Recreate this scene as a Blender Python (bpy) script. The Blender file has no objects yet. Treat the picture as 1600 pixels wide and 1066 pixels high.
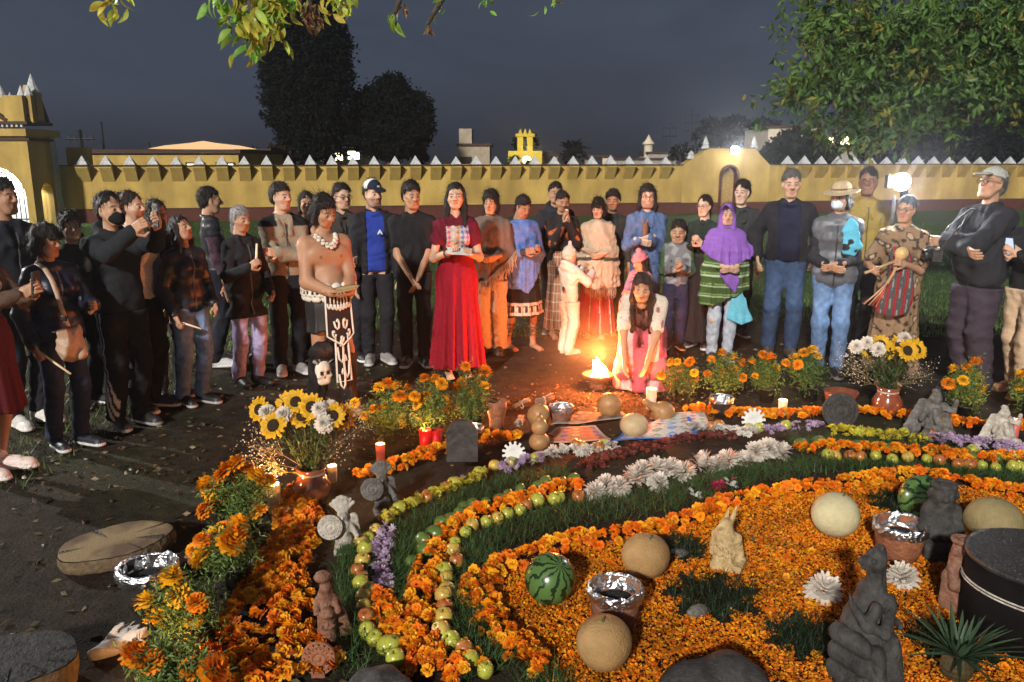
import bpy, bmesh, math, random
import numpy as np
from math import radians, sin, cos, pi
from mathutils import Vector, Matrix

random.seed(7)
rng = np.random.default_rng(11)
scene = bpy.context.scene
COL = scene.collection

# ------------------------------------------------------------------ camera, sky, sun, exposure
CAM_H, PITCH, FPX = 1.85, radians(12.5), 1280.0
cam_d = bpy.data.cameras.new('camera'); cam = bpy.data.objects.new('camera', cam_d); COL.objects.link(cam)
cam.location = (0, 0, CAM_H); cam.rotation_euler = (radians(90) - PITCH, 0, 0)
cam_d.sensor_width = 36; cam_d.lens = FPX / 1600 * 36; cam_d.clip_start = .05; cam_d.clip_end = 3000
scene.camera = cam

SUN_EL, SUN_AZ = radians(25), radians(19)      # travels away from the camera and a little to the right
world = bpy.data.worlds.new('World'); scene.world = world; world.use_nodes = True
wn = world.node_tree; wn.nodes.clear()
wo = wn.nodes.new('ShaderNodeOutputWorld'); wb = wn.nodes.new('ShaderNodeBackground')
sk = wn.nodes.new('ShaderNodeTexSky'); sk.sky_type = 'NISHITA'; sk.sun_disc = False
sk.sun_elevation = SUN_EL; sk.sun_rotation = radians(180) + SUN_AZ; sk.air_density = 1.0; sk.dust_density = 3.0
hs = wn.nodes.new('ShaderNodeHueSaturation'); hs.inputs['Saturation'].default_value = .55; hs.inputs['Value'].default_value = .12
mx = wn.nodes.new('ShaderNodeMix'); mx.data_type = 'RGBA'; mx.inputs[0].default_value = .62
mx.inputs[7].default_value = (.47, .62, 1.04, 1)
wn.links.new(sk.outputs[0], hs.inputs['Color']); wn.links.new(hs.outputs[0], mx.inputs[6])
cn = wn.nodes.new('ShaderNodeTexNoise'); cn.inputs['Scale'].default_value = 2.6; cn.inputs['Detail'].default_value = 5; cn.inputs['Roughness'].default_value = .6; cn.inputs['Distortion'].default_value = .6
cm_ = wn.nodes.new('ShaderNodeMapping'); cm_.inputs['Scale'].default_value = (1, 1, 3.2); ct = wn.nodes.new('ShaderNodeTexCoord'); wn.links.new(ct.outputs['Generated'], cm_.inputs[0]); wn.links.new(cm_.outputs[0], cn.inputs['Vector'])
cr_ = wn.nodes.new('ShaderNodeMapRange'); cr_.inputs[1].default_value = .3; cr_.inputs[2].default_value = .7; cr_.inputs[3].default_value = .80; cr_.inputs[4].default_value = 1.22; wn.links.new(cn.outputs['Fac'], cr_.inputs[0])
ch_ = wn.nodes.new('ShaderNodeHueSaturation'); wn.links.new(mx.outputs[2], ch_.inputs['Color']); wn.links.new(cr_.outputs[0], ch_.inputs['Value'])
wn.links.new(ch_.outputs[0], wb.inputs[0]); wb.inputs[1].default_value = .076
wn.links.new(wb.outputs[0], wo.inputs[0])

sun_d = bpy.data.lights.new('sun', 'SUN'); sun_d.energy = 3.2; sun_d.angle = radians(2.5); sun_d.color = (1, .95, .86)
sun = bpy.data.objects.new('sun', sun_d); COL.objects.link(sun)
sdir = Vector((sin(SUN_AZ) * cos(SUN_EL), cos(SUN_AZ) * cos(SUN_EL), -sin(SUN_EL)))
sun.rotation_euler = sdir.to_track_quat('-Z', 'Y').to_euler(); sun.location = (-4, -20, 8)

scene.view_settings.view_transform = 'Standard'; scene.view_settings.look = 'None'
scene.view_settings.exposure = .55; scene.view_settings.gamma = 1; scene.view_settings.use_curve_mapping = False
scene.render.engine = 'CYCLES'
scene.cycles.use_denoising = True
scene.cycles.max_bounces = 5; scene.cycles.diffuse_bounces = 2; scene.cycles.glossy_bounces = 2
scene.cycles.transparent_max_bounces = 6; scene.cycles.volume_bounces = 0
scene.cycles.sample_clamp_indirect = 4; scene.cycles.caustics_reflective = False; scene.cycles.caustics_refractive = False

# ------------------------------------------------------------------ where things stand (ground points of the place)
def ray(px, py):
    x, y = (px - 800) / FPX, (533 - py) / FPX
    return Vector((x, cos(PITCH) + y * sin(PITCH), -sin(PITCH) + y * cos(PITCH)))
def G(px, py, z=0.0):
    d = ray(px, py); t = (z - CAM_H) / d.z
    return Vector((d.x * t, d.y * t, z))
def AT(px, py, Y):
    d = ray(px, py); t = Y / d.y
    return Vector((d.x * t, Y, CAM_H + d.z * t))
def scale_at(p):                       # pixels per metre at a point
    return FPX / (p.y * cos(PITCH) - (p.z - CAM_H) * sin(PITCH))

# ------------------------------------------------------------------ object helpers
def tag(o, label=None, cat=None, group=None, kind=None):
    if label: o['label'] = label
    if cat: o['category'] = cat
    if group: o['group'] = group
    if kind: o['kind'] = kind
    return o
def empty(name, loc=(0, 0, 0), rz=0, sc=1):
    o = bpy.data.objects.new(name, None); COL.objects.link(o); o.location = loc
    o.rotation_euler = (0, 0, rz); o.scale = (sc, sc, sc); o.empty_display_size = .05
    return o
def link(name, me, parent=None, mat=None):
    o = bpy.data.objects.new(name, me); COL.objects.link(o); o.parent = parent
    if mat is not None and len(me.materials) == 0: me.materials.append(mat)
    return o
def copy_tree(o, parent=None):
    c = o.copy(); COL.objects.link(c); c.parent = parent
    for ch in list(o.children): copy_tree(ch, c)
    return c
def mesh_np(name, V, F, smooth=True, col=None):
    """V (n,3); F = list of arrays (m,3) or (m,4), or one array"""
    V = np.asarray(V, np.float32)
    Fs = F if isinstance(F, list) else [F]
    Fs = [np.asarray(f, np.int32) for f in Fs if len(f)]
    me = bpy.data.meshes.new(name)
    me.vertices.add(len(V)); me.vertices.foreach_set('co', V.ravel())
    loops = np.concatenate([f.ravel() for f in Fs]); tot = np.concatenate([np.full(len(f), f.shape[1], np.int32) for f in Fs])
    me.loops.add(len(loops)); me.loops.foreach_set('vertex_index', loops)
    st = np.zeros(len(tot), np.int32); st[1:] = np.cumsum(tot)[:-1]
    me.polygons.add(len(tot)); me.polygons.foreach_set('loop_start', st)
    me.polygons.foreach_set('use_smooth', np.full(len(tot), bool(smooth)))
    me.update(calc_edges=True)
    if col is not None:
        ca = me.color_attributes.new('Col', 'FLOAT_COLOR', 'POINT')
        c = np.ones((len(V), 4), np.float32); c[:, :3] = col
        ca.data.foreach_set('color', c.ravel())
    return me
def smin(a, b, k):
    if k <= 0: return np.minimum(a, b)
    h = np.clip(.5 + .5 * (b - a) / k, 0, 1)
    return b + (a - b) * h - k * h * (1 - h)

# ------------------------------------------------------------------ soft-solid modelling: smooth unions of tapered limbs and ellipsoids, meshed by surface nets
class Solid:
    def __init__(s): s.p = []; s.cuts = []; s.noise = None
    def rc(s, a, b, ra, rb=None, k=.02, fw=None, sc=1., op=1):
        a = np.array(a, float); b = np.array(b, float); rb = ra if rb is None else rb
        r = max(ra, rb) * 1.02
        if fw is not None: fw = np.array(fw, float) / np.linalg.norm(fw)
        def f(X, Y, Z):
            A, B = a, b
            if fw is not None:
                m = 1 / sc - 1; q = X * fw[0] + Y * fw[1] + Z * fw[2]
                X = X + fw[0] * q * m; Y = Y + fw[1] * q * m; Z = Z + fw[2] * q * m
                A = a + fw * (a @ fw) * m; B = b + fw * (b @ fw) * m
            d = B - A; L = float(d @ d) + 1e-9
            px, py, pz = X - A[0], Y - A[1], Z - A[2]
            t = np.clip((px * d[0] + py * d[1] + pz * d[2]) / L, 0, 1)
            e = np.sqrt((px - t * d[0]) ** 2 + (py - t * d[1]) ** 2 + (pz - t * d[2]) ** 2) - (ra + (rb - ra) * t)
            return e * min(sc, 1.) ** .5
        s.p.append((np.minimum(a, b) - r * max(1, sc), np.maximum(a, b) + r * max(1, sc), f, k, op)); return s
    def el(s, c, r, k=.02, R=None, op=1):
        c = np.array(c, float); r = np.array(r, float) if np.ndim(r) else np.array([r] * 3, float)
        M = None if R is None else np.array(R.to_3x3() if hasattr(R, 'to_3x3') else R, float)
        def f(X, Y, Z):
            x, y, z = X - c[0], Y - c[1], Z - c[2]
            if M is not None: x, y, z = (M[0, 0] * x + M[1, 0] * y + M[2, 0] * z, M[0, 1] * x + M[1, 1] * y + M[2, 1] * z, M[0, 2] * x + M[1, 2] * y + M[2, 2] * z)
            k0 = np.sqrt((x / r[0]) ** 2 + (y / r[1]) ** 2 + (z / r[2]) ** 2) + 1e-6
            k1 = np.sqrt((x / r[0] ** 2) ** 2 + (y / r[1] ** 2) ** 2 + (z / r[2] ** 2) ** 2) + 1e-6
            return k0 * (k0 - 1) / k1
        e = np.array([r.max()] * 3) if M is not None else r
        s.p.append((c - e, c + e, f, k, op)); return s
    def bx(s, c, h, rd=.01, k=.01, R=None, op=1):
        c = np.array(c, float); h = np.array(h, float)
        M = None if R is None else np.array(R.to_3x3() if hasattr(R, 'to_3x3') else R, float)
        def f(X, Y, Z):
            x, y, z = X - c[0], Y - c[1], Z - c[2]
            if M is not None: x, y, z = (M[0, 0] * x + M[1, 0] * y + M[2, 0] * z, M[0, 1] * x + M[1, 1] * y + M[2, 1] * z, M[0, 2] * x + M[1, 2] * y + M[2, 2] * z)
            x, y, z = np.abs(x) - h[0] + rd, np.abs(y) - h[1] + rd, np.abs(z) - h[2] + rd
            return np.sqrt(np.maximum(x, 0) ** 2 + np.maximum(y, 0) ** 2 + np.maximum(z, 0) ** 2) + np.minimum(np.maximum(x, np.maximum(y, z)), 0) - rd
        e = np.array([np.linalg.norm(h)] * 3) if M is not None else h
        s.p.append((c - e, c + e, f, k, op)); return s
    def tor(s, c, R, r, k=.01, sy=1., tilt=0., op=1):
        c = np.array(c, float)
        def f(X, Y, Z):
            x, y, z = X - c[0], (Y - c[1]) / sy, Z - c[2] - tilt * (Y - c[1])
            return np.sqrt((np.sqrt(x * x + y * y) - R) ** 2 + z * z) - r
        e = np.array([R + r, (R + r) * max(sy, 1), r + abs(tilt) * (R + r)])
        s.p.append((c - e, c + e, f, k, op)); return s
    def fn(s, lo, hi, f, k=.02, op=1):
        s.p.append((np.array(lo, float), np.array(hi, float), f, k, op)); return s
    def cut(s, f): s.cuts.append(f); return s
    def mesh(s, res):
        lo = np.min([p[0] for p in s.p if p[4] > 0], axis=0) - 3 * res; hi = np.max([p[1] for p in s.p if p[4] > 0], axis=0) + 3 * res
        n = np.ceil((hi - lo) / res).astype(int) + 1
        ax = [(lo[i] + res * np.arange(n[i])).astype(np.float32) for i in range(3)]
        f = np.full(n, .5, np.float32)
        for (a, b, fun, k, op) in s.p:
            m = abs(k) + 2.5 * res
            i0 = np.clip(np.floor((a - m - lo) / res).astype(int), 0, n - 1); i1 = np.clip(np.ceil((b + m - lo) / res).astype(int) + 1, 1, n)
            if np.any(i1 <= i0): continue
            X = ax[0][i0[0]:i1[0], None, None]; Y = ax[1][None, i0[1]:i1[1], None]; Z = ax[2][None, None, i0[2]:i1[2]]
            d = fun(X, Y, Z); sl = (slice(i0[0], i1[0]), slice(i0[1], i1[1]), slice(i0[2], i1[2]))
            f[sl] = smin(f[sl], d, k) if op > 0 else -smin(-f[sl], d, k)
        X, Y, Z = ax[0][:, None, None], ax[1][None, :, None], ax[2][None, None, :]
        if s.noise is not None: f = f + s.noise(X, Y, Z)
        for c in s.cuts: f = np.maximum(f, c(X, Y, Z))
        f[0] = f[-1] = .5; f[:, 0] = f[:, -1] = .5; f[:, :, 0] = f[:, :, -1] = .5
        return surface_nets(f.astype(np.float32), lo, res)
def surface_nets(f, lo, res):
    ins = f < 0; nx, ny, nz = f.shape
    S = np.zeros((nx - 1, ny - 1, nz - 1, 3), np.float32); N = np.zeros((nx - 1, ny - 1, nz - 1), np.float32)
    edges = []
    for axn in range(3):
        s0 = [slice(None)] * 3; s1 = [slice(None)] * 3; s0[axn] = slice(0, -1); s1[axn] = slice(1, None)
        m = ins[tuple(s0)] != ins[tuple(s1)]
        idx = np.argwhere(m)
        if len(idx) == 0: continue
        a = f[tuple(s0)][m]; b = f[tuple(s1)][m]; t = a / (a - b)
        P = idx.astype(np.float32); P[:, axn] += t
        o = [i for i in range(3) if i != axn]
        for da in (0, 1):
            for db in (0, 1):
                c = idx.copy(); c[:, o[0]] -= da; c[:, o[1]] -= db
                np.add.at(S, (c[:, 0], c[:, 1], c[:, 2]), P); np.add.at(N, (c[:, 0], c[:, 1], c[:, 2]), 1)
        edges.append((axn, o, idx, ins[tuple(s0)][m]))
    act = N > 0; ids = np.full(N.shape, -1, np.int32); ids[act] = np.arange(act.sum())
    V = S[act] / N[act][:, None] * res + np.asarray(lo, np.float32)
    Fs = []
    for axn, o, idx, i0 in edges:
        q = []
        for da, db in ((1, 1), (0, 1), (0, 0), (1, 0)):
            c = idx.copy(); c[:, o[0]] -= da; c[:, o[1]] -= db
            q.append(ids[c[:, 0], c[:, 1], c[:, 2]])
        q = np.stack(q, 1); flip = i0 if axn != 1 else ~i0
        q[~flip] = q[~flip][:, ::-1]; Fs.append(q)
    return V, np.concatenate(Fs)
def waves(seed, amp, f0=22., f1=55., n=6, sq=(1, 1, 1)):
    r = np.random.default_rng(seed); W = []
    for _ in range(n):
        d = r.normal(size=3); d /= np.linalg.norm(d); fr = r.uniform(f0, f1); W.append((d * fr * np.array(sq), r.uniform(0, 6.28)))
    def f(X, Y, Z):
        s = 0
        for d, ph in W: s = s + np.sin(X * d[0] + Y * d[1] + Z * d[2] + ph)
        return (amp / n ** .5) * s
    return f
def add_noise(*fs): return lambda X, Y, Z: sum(f(X, Y, Z) for f in fs)

# simple polygon builders collected in one mesh
class MB:
    def __init__(s): s.v = []; s.f = []; s.c = []
    def add(s, V, F, col=None):
        o = len(s.v); s.v += [tuple(v) for v in V]; s.f += [tuple(i + o for i in f) for f in F]
        s.c += [col or (1, 1, 1)] * len(V); return s
    def box(s, c, h, rz=0, col=None, taper=1.):
        V = []
        for dz in (-1, 1):
            k = taper if dz > 0 else 1
            for dx, dy in ((-1, -1), (1, -1), (1, 1), (-1, 1)):
                x, y = dx * h[0] * k, dy * h[1] * k
                V.append((c[0] + x * cos(rz) - y * sin(rz), c[1] + x * sin(rz) + y * cos(rz), c[2] + dz * h[2]))
        return s.add(V, [(3, 2, 1, 0), (4, 5, 6, 7), (0, 1, 5, 4), (1, 2, 6, 5), (2, 3, 7, 6), (3, 0, 4, 7)], col)
    def pyramid(s, c, h, ht, rz=0, col=None):
        V = []
        for dx, dy in ((-1, -1), (1, -1), (1, 1), (-1, 1)):
            x, y = dx * h[0], dy * h[1]
            V.append((c[0] + x * cos(rz) - y * sin(rz), c[1] + x * sin(rz) + y * cos(rz), c[2]))
        V.append((c[0], c[1], c[2] + ht))
        return s.add(V, [(3, 2, 1, 0), (0, 1, 4), (1, 2, 4), (2, 3, 4), (3, 0, 4)], col)
    def lathe(s, prof, n=20, c=(0, 0, 0), col=None, wob=0., seed=0, closed=True):
        r = random.Random(seed); V = []; F = []
        ph = [r.uniform(0, 6.28) for _ in range(3)]
        for (rad, z) in prof:
            for i in range(n):
                a = 2 * pi * i / n; w = 1 + wob * (sin(2 * a + ph[0]) + .6 * sin(3 * a + ph[1] + z * 9))
                V.append((c[0] + rad * w * cos(a), c[1] + rad * w * sin(a), c[2] + z))
        for j in range(len(prof) - 1):
            for i in range(n):
                k = (i + 1) % n; F.append((j * n + i, j * n + k, (j + 1) * n + k, (j + 1) * n + i))
        if closed:
            if prof[0][0] > 1e-4: F.append(tuple(reversed(range(n))))
            if prof[-1][0] > 1e-4: F.append(tuple(range((len(prof) - 1) * n, len(prof) * n)))
        return s.add(V, F, col)
    def tube(s, pts, rad, n=8, col=None, cap=True):
        pts = [Vector(p) for p in pts]; rr = rad if isinstance(rad, (list, tuple)) else [rad] * len(pts)
        V = []; F = []; u = None
        for i, p in enumerate(pts):
            d = (pts[min(i + 1, len(pts) - 1)] - pts[max(i - 1, 0)]).normalized()
            if u is None: u = d.orthogonal().normalized()
            u = (u - d * u.dot(d)).normalized(); w = d.cross(u)
            for j in range(n):
                a = 2 * pi * j / n; V.append(p + (u * cos(a) + w * sin(a)) * rr[i])
        for i in range(len(pts) - 1):
            for j in range(n):
                k = (j + 1) % n; F.append((i * n + j, i * n + k, (i + 1) * n + k, (i + 1) * n + j))
        if cap: F.append(tuple(reversed(range(n)))); F.append(tuple(range((len(pts) - 1) * n, len(pts) * n)))
        return s.add(V, F, col)
    def build(s, name, mat=None, parent=None, smooth=False, colors=False, loc=None):
        me = bpy.data.meshes.new(name); me.from_pydata(s.v, [], s.f)
        if smooth: me.polygons.foreach_set('use_smooth', [True] * len(me.polygons))
        if colors:
            ca = me.color_attributes.new('Col', 'FLOAT_COLOR', 'POINT')
            c = np.ones((len(s.v), 4), np.float32); c[:, :3] = s.c; ca.data.foreach_set('color', c.ravel())
        me.update()
        o = link(name, me, parent, mat)
        if loc is not None: o.location = loc
        return o

# ------------------------------------------------------------------ procedural materials
def new_mat(name):
    m = bpy.data.materials.new(name); m.use_nodes = True; n = m.node_tree
    return m, n, n.nodes['Principled BSDF']
def mat(name, col, rough=.8, var=.25, scale=12., bump=.0, bscale=60., wr=0., metal=0., spec=.3, attr=False, col2=None, emit=None, es=1., coat=0., detail=5., sss=0., trans=0.):
    m, n, b = new_mat(name); N = n.nodes; L = n.links
    tc = N.new('ShaderNodeTexCoord')
    no = N.new('ShaderNodeTexNoise'); no.inputs['Scale'].default_value = scale; no.inputs['Detail'].default_value = detail; no.inputs['Roughness'].default_value = .65
    L.new(tc.outputs['Object'], no.inputs['Vector'])
    if attr:
        at = N.new('ShaderNodeAttribute'); at.attribute_name = 'Col'; base = at.outputs['Color']
    else:
        rgb = N.new('ShaderNodeRGB'); rgb.outputs[0].default_value = (*col, 1); base = rgb.outputs[0]
    if col2 is not None:
        cr = N.new('ShaderNodeMapRange'); cr.inputs[1].default_value = .38; cr.inputs[2].default_value = .62
        L.new(no.outputs['Fac'], cr.inputs[0])
        mm = N.new('ShaderNodeMix'); mm.data_type = 'RGBA'; L.new(cr.outputs[0], mm.inputs[0]); L.new(base, mm.inputs[6]); mm.inputs[7].default_value = (*col2, 1); base = mm.outputs[2]
    h = N.new('ShaderNodeHueSaturation'); mr = N.new('ShaderNodeMapRange')
    mr.inputs[1].default_value = .25; mr.inputs[2].default_value = .75; mr.inputs[3].default_value = 1 - var; mr.inputs[4].default_value = 1 + var
    no2 = N.new('ShaderNodeTexNoise'); no2.inputs['Scale'].default_value = scale * 2.3; no2.inputs['Detail'].default_value = 4
    L.new(tc.outputs['Object'], no2.inputs['Vector']); L.new(no2.outputs['Fac'], mr.inputs[0]); L.new(mr.outputs[0], h.inputs['Value'])
    L.new(base, h.inputs['Color']); L.new(h.outputs[0], b.inputs['Base Color'])
    b.inputs['Roughness'].default_value = rough; b.inputs['Metallic'].default_value = metal; b.inputs['Specular IOR Level'].default_value = spec
    if coat: b.inputs['Coat Weight'].default_value = coat; b.inputs['Coat Roughness'].default_value = .15
    if sss: b.inputs['Subsurface Weight'].default_value = sss; b.inputs['Subsurface Radius'].default_value = (.02, .008, .004)
    if trans: b.inputs['Transmission Weight'].default_value = trans
    if bump:
        bn = N.new('ShaderNodeTexNoise'); bn.inputs['Scale'].default_value = bscale; bn.inputs['Detail'].default_value = 3
        L.new(tc.outputs['Object'], bn.inputs['Vector'])
        bp = N.new('ShaderNodeBump'); bp.inputs['Strength'].default_value = min(1, bump); bp.inputs['Distance'].default_value = .01
        L.new(bn.outputs['Fac'], bp.inputs['Height']); L.new(bp.outputs[0], b.inputs['Normal'])
        if wr:
            rn = N.new('ShaderNodeTexNoise'); rn.noise_type = 'RIDGED_MULTIFRACTAL'; rn.inputs['Scale'].default_value = 6.5; rn.inputs['Detail'].default_value = 3; rn.inputs['Distortion'].default_value = .8
            L.new(tc.outputs['Object'], rn.inputs['Vector']); b2 = N.new('ShaderNodeBump'); b2.inputs['Strength'].default_value = wr; b2.inputs['Distance'].default_value = .02
            L.new(rn.outputs['Fac'], b2.inputs['Height']); L.new(bp.outputs[0], b2.inputs['Normal']); L.new(b2.outputs[0], b.inputs['Normal'])
    if emit: b.inputs['Emission Color'].default_value = (*emit, 1); b.inputs['Emission Strength'].default_value = es
    return m
def leaf_mat(name, col, rough=.5, tr=.35):
    m, n, b = new_mat(name); N = n.nodes; L = n.links
    at = N.new('ShaderNodeAttribute'); at.attribute_name = 'Col'
    mm = N.new('ShaderNodeMix'); mm.data_type = 'RGBA'; mm.blend_type = 'MULTIPLY'; mm.inputs[0].default_value = 1
    L.new(at.outputs['Color'], mm.inputs[6]); mm.inputs[7].default_value = (*col, 1)
    L.new(mm.outputs[2], b.inputs['Base Color']); b.inputs['Roughness'].default_value = rough; b.inputs['Specular IOR Level'].default_value = .35
    t = N.new('ShaderNodeBsdfTranslucent'); L.new(mm.outputs[2], t.inputs['Color'])
    ms = N.new('ShaderNodeMixShader'); ms.inputs[0].default_value = tr
    L.new(b.outputs[0], ms.inputs[1]); L.new(t.outputs[0], ms.inputs[2]); L.new(ms.outputs[0], n.nodes['Material Output'].inputs['Surface'])
    return m
def emit_mat(name, col, s):
    m, n, b = new_mat(name); n.nodes.remove(b); e = n.nodes.new('ShaderNodeEmission')
    e.inputs[0].default_value = (*col, 1); e.inputs[1].default_value = s
    n.links.new(e.outputs[0], n.nodes['Material Output'].inputs['Surface']); return m
M = {}
M['skin'] = mat('skin', (1, 1, 1), .5, .07, 30, attr=True, sss=.08, bump=.08, bscale=220)
M['cloth'] = mat('cloth', (1, 1, 1), .9, .16, 26, attr=True, bump=.25, bscale=190, wr=.8, spec=.15)
M['puffer'] = mat('puffer', (1, 1, 1), .42, .15, 20, attr=True, bump=.2, bscale=60, wr=.8, spec=.35)
M['denim'] = mat('denim', (1, 1, 1), .9, .3, 9, attr=True, bump=.3, bscale=300, wr=.8, spec=.15)
M['knit'] = mat('knit', (1, 1, 1), .95, .25, 45, attr=True, bump=.8, bscale=150, spec=.1)
M['hair'] = mat('hair', (1, 1, 1), .52, .4, 55, attr=True, bump=1., bscale=170, spec=.28)
_n = M['hair'].node_tree; _b = [q for q in _n.nodes if q.type == 'TEX_NOISE'][-1]; _mp = _n.nodes.new('ShaderNodeMapping'); _mp.inputs['Scale'].default_value = (1, 1, .12)
_n.links.new(_n.nodes['Texture Coordinate'].outputs['Object'], _mp.inputs[0]); _n.links.new(_mp.outputs[0], _b.inputs['Vector'])
ORD = 'first second third fourth fifth sixth seventh eighth ninth tenth eleventh twelfth thirteenth fourteenth fifteenth sixteenth seventeenth eighteenth nineteenth twentieth'.split(); ORD += ['twenty-' + q for q in ORD[:9]] + ['thirtieth']
M['leather'] = mat('leather', (1, 1, 1), .45, .2, 30, attr=True, bump=.3, bscale=120, spec=.4)
M['plain'] = mat('plain', (1, 1, 1), .6, .12, 25, attr=True, bump=.1, bscale=100)
M['leaf'] = leaf_mat('leaf', (1, 1, 1))
M['petal'] = leaf_mat('petal', (1, 1, 1), .6, .25)
M['wax'] = mat('wax', (.85, .72, .52), .45, .05, 20, sss=.6)
M['flame'] = emit_mat('flame', (1, .62, .22), 28)
# ------------------------------------------------------------------ ground
def soil_material():
    m, n, b = new_mat('soil'); N = n.nodes; L = n.links; tc = N.new('ShaderNodeTexCoord')
    def noise(s, d=6, r=.65):
        o = N.new('ShaderNodeTexNoise'); o.inputs['Scale'].default_value = s; o.inputs['Detail'].default_value = d; o.inputs['Roughness'].default_value = r; L.new(tc.outputs['Object'], o.inputs['Vector']); return o
    a, c, d = noise(.55, 5), noise(7, 8, .7), noise(60, 4)
    r1 = N.new('ShaderNodeValToRGB'); L.new(c.outputs['Fac'], r1.inputs[0])
    e = r1.color_ramp.elements; e[0].position = .32; e[0].color = (.011, .0075, .0055, 1); e[1].position = .75; e[1].color = (.052, .036, .024, 1)
    r2 = N.new('ShaderNodeValToRGB'); L.new(c.outputs['Fac'], r2.inputs[0]); e = r2.color_ramp.elements
    e[0].position = .3; e[0].color = (.025, .048, .014, 1); e[1].position = .7; e[1].color = (.06, .10, .03, 1)
    sp = N.new('ShaderNodeSeparateXYZ'); L.new(tc.outputs['Object'], sp.inputs[0])
    mr = N.new('ShaderNodeMapRange'); mr.inputs[1].default_value = 9.2; mr.inputs[2].default_value = 11.5; L.new(sp.outputs['Y'], mr.inputs[0])
    ad = N.new('ShaderNodeMath'); ad.operation = 'ADD'; L.new(mr.outputs[0], ad.inputs[0])
    m2 = N.new('ShaderNodeMapRange'); m2.inputs[1].default_value = .5; m2.inputs[2].default_value = .62; m2.inputs[4].default_value = .22; L.new(a.outputs['Fac'], m2.inputs[0]); L.new(m2.outputs[0], ad.inputs[1]); ad.use_clamp = True
    mx_ = N.new('ShaderNodeMix'); mx_.data_type = 'RGBA'; L.new(ad.outputs[0], mx_.inputs[0]); L.new(r1.outputs[0], mx_.inputs[6]); L.new(r2.outputs[0], mx_.inputs[7])
    L.new(mx_.outputs[2], b.inputs['Base Color']); b.inputs['Roughness'].default_value = .9; b.inputs['Specular IOR Level'].default_value = .2
    sm = N.new('ShaderNodeMath'); sm.operation = 'ADD'; L.new(c.outputs['Fac'], sm.inputs[0]); ml = N.new('ShaderNodeMath'); ml.operation = 'MULTIPLY'; ml.inputs[1].default_value = .35; L.new(d.outputs['Fac'], ml.inputs[0]); L.new(ml.outputs[0], sm.inputs[1])
    bp = N.new('ShaderNodeBump'); bp.inputs['Strength'].default_value = .9; bp.inputs['Distance'].default_value = .05; L.new(sm.outputs[0], bp.inputs['Height']); L.new(bp.outputs[0], b.inputs['Normal'])
    return m
M['soil'] = soil_material()
# one sheet: finely uneven close by, reaching the horizon
def ground_sheet():
    xs = np.concatenate([[-900, -400, -120, -50, -25, -14], np.linspace(-9, 9, 150), [14, 25, 50, 120, 400, 900]])
    ys = np.concatenate([[-200, -60, -20, -5], np.linspace(.5, 13, 130), [16, 20, 26, 34, 45, 60, 120, 400, 900]])
    X, Y = np.meshgrid(xs, ys, indexing='ij'); w = waves(21, .010, 4, 14, 8, (1, 1, 0)); w2 = waves(22, .006, 20, 45, 8, (1, 1, 0))
    Z = (w(X, Y, 0 * X) + w2(X, Y, 0 * X) - .012); near = (np.abs(X) < 9) & (Y > .5) & (Y < 13); Z = np.where(near, Z, -.012)
    V = np.stack([X, Y, Z], -1).reshape(-1, 3); n, m_ = len(xs), len(ys); i = np.arange(n * m_).reshape(n, m_)
    F = np.stack([i[:-1, :-1], i[1:, :-1], i[1:, 1:], i[:-1, 1:]], -1).reshape(-1, 4)
    return tag(link('ground', mesh_np('ground', V, F), None, M['soil']), 'dark trampled soil and grass of the churchyard', 'ground', kind='structure')
ground_sheet()
def leaf_cloud(P, size, rg, flat=0., droop=0., shape='leaf', asp=.4):
    """one small pointed leaf at each point: two triangles folded along the rib"""
    n = len(P); d = rg.normal(size=(n, 3)); d[:, 2] = d[:, 2] * (1 - flat) - droop; d /= np.linalg.norm(d, axis=1)[:, None]
    u = np.cross(d, rg.normal(size=(n, 3))); u /= np.linalg.norm(u, axis=1)[:, None] + 1e-9; w = np.cross(d, u)
    s = (size if np.ndim(size) else np.full(n, size))[:, None] * rg.uniform(.7, 1.3, (n, 1))
    a = P; c = P + d * s; l = P + d * s * .5 + u * s * asp * .5 + w * s * .08; r = P + d * s * .5 - u * s * asp * .5 + w * s * .08
    V = np.stack([a, l, c, r], 1).reshape(-1, 3); i = np.arange(n)[:, None] * 4
    return V, np.concatenate([i + np.array([0, 2, 1]), i + np.array([0, 3, 2])])
def blades(P, h, rg, w=.004, lean=.5):
    n = len(P); a = rg.uniform(0, 2 * pi, n); hh = h * rg.uniform(.5, 1.4, n); d = np.stack([np.cos(a), np.sin(a), 0 * a], 1); t = np.stack([-np.sin(a), np.cos(a), 0 * a], 1)
    top = P + d * (hh * lean * rg.uniform(.2, 1.6, n))[:, None]; top[:, 2] += hh
    V = np.stack([P - t * w, P + t * w, top], 1).reshape(-1, 3); i = np.arange(n)[:, None] * 3
    return V, i + np.array([0, 1, 2])
def per_leaf(col, n, k, rg, var=.25):
    c = np.array(col)[None] * rg.uniform(1 - var, 1 + var, (n, 1)); return np.repeat(c, k, 0)
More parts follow.
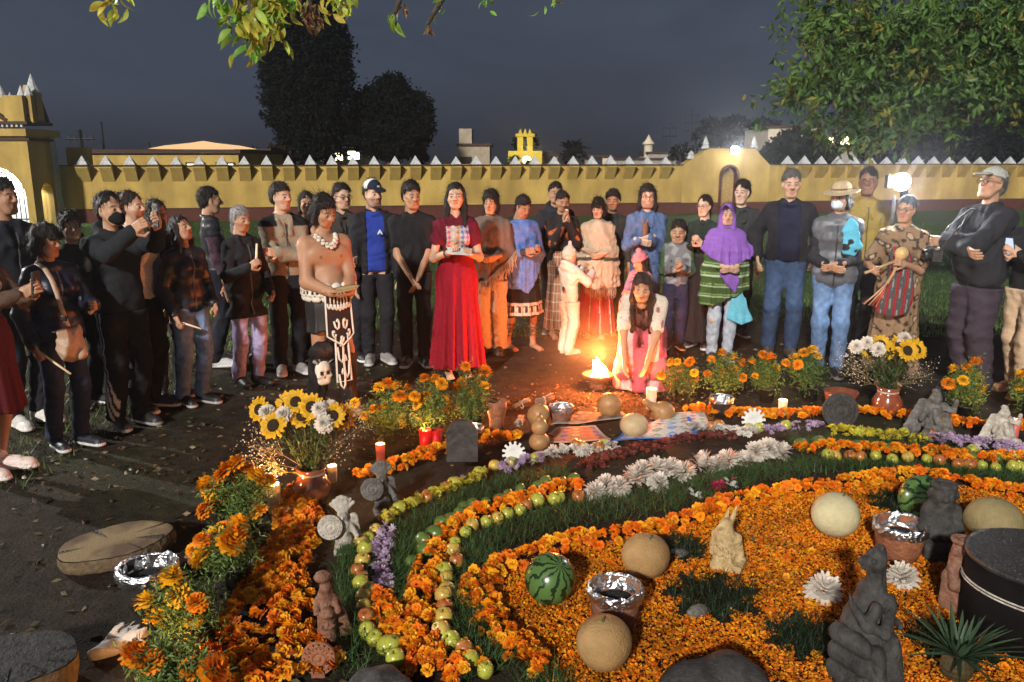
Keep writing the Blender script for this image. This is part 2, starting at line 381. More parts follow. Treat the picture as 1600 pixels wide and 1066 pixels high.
def grass():
    rg = np.random.default_rng(4); n = 70000
    Y = 8.6 + 16 * rg.uniform(0, 1, n) ** 1.5; X = rg.uniform(-.72, .72, n) * Y * .98
    k = rg.uniform(size=n) < .14; X[k] = rg.uniform(-6.5, -2.8, k.sum()); Y[k] = rg.uniform(4.4, 10, k.sum())
    keep = (np.sin(X * 1.7 + 2 * np.sin(Y * 1.1)) + np.sin(Y * 2.3 + X) > -.5) | (Y > 9.5); X, Y = X[keep], Y[keep]; n = len(X)
    P = np.stack([X, Y, np.full(n, -.015)], 1); V, F = blades(P, .055, rg, .005, .8)
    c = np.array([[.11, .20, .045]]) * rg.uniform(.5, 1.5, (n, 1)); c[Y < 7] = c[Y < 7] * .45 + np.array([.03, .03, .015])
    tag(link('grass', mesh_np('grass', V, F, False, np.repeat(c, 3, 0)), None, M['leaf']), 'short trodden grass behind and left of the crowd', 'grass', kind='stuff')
grass()
def litter():
    rg = np.random.default_rng(14); n = 1500; X = rg.uniform(-4.2, 3, n); Y = rg.uniform(2.6, 8.5, n); k = rg.uniform(size=n) < .6; X[k] = rg.uniform(-4, -1.2, k.sum())
    P = np.stack([X, Y, np.full(n, .006)], 1); V, F = leaf_cloud(P, .045, rg, .9, 0, asp=.5)
    c = np.array([[.16, .12, .06]]) * rg.uniform(.3, 1.5, (n, 1)) * np.array([1, 1, 1]) + rg.uniform(0, .03, (n, 3)); tag(link('fallen_leaves', mesh_np('fallen_leaves', V, F, False, np.repeat(c, 4, 0)), None, M['leaf']), 'dry fallen leaves and bark scraps on the dark soil', 'leaves', kind='stuff')
litter()

# ------------------------------------------------------------------ churchyard wall with piers and white pyramids
M['yellow'] = mat('yellow_plaster', (.45, .31, .088), .9, .30, .9, bump=.5, bscale=14, col2=(.36, .24, .068))
_n = M['yellow'].node_tree; _mp = _n.nodes.new('ShaderNodeMapping'); _mp.inputs['Scale'].default_value = (1, 1, .22); _n.links.new(_n.nodes['Texture Coordinate'].outputs['Object'], _mp.inputs[0]); _n.links.new(_mp.outputs[0], [q for q in _n.nodes if q.type == 'TEX_NOISE'][1].inputs['Vector'])
M['red_band'] = mat('oxblood_paint', (.085, .028, .020), .85, .25, 4, bump=.2, bscale=20)
M['white_plaster'] = mat('white_plaster', (.46, .47, .47), .85, .3, 5, bump=.2, bscale=30)
M['dark_trim'] = mat('dark_trim', (.06, .035, .025), .85, .2, 6)
M['iron'] = mat('iron', (.03, .03, .035), .5, .2, 30, metal=.6)
WL, WR = AT(128, 345, 25.0), AT(1250, 329, 30.0); WL.z = WR.z = 0
wdir = (WR - WL).normalized(); wrz = math.atan2(wdir.y, wdir.x); wnorm = Vector((wdir.y, -wdir.x, 0))
PXW = 27.5 / FPX
WT = 1.66        # wall top
def wpt(s, out=0., z=0.): p = WL + wdir * s + wnorm * out; return (p.x, p.y, z)
def s_of(px):      # distance along the wall where pixel column px falls
    d = ray(px, 300); # solve (WL + s wdir) parallel to d in plan
    return (WL.y * d.x - WL.x * d.y) / (wdir.x * d.y - wdir.y * d.x)
sA, sB = s_of(100), s_of(1600) + 1.5
g0, g1 = s_of(1062), s_of(1196)
wall = empty('churchyard_wall', wpt(0)); tag(wall, 'long yellow crenellated wall with white pyramids behind the crowd', 'wall')
def wall_run(a, b):
    L = (b - a) / 2; c = (a + b) / 2
    MB().box((0, 0, (WT + .38) / 2), (L, .18, (WT - .38) / 2), wrz).build('wall_body', M['yellow'], wall, loc=Vector(wpt(c)) - wall.location)
    MB().box((0, 0, .17), (L, .205, .20), wrz).build('dado', M['red_band'], wall, loc=Vector(wpt(c)) - wall.location)
    MB().box((0, 0, .383), (L, .22, .014), wrz).build('dado_line', M['dark_trim'], wall, loc=Vector(wpt(c)) - wall.location)
    MB().box((0, 0, WT + .012), (L, .23, .012), wrz).build('coping', M['dark_trim'], wall, loc=Vector(wpt(c)) - wall.location)
wall_run(sA, g0); wall_run(g1, sB)
def pier_mesh():
    w_, o_ = .17, .15; V = []
    for (z, f_) in ((WT - .46, -.14), (WT - .06, o_), (WT, o_)):
        for (x, y) in ((-w_, f_), (w_, f_), (w_, -.149), (-w_, -.149)): q = wdir * x + wnorm * y; V.append((q.x, q.y, z))
    return MB().add(V, [(3, 2, 1, 0), (8, 9, 10, 11)] + [(4 * k + i, 4 * k + (i + 1) % 4, 4 * k + 4 + (i + 1) % 4, 4 * k + 4 + i) for k in range(2) for i in range(4)]).build('pier', M['yellow'], wall)
pm = pier_mesh()
cm = MB(); cm.pyramid((0, 0, 0), (.165, .165), .28, wrz); cap0 = cm.build('pyramid', M['white_plaster'], pm)
lm = MB().box((0, 0, 0), (.195, .19, .016), wrz).build('ledge', M['dark_trim'], pm)
first = True; s = s_of(138)
SP = .655
while s < sB:
    if not (g0 - .2 < s < g1 + .25):
        if first: p_, c_, l_ = pm, cap0, lm; first = False
        else:
            p_ = pm.copy(); c_ = cap0.copy(); l_ = lm.copy()
            for q in (p_, c_, l_): COL.objects.link(q)
            p_.parent = wall; c_.parent = p_; l_.parent = p_
        p_.location = Vector(wpt(s, .325)) - wall.location
        j = random.uniform(-.012, .012); c_.location = Vector(wnorm) * -.06 + Vector((0, 0, WT + .034)); l_.location = Vector((0, 0, WT + .014 + .02)); l_.location.z = WT + .017
        c_.scale = (1 + j * 3, 1, 1 + j * 7); c_.rotation_euler = (j * 2, random.uniform(-.03, .03), 0)
    s += SP
# doorway gable in the wall
gate = empty('doorway_gable', wpt((g0 + g1) / 2)); tag(gate, 'raised yellow doorway gable with arched oxblood frame and lit floodlight above', 'gateway')
gw = (g1 - g0) / 2; GH = 2.22
def prism(pts, depth, name, mt, parent, loc, out=0.):
    """outline (x along the wall, z) extruded through the wall"""
    n = len(pts); V = []
    for dd in (-1, 1):
        for (x, z) in pts: q = wdir * x + wnorm * (out - dd * depth); V.append((q.x, q.y, z))
    F = [tuple(range(n)), tuple(reversed(range(n, 2 * n)))] + [((i + 1) % n, i, n + i, n + (i + 1) % n) for i in range(n)]
    o = MB().add(V, F).build(name, mt, parent); o.location = loc; return o
dx = s_of(1134) - (g0 + g1) / 2; ar = .30
arch_in = [(dx + ar * cos(a), 1.30 + ar * sin(a)) for a in np.linspace(0, pi, 13)]
outl = [(-gw, .38), (-gw, WT), (-gw * .42, GH), (gw * .62, GH), (gw, WT), (gw, .38), (dx + ar, .38)] + arch_in + [(dx - ar, .38)]
prism(outl, .20, 'gable_wall', M['yellow'], gate, (0, 0, 0))
ro = [(dx + (ar + .08) * cos(a), 1.30 + (ar + .08) * sin(a)) for a in np.linspace(0, pi, 13)]
prism([(dx + ar + .08, .0)] + ro + [(dx - ar - .08, 0), (dx - ar + .002, 0)] + [(x * .994 + dx * .006, z) for x, z in reversed(arch_in)] + [(dx + ar - .002, 0)], .225, 'door_frame', M['red_band'], gate, (0, 0, 0))
prism([(dx - ar - .02, 0), (dx + ar + .02, 0), (dx + ar + .02, 1.64), (dx - ar - .02, 1.64)], .02, 'door_leaf', mat('door_wood', (.33, .21, .06), .7, .3, 6), gate, (0, 0, 0), -.08)
prism([(-gw, 0), (-gw, .377), (dx - ar - .081, .377), (dx - ar - .081, 0)], .208, 'dado', M['red_band'], gate, (0, 0, 0)); prism([(gw, 0), (dx + ar + .081, 0), (dx + ar + .081, .377), (gw, .377)], .208, 'dado', M['red_band'], gate, (0, 0, 0))
for (x, z) in ((-gw * .46, GH), (gw * .66, GH), (-gw * .78, WT + .21)):
    q = wdir * x; MB().lathe([(.0, 0), (.15, 0), (.14, .05), (.09, .12), (.11, .16), (.001, .44 if z == GH else .3)], 10, (q.x, q.y, z)).build('pinnacle', M['white_plaster'], gate)
prism([(-gw * .42, GH + .002), (gw * .62, GH + .002), (gw * .62, GH + .035), (-gw * .42, GH + .035)], .23, 'coping', M['dark_trim'], gate, (0, 0, 0))
# floodlight above the door
fl = empty('wall_floodlight', Vector(wpt(s_of(1134), .42, 2.16))); tag(fl, 'lit white floodlight on the wall above the arched doorway', 'lamp')
MB().box((0, 0, 0), (.13, .06, .09), wrz).build('housing', M['iron'], fl)
q = wnorm * .10; MB().lathe([(.001, -.15), (.09, -.12), (.14, -.04), (.145, .03), (.10, .11), (.001, .15)], 16, (q.x, q.y, 0)).build('lens', emit_mat('flood_glow', (.93, .96, 1), 60), fl, True)  # lens swollen into a glowing ball the size of its glare
q = wnorm * -.12; MB().tube([(0, 0, -.05), (q.x, q.y, -.05), (q.x * 1.9, q.y * 1.9, -.02)], .015, 6).build('bracket', M['iron'], fl)
ld = bpy.data.lights.new('floodlight_beam', 'SPOT'); ld.energy = 260; ld.spot_size = radians(150); ld.spot_blend = .6; ld.shadow_soft_size = .1; ld.color = (.93, .97, 1)
lo_ = bpy.data.objects.new('floodlight_beam', ld); COL.objects.link(lo_); lo_.parent = fl; lo_.location = wnorm * .27; lo_.rotation_euler = (wnorm * 1 + Vector((0, 0, -.35))).to_track_quat('-Z', 'Y').to_euler()

# ------------------------------------------------------------------ gatehouse at the left
gh = empty('gatehouse', (0, 0, 0)); tag(gh, 'yellow gatehouse with brightly lit arch, pediment and white pinnacles at left edge', 'building')
cornY = 23.2; cR = AT(52, 300, cornY).x            # right front corner of the building
gh.location = (cR, cornY, 0)
def hx(px, py, Y=cornY): p = AT(px, py, Y); return p.x - cR, p.z
W_, D_ = 3.6, 1.6
ztop = hx(52, 213)[1]; zc = hx(52, 192)[1]; zl = hx(52, 218)[1]
# front wall with arch opening (solid outline, extruded)
ax_ = hx(-8, 300)[0]; arr = .86; az = hx(0, 290)[1] - .35
front = [(-W_, 0), (-W_, ztop), (0, ztop), (0, 0), (ax_ + arr, 0)] + [(ax_ + arr * cos(a), az + arr * sin(a)) for a in np.linspace(0, pi, 15)] + [(ax_ - arr, 0)]
def prism_y(pts, y0, y1, name, mt, parent):
    n = len(pts); V = [(x, y0, z) for x, z in pts] + [(x, y1, z) for x, z in pts]
    return MB().add(V, [tuple(reversed(range(n))), tuple(range(n, 2 * n))] + [((i + 1) % n, n + (i + 1) % n, n + i, i)[::-1] for i in range(n)]).build(name, mt, parent)
def prism_x(pts, x0, x1, name, mt, parent):
    n = len(pts); V = [(x0, y, z) for y, z in pts] + [(x1, y, z) for y, z in pts]
    return MB().add(V, [tuple(reversed(range(n))), tuple(range(n, 2 * n))] + [((i + 1) % n, n + (i + 1) % n, n + i, i)[::-1] for i in range(n)]).build(name, mt, parent)
prism_y(front, 0, .35, 'front_wall', M['yellow'], gh)
D_ = 1.15; ay, ar2 = .70, .30
side = [(.352, 0), (.352, ztop), (D_, ztop), (D_, 0), (ay + ar2, 0)] + [(ay + ar2 * cos(a), az + .1 + ar2 * sin(a)) for a in np.linspace(0, pi, 13)] + [(ay - ar2, 0)]
prism_x(side, -.35, 0, 'side_wall', M['yellow'], gh)
MB().box((-W_ / 2, D_ + .15, ztop / 2), (W_ / 2, .148, ztop / 2)).build('back_wall', M['white_plaster'], gh)
MB().box((-W_ / 2 - .2, D_ / 2 + .2, ztop + .10), (W_ / 2 + .25, D_ / 2 + .3, .098)).build('roof_slab', M['yellow'], gh)
MB().box((-W_ / 2 + .02, D_ / 2 + .02, zl), (W_ / 2 + .06, D_ / 2 + .06, .035)).build('string_course', M['dark_trim'], gh)
MB().box((-W_ / 2 + .02, D_ / 2 + .02, zc), (W_ / 2 + .07, D_ / 2 + .07, .04)).build('cornice', M['dark_trim'], gh)
for i in range(22): MB().box((-.06 - i * .13, -.05, zc - .085), (.028, .03, .03)).build('dentil', M['white_plaster'], gh)
zp = hx(52, 150)[1]
MB().box((-.28, .35, (zc + zp) / 2 + .02), (.27, .32, (zp - zc) / 2)).build('corner_tower', M['yellow'], gh)
prism_y([(-3.4, zc + .04), (-.56, zc + .04), (-1.95, zc + .95)], .1, .4, 'pediment', mat('peach_plaster', (.62, .36, .13), .9, .15, 3), gh)
def slope(p0, p1, y, name, mt, w=.05): return MB().tube([(p0[0], y, p0[1]), (p1[0], y, p1[1])], w, 4).build(name, mt, gh)
slope((-.5, zc + .06), (-1.95, zc + 1.02), .06, 'raking_cornice', M['dark_trim'], .075); slope((-3.4, zc + .06), (-1.95, zc + 1.02), .06, 'raking_cornice', M['dark_trim'], .075)
prism_x([(.20, zc + .04), (1.14, zc + .04), (.67, zc + 1.05)], -.3, -.02, 'side_gable', mat('grey_plaster', (.36, .30, .18), .9, .15, 3), gh)
for (p0, p1) in (((.16, zc + .04), (.67, zc + 1.12)), ((1.18, zc + .04), (.67, zc + 1.12))): MB().tube([(-.01, *p0), (-.01, *p1)], .065, 4).build('raking_cornice', M['dark_trim'], gh)
for (px, py, yy, r) in ((34, 153, .3, .10), (45, 150, .3, .09), (51, 145, .62, .15), (17, 160, .3, .08), (2, 153, .3, .11)):
    x, z = hx(px, py, cornY + yy); mb = MB()
    MB().box((x, yy, z - .36), (r * 1.05, r * 1.05, .36)).build('merlon', M['yellow'], gh)
    MB().lathe([(0, 0), (r * 1.3, 0), (r * 1.25, .04), (.002, r * 3.4)], 8, (x, yy, z + .002)).build('pinnacle', M['white_plaster'], gh)
# lit passage: lamp inside the gate
gl = MB().lathe([(0, 0), (.10, .02), (.13, .1), (.10, .2), (0, .22)], 12, (0, 0, 0)); lampo = empty('gate_lamp', (cR + ax_, cornY + .75, ztop - .55)); tag(lampo, 'white lamp glowing inside the gatehouse arch', 'lamp')
gl.build('globe', emit_mat('gate_glow', (.95, .97, 1), 60), lampo, True); MB().tube([(0, 0, .2), (0, 0, .54)], .02, 6).build('cord', M['iron'], lampo)
ld = bpy.data.lights.new('gate_light', 'POINT'); ld.energy = 420; ld.shadow_soft_size = .15; ld.color = (.93, .97, 1); lo_ = bpy.data.objects.new('gate_light', ld); COL.objects.link(lo_); lo_.parent = lampo; lo_.location = (0, 0, -.2)
bars = empty('gate_bars', (cR + ax_, cornY + .17, 0)); tag(bars, 'dark iron bars across the lit gatehouse arch', 'gate')
for i in range(13):
    x = -arr + .03 + i * (2 * arr - .06) / 12; MB().tube([(x, 0, .0), (x, 0, 1.55)], .014, 6).build('bar', M['iron'], bars)
for z in (.2, 1.5): MB().box((0, 0, z), (arr, .012, .02)).build('rail', M['iron'], bars)
# buttress between gatehouse and wall
bt_ = empty('link_wall', (0, 0, 0)); x0 = AT(86, 300, 24.3).x; x1 = AT(136, 300, 24.9).x; zz = AT(100, 230, 24.5).z; tag(bt_, 'tall plain yellow wall joining gatehouse and crenellated wall', 'wall')
MB().box(((x0 + x1) / 2, 25.3, zz / 2), ((x1 - x0) / 2, .15, zz / 2)).build('wall_body', M['yellow'], bt_)

# ------------------------------------------------------------------ buildings beyond the wall
def house(name, label, px0, px1, py_top, Y, mt, depth=5., base=0., roof=True, windows=(), cat='house', extra=None, ry=0.):
    a, b = AT(px0, py_top, Y), AT(px1, py_top, Y); w = (b.x - a.x) / 2; h = a.z; e = empty(name, ((a.x + b.x) / 2, Y, 0), ry); tag(e, label, cat)
    MB().box((0, depth / 2, h / 2), (w, depth / 2, h / 2)).build('wall', mt, e)
    if roof: MB().box((0, depth / 2, h + .07), (w + .12, depth / 2 + .12, .068)).build('roof', M['dark_trim'], e)
    for (wx, wz, ww, wh, lit) in windows:
        f = MB().box((wx, -.02, wz), (ww + .06, .03, wh + .06)).build('window', M['dark_trim'], e)
        MB().box((wx, -.052, wz), (ww, .006, wh)).build('pane', M['lit_pane'] if lit else M['dark_pane'], f)
    return e
M['dark_pane'] = mat('dark_pane', (.02, .025, .03), .15, .1, 5, spec=.5); M['lit_pane'] = emit_mat('lit_pane', (1, .86, .55), 5)
M['concrete'] = mat('concrete', (.34, .28, .21), .9, .2, 1.5, bump=.2, bscale=10); M['pale_house'] = mat('pale_house', (.60, .52, .40), .9, .15, 1.2); M['grey_house'] = mat('grey_house', (.30, .27, .24), .9, .2, 1.5)
e = house('long_building', 'long low yellow building with dark roof edge behind the wall at left', 130, 372, 240, 29.5, M['yellow'], 6, windows=((1.2, 1.55, .28, .14, True), (2.25, 1.55, .28, .14, True)))
hp_ = AT(275, 230, 30); dm = MB(); dm.lathe([(2.0, 0), (1.4, .12), (.5, .22), (.02, .30)], 14, (hp_.x - e.location.x, 3.2, AT(275, 238, 30).z + .15)); dm.build('awning', emit_mat('awning_glow', (1, .62, .30), .75), e)  # lit look of the awning is emission in its own material
e = house('concrete_house', 'bare concrete house with square rooftop tower behind the wall', 716, 765, 228, 52, M['concrete'], 5, windows=((-.5, 1.6, .3, .35, False),))
t0, t1 = AT(718, 205, 54), AT(738, 228, 54); MB().box(((t0.x + t1.x) / 2 - e.location.x, 2.6, (t0.z + t1.z) / 2 + .08), ((t1.x - t0.x) / 2, 1.2, (t0.z - t1.z) / 2 + .05)).build('tower', M['concrete'], e)
e = house('orange_shed', 'low orange lit shed roof just above the pyramids', 668, 770, 257, 40, mat('orange_plaster', (.62, .33, .12), .9, .1, 2), 3, roof=False)
ch = house('chapel', 'small floodlit yellow chapel with bell gable beyond the wall', 794, 847, 236, 46, mat('chapel_yellow', (.42, .31, .04), .9, .15, 2), 6, roof=False, cat='chapel')
cx = ch.location.x
for (px, w) in ((813, .16), (828, .16)): a = AT(px, 214, 46); b = AT(px, 236, 46); MB().box((a.x - cx, .3, (a.z + b.z) / 2), (w, .16, (a.z - b.z) / 2)).build('bell_pier', M['chapel_yellow'] if 'chapel_yellow' in M else bpy.data.materials['chapel_yellow'], ch)
a = AT(820.5, 213, 46); MB().box((a.x - cx, .3, a.z + .06), (.52, .2, .08)).build('bell_lintel', bpy.data.materials['chapel_yellow'], ch)
for px in (813, 820.5, 828): a = AT(px, 211, 46); MB().pyramid((a.x - cx, .3, a.z + .05), (.12, .12), .3).build('finial', bpy.data.materials['chapel_yellow'], ch)
a = AT(820.5, 224, 46); MB().lathe([(.22, 0), (.2, .05), (.13, .22), (.0, .36)], 12, (a.x - cx, .3, a.z - .1)).build('bell', M['iron'], ch)
cl = empty('chapel_floodlight', (AT(823, 250, 45).x, 44.6, AT(823, 250, 44.6).z)); tag(cl, 'glowing yellow floodlight in front of the chapel', 'lamp')
MB().lathe([(0, -.2), (.18, -.14), (.24, 0), (.18, .14), (0, .2)], 12).build('lens', emit_mat('chapel_glow', (1, .86, .4), 10), cl, True); MB().tube([(0, 0, -.19), (0, 0, -cl.location.z)], .04, 6).build('post', M['iron'], cl)
ld = bpy.data.lights.new('chapel_light', 'POINT'); ld.energy = 60; ld.color = (1, .85, .35); ld.shadow_soft_size = .3; lo_ = bpy.data.objects.new('chapel_light', ld); COL.objects.link(lo_); lo_.parent = cl; lo_.location = (0, -.3, .5)
house('grey_house', 'grey flat house between chapel and palm tree', 847, 871, 244, 55, M['grey_house'], 4, windows=((0, 2, .3, .3, False),))
house('pink_house', 'pale pink low house right of the palm tree', 922, 955, 246, 55, M['pale_house'], 4, windows=((-.2, 1.7, .25, .3, False),))
house('shaded_house', 'long dark house left of the lattice mast', 958, 1056, 250, 60, M['grey_house'], 4)
e = house('bell_tower_house', 'dark slanted roof house with a pale little tower', 1012, 1046, 240, 62, M['grey_house'], 4)
a = AT(1015, 226, 62); MB().lathe([(0, -1), (.32, -1), (.32, 0), (.45, .02), (.45, .1), (.25, .3), (.001, .75)], 10, (a.x - e.location.x, .5, a.z)).build('turret', M['pale_house'], e)
e = house('white_house', 'white upper house with flat roof on the rise above the wall', 1201, 1283, 200, 50, M['pale_house'], 5, windows=((1.0, 4.0, .4, .2, False),))
e = house('lit_house', 'house with a bright lit window under the tree branches', 1285, 1335, 230, 47, M['grey_house'], 4, windows=((.35, 2.85, .28, .26, True), (-.5, 2.85, .16, .2, True)))
e = house('dark_barn', 'low brown building behind the wall right of the tall trees', 372, 420, 238, 34, M['concrete'], 4, windows=((0.1, 1.62, .2, .1, False),))
kiosk = house('lit_kiosk', 'small lit shop front glimpsed below the tall dark trees', 488, 570, 236, 42, mat('kiosk', (.16, .22, .12), .8, .2, 3), 3, windows=((-.75, 2.05, .16, .22, True), (.0, 2.05, .2, .24, True), (.75, 2.05, .28, .2, True)), cat='shop')
def antenna(px, py_top, Y, label, arms=2, name='antenna_mast', w=.04):
    p = AT(px, py_top, Y); o = empty(name, (p.x, Y, 0)); tag(o, label, 'mast' if name == 'antenna_mast' else 'pole')
    MB().tube([(0, 0, 0), (0, 0, p.z)], w, 6).build('pole', M['iron'], o)
    for i in range(arms):
        z = p.z - .35 - i * .55; MB().tube([(-.55 + .1 * i, 0, z), (.55 - .1 * i, 0, z)], w * .5, 5).build('crossarm', M['iron'], o)
        for x in (-.45, -.2, .2, .45): MB().tube([(x, 0, z - .12), (x, 0, z + .14)], w * .35, 4).build('insulator', M['iron'], o)
antenna(1047, 192, 58, 'thin antenna mast left of the doorway gable', 2); antenna(1081, 172, 60, 'taller antenna mast with crossbars above the doorway gable', 3)
antenna(124, 203, 33, 'dark utility pole with crossarm beside the gatehouse', 2, 'utility_pole', .09)
for (px, py, lab) in ((233, 222, 'thin rod antenna above the long yellow building'), (158, 190, 'hair-thin aerial left above the link wall')): antenna(px, py, 34, lab, 0)
# ------------------------------------------------------------------ trees
M['bark'] = mat('bark', (.07, .055, .042), .95, .35, 9, bump=1, bscale=25)
def tree(name, label, x, y, h, blobs, col, leaf, n, trunk=.2, var=.35, seed=0, lim=5, mat_='far_leaf', top=None, asp=.5):
    """blobs: ellipsoids (dx,dz,rx,rz) that carry the foliage, dz measured up from the ground"""
    rg = np.random.default_rng(seed); o = empty(name, (x, y, 0)); tag(o, label, 'tree')
    mb = MB(); th = (top or h * .6); mb.tube([(0, 0, -.05), (trunk * .15, .02, th * .4), (-.05, 0, th * .75), (0, 0, th)], [trunk, trunk * .8, trunk * .55, trunk * .25], 8)
    for i in range(lim):
        b = blobs[i % len(blobs)]; z0 = th * random.uniform(.35, .8); mb.tube([(0, 0, z0), (b[0] * .5, random.uniform(-.3, .3), (z0 + b[1]) / 2), (b[0] + random.uniform(-.3, .3) * b[2], random.uniform(-.4, .4), b[1])], [trunk * .4, trunk * .25, trunk * .08], 6)
    mb.build('trunk', M['bark'], o, True)
    vol = np.array([b[2] * b[2] * b[3] for b in blobs]); cnt = (n * vol ** .75 / (vol ** .75).sum()).astype(int); P = []
    for b, c in zip(blobs, cnt):
        nc = max(8, c // 40); d = rg.normal(size=(nc, 3)); d /= np.linalg.norm(d, axis=1)[:, None]; cen = d * (rg.uniform(.55, 1.04, (nc, 1)) ** .6) * np.array([b[2], b[2] * .85, b[3]]) + np.array([b[0], 0, b[1]])
        pp = np.repeat(cen, 40, 0)[:c]; pp = pp + rg.normal(size=pp.shape) * np.array([b[2], b[2], b[3]]).min() * .13; P.append(pp)
    P = np.concatenate(P); V, F = leaf_cloud(P, leaf, rg, .1, .25, asp=asp)
    link('crown', mesh_np('crown', V, F, False, per_leaf(col, len(P), 4, rg, var)), o, M[mat_]); return o
def blob(px, py, rpx, rpy, Y): p = AT(px, py, Y); s = Y / FPX; return p, rpx * s, rpy * s
def tree_px(name, label, pxc, Y, bl, col, leaf, n, **kw):
    xc = AT(pxc, 300, Y).x; out = []
    for (px, py, rx, ry) in bl: p, a, b = blob(px, py, rx, ry, Y); out.append((p.x - xc, p.z, a, b))
    h = max(b[1] + b[3] for b in out); return tree(name, label, xc, Y, h, out, col, leaf, n, **kw)
UNLIT = (.0085, .0115, .0095)  # darkness beyond the floodlights is put into the far leaf colour
M['far_leaf'] = leaf_mat('far_leaf', (1, 1, 1), 1., .1); M['far_leaf'].node_tree.nodes['Principled BSDF'].inputs['Specular IOR Level'].default_value = 0.
tree_px('cypress_tree', 'tall dark columnar tree rising behind the wall', 480, 38, [(478, -25, 34, 40), (474, 20, 48, 45), (478, 75, 62, 50), (475, 130, 62, 50), (488, 180, 55, 45), (495, 215, 55, 30), (522, 110, 28, 40), (432, 120, 22, 45), (430, 170, 20, 30), (510, 60, 30, 40)], UNLIT, .20, 60000, trunk=.4, seed=1)
tree_px('broadleaf_tree', 'dark rounded tree right of the tall columnar tree', 610, 39, [(575, 180, 28, 40), (612, 170, 38, 45), (645, 190, 30, 42), (610, 215, 55, 30), (626, 135, 12, 16), (608, 132, 12, 14), (665, 180, 12, 16), (580, 150, 14, 14)], UNLIT, .19, 34000, trunk=.3, seed=2)
tree_px('slim_conifer', 'small thin pointed conifer right of the rounded tree', 657, 45, [(657, 245, 9, 14), (657, 228, 5, 12)], UNLIT, .2, 1500, trunk=.08, seed=3)
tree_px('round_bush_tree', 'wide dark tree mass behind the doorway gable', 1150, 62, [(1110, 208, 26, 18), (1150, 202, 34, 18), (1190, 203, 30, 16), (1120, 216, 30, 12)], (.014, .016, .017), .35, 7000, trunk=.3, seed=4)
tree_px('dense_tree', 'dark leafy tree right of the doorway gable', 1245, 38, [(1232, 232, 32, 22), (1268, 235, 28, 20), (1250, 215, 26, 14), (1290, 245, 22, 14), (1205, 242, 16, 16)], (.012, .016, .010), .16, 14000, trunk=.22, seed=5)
tree_px('small_tree', 'small dark tree touching the gable slope on its left', 1062, 55, [(1062, 240, 14, 10), (1075, 234, 12, 8)], UNLIT, .25, 1500, trunk=.1, seed=6)
tree_px('hedge_tree', 'dark bushy tree under the round tree behind the shop', 430, 36, [(410, 248, 30, 14), (440, 245, 24, 16)], (.03, .022, .016), .2, 4000, trunk=.12, seed=7)
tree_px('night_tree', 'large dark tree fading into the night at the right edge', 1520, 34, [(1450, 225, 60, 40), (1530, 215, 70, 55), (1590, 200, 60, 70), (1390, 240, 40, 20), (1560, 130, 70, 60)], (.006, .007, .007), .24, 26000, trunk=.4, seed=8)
tree_px('shrub_tree', 'small dark shrub tree in front of the chapel', 815, 43, [(806, 255, 14, 9), (822, 258, 14, 8)], (.04, .055, .015), .16, 1500, trunk=.06, seed=9)
tree_px('far_tree', 'dark small tree crown behind the bell gable of the chapel', 822, 53, [(814, 222, 10, 9), (830, 220, 9, 8)], UNLIT, .3, 900, trunk=.15, seed=10)
def palm(px, py, Y, label):
    p = AT(px, py, Y); o = empty('palm_tree', (p.x, Y, 0)); tag(o, label, 'tree'); rg = random.Random(3)
    MB().tube([(0, 0, 0), (.05, 0, p.z * .5), (0, 0, p.z)], [.25, .2, .18], 8).build('trunk', M['bark'], o, True)
    for i in range(34):
        a = rg.uniform(0, 6.28); el = rg.uniform(-.5, 1.4); L = rg.uniform(.9, 1.25); V = []; F = []; nn = 9
        for j in range(nn):
            t = j / (nn - 1); x = L * t * cos(el); z = L * t * sin(el) - .55 * t * t; w = .30 * sin(pi * min(t * .95 + .05, 1)) ** .7
            for e in (-1, 0, 1): V.append((x * cos(a) - e * w * sin(a), x * sin(a) + e * w * cos(a), p.z + z - abs(e) * w * .5))
        for j in range(nn - 1):
            for e in (0, 1): b0 = j * 3 + e; F.append((b0, b0 + 3, b0 + 4)) ; F.append((b0, b0 + 4, b0 + 1)) if j % 2 else None
        MB().add(V, F, UNLIT).build('frond', M['leaf'], o, False, True)
palm(895, 232, 50, 'bushy dark palm tree beyond the wall right of the chapel')
# overhanging branches close to the camera
def branch(name, label, pts, leaves, col, seed, leaf=.068, Y0=4.):
    rg = np.random.default_rng(seed); P = [AT(*p) for p in pts]; base = P[0]; o = empty(name, base); tag(o, label, 'branch')
    MB().tube([p - base for p in P], [.016 * (1 - i / len(P)) + .004 for i in range(len(P))], 6).build('twig', M['bark'], o, True)
    for ci, (px, py, Y, n, sp, cc) in enumerate(leaves):
        c = AT(px, py, Y) - base; cols = [np.array(cc) * np.array([rg.uniform(.75, 1.3), 1, 1]) * rg.uniform(.65, 1.3) for _ in range(3)]; ms = [leaf_blade(k_) for k_ in cols]
        for i in range(n):
            q = link('leaf', ms[i % 3], o, M['leaf']); q.location = c + Vector(rg.normal(size=3) * sp); s_ = leaf * rg.uniform(.75, 1.35); q.scale = (s_, s_, s_); q.rotation_euler = Vector((rg.normal() * .7, rg.normal() * .7, -.9)).to_track_quat('Y', 'Z').to_euler(); q.rotation_euler.rotate_axis('Y', rg.uniform(0, 6.28))
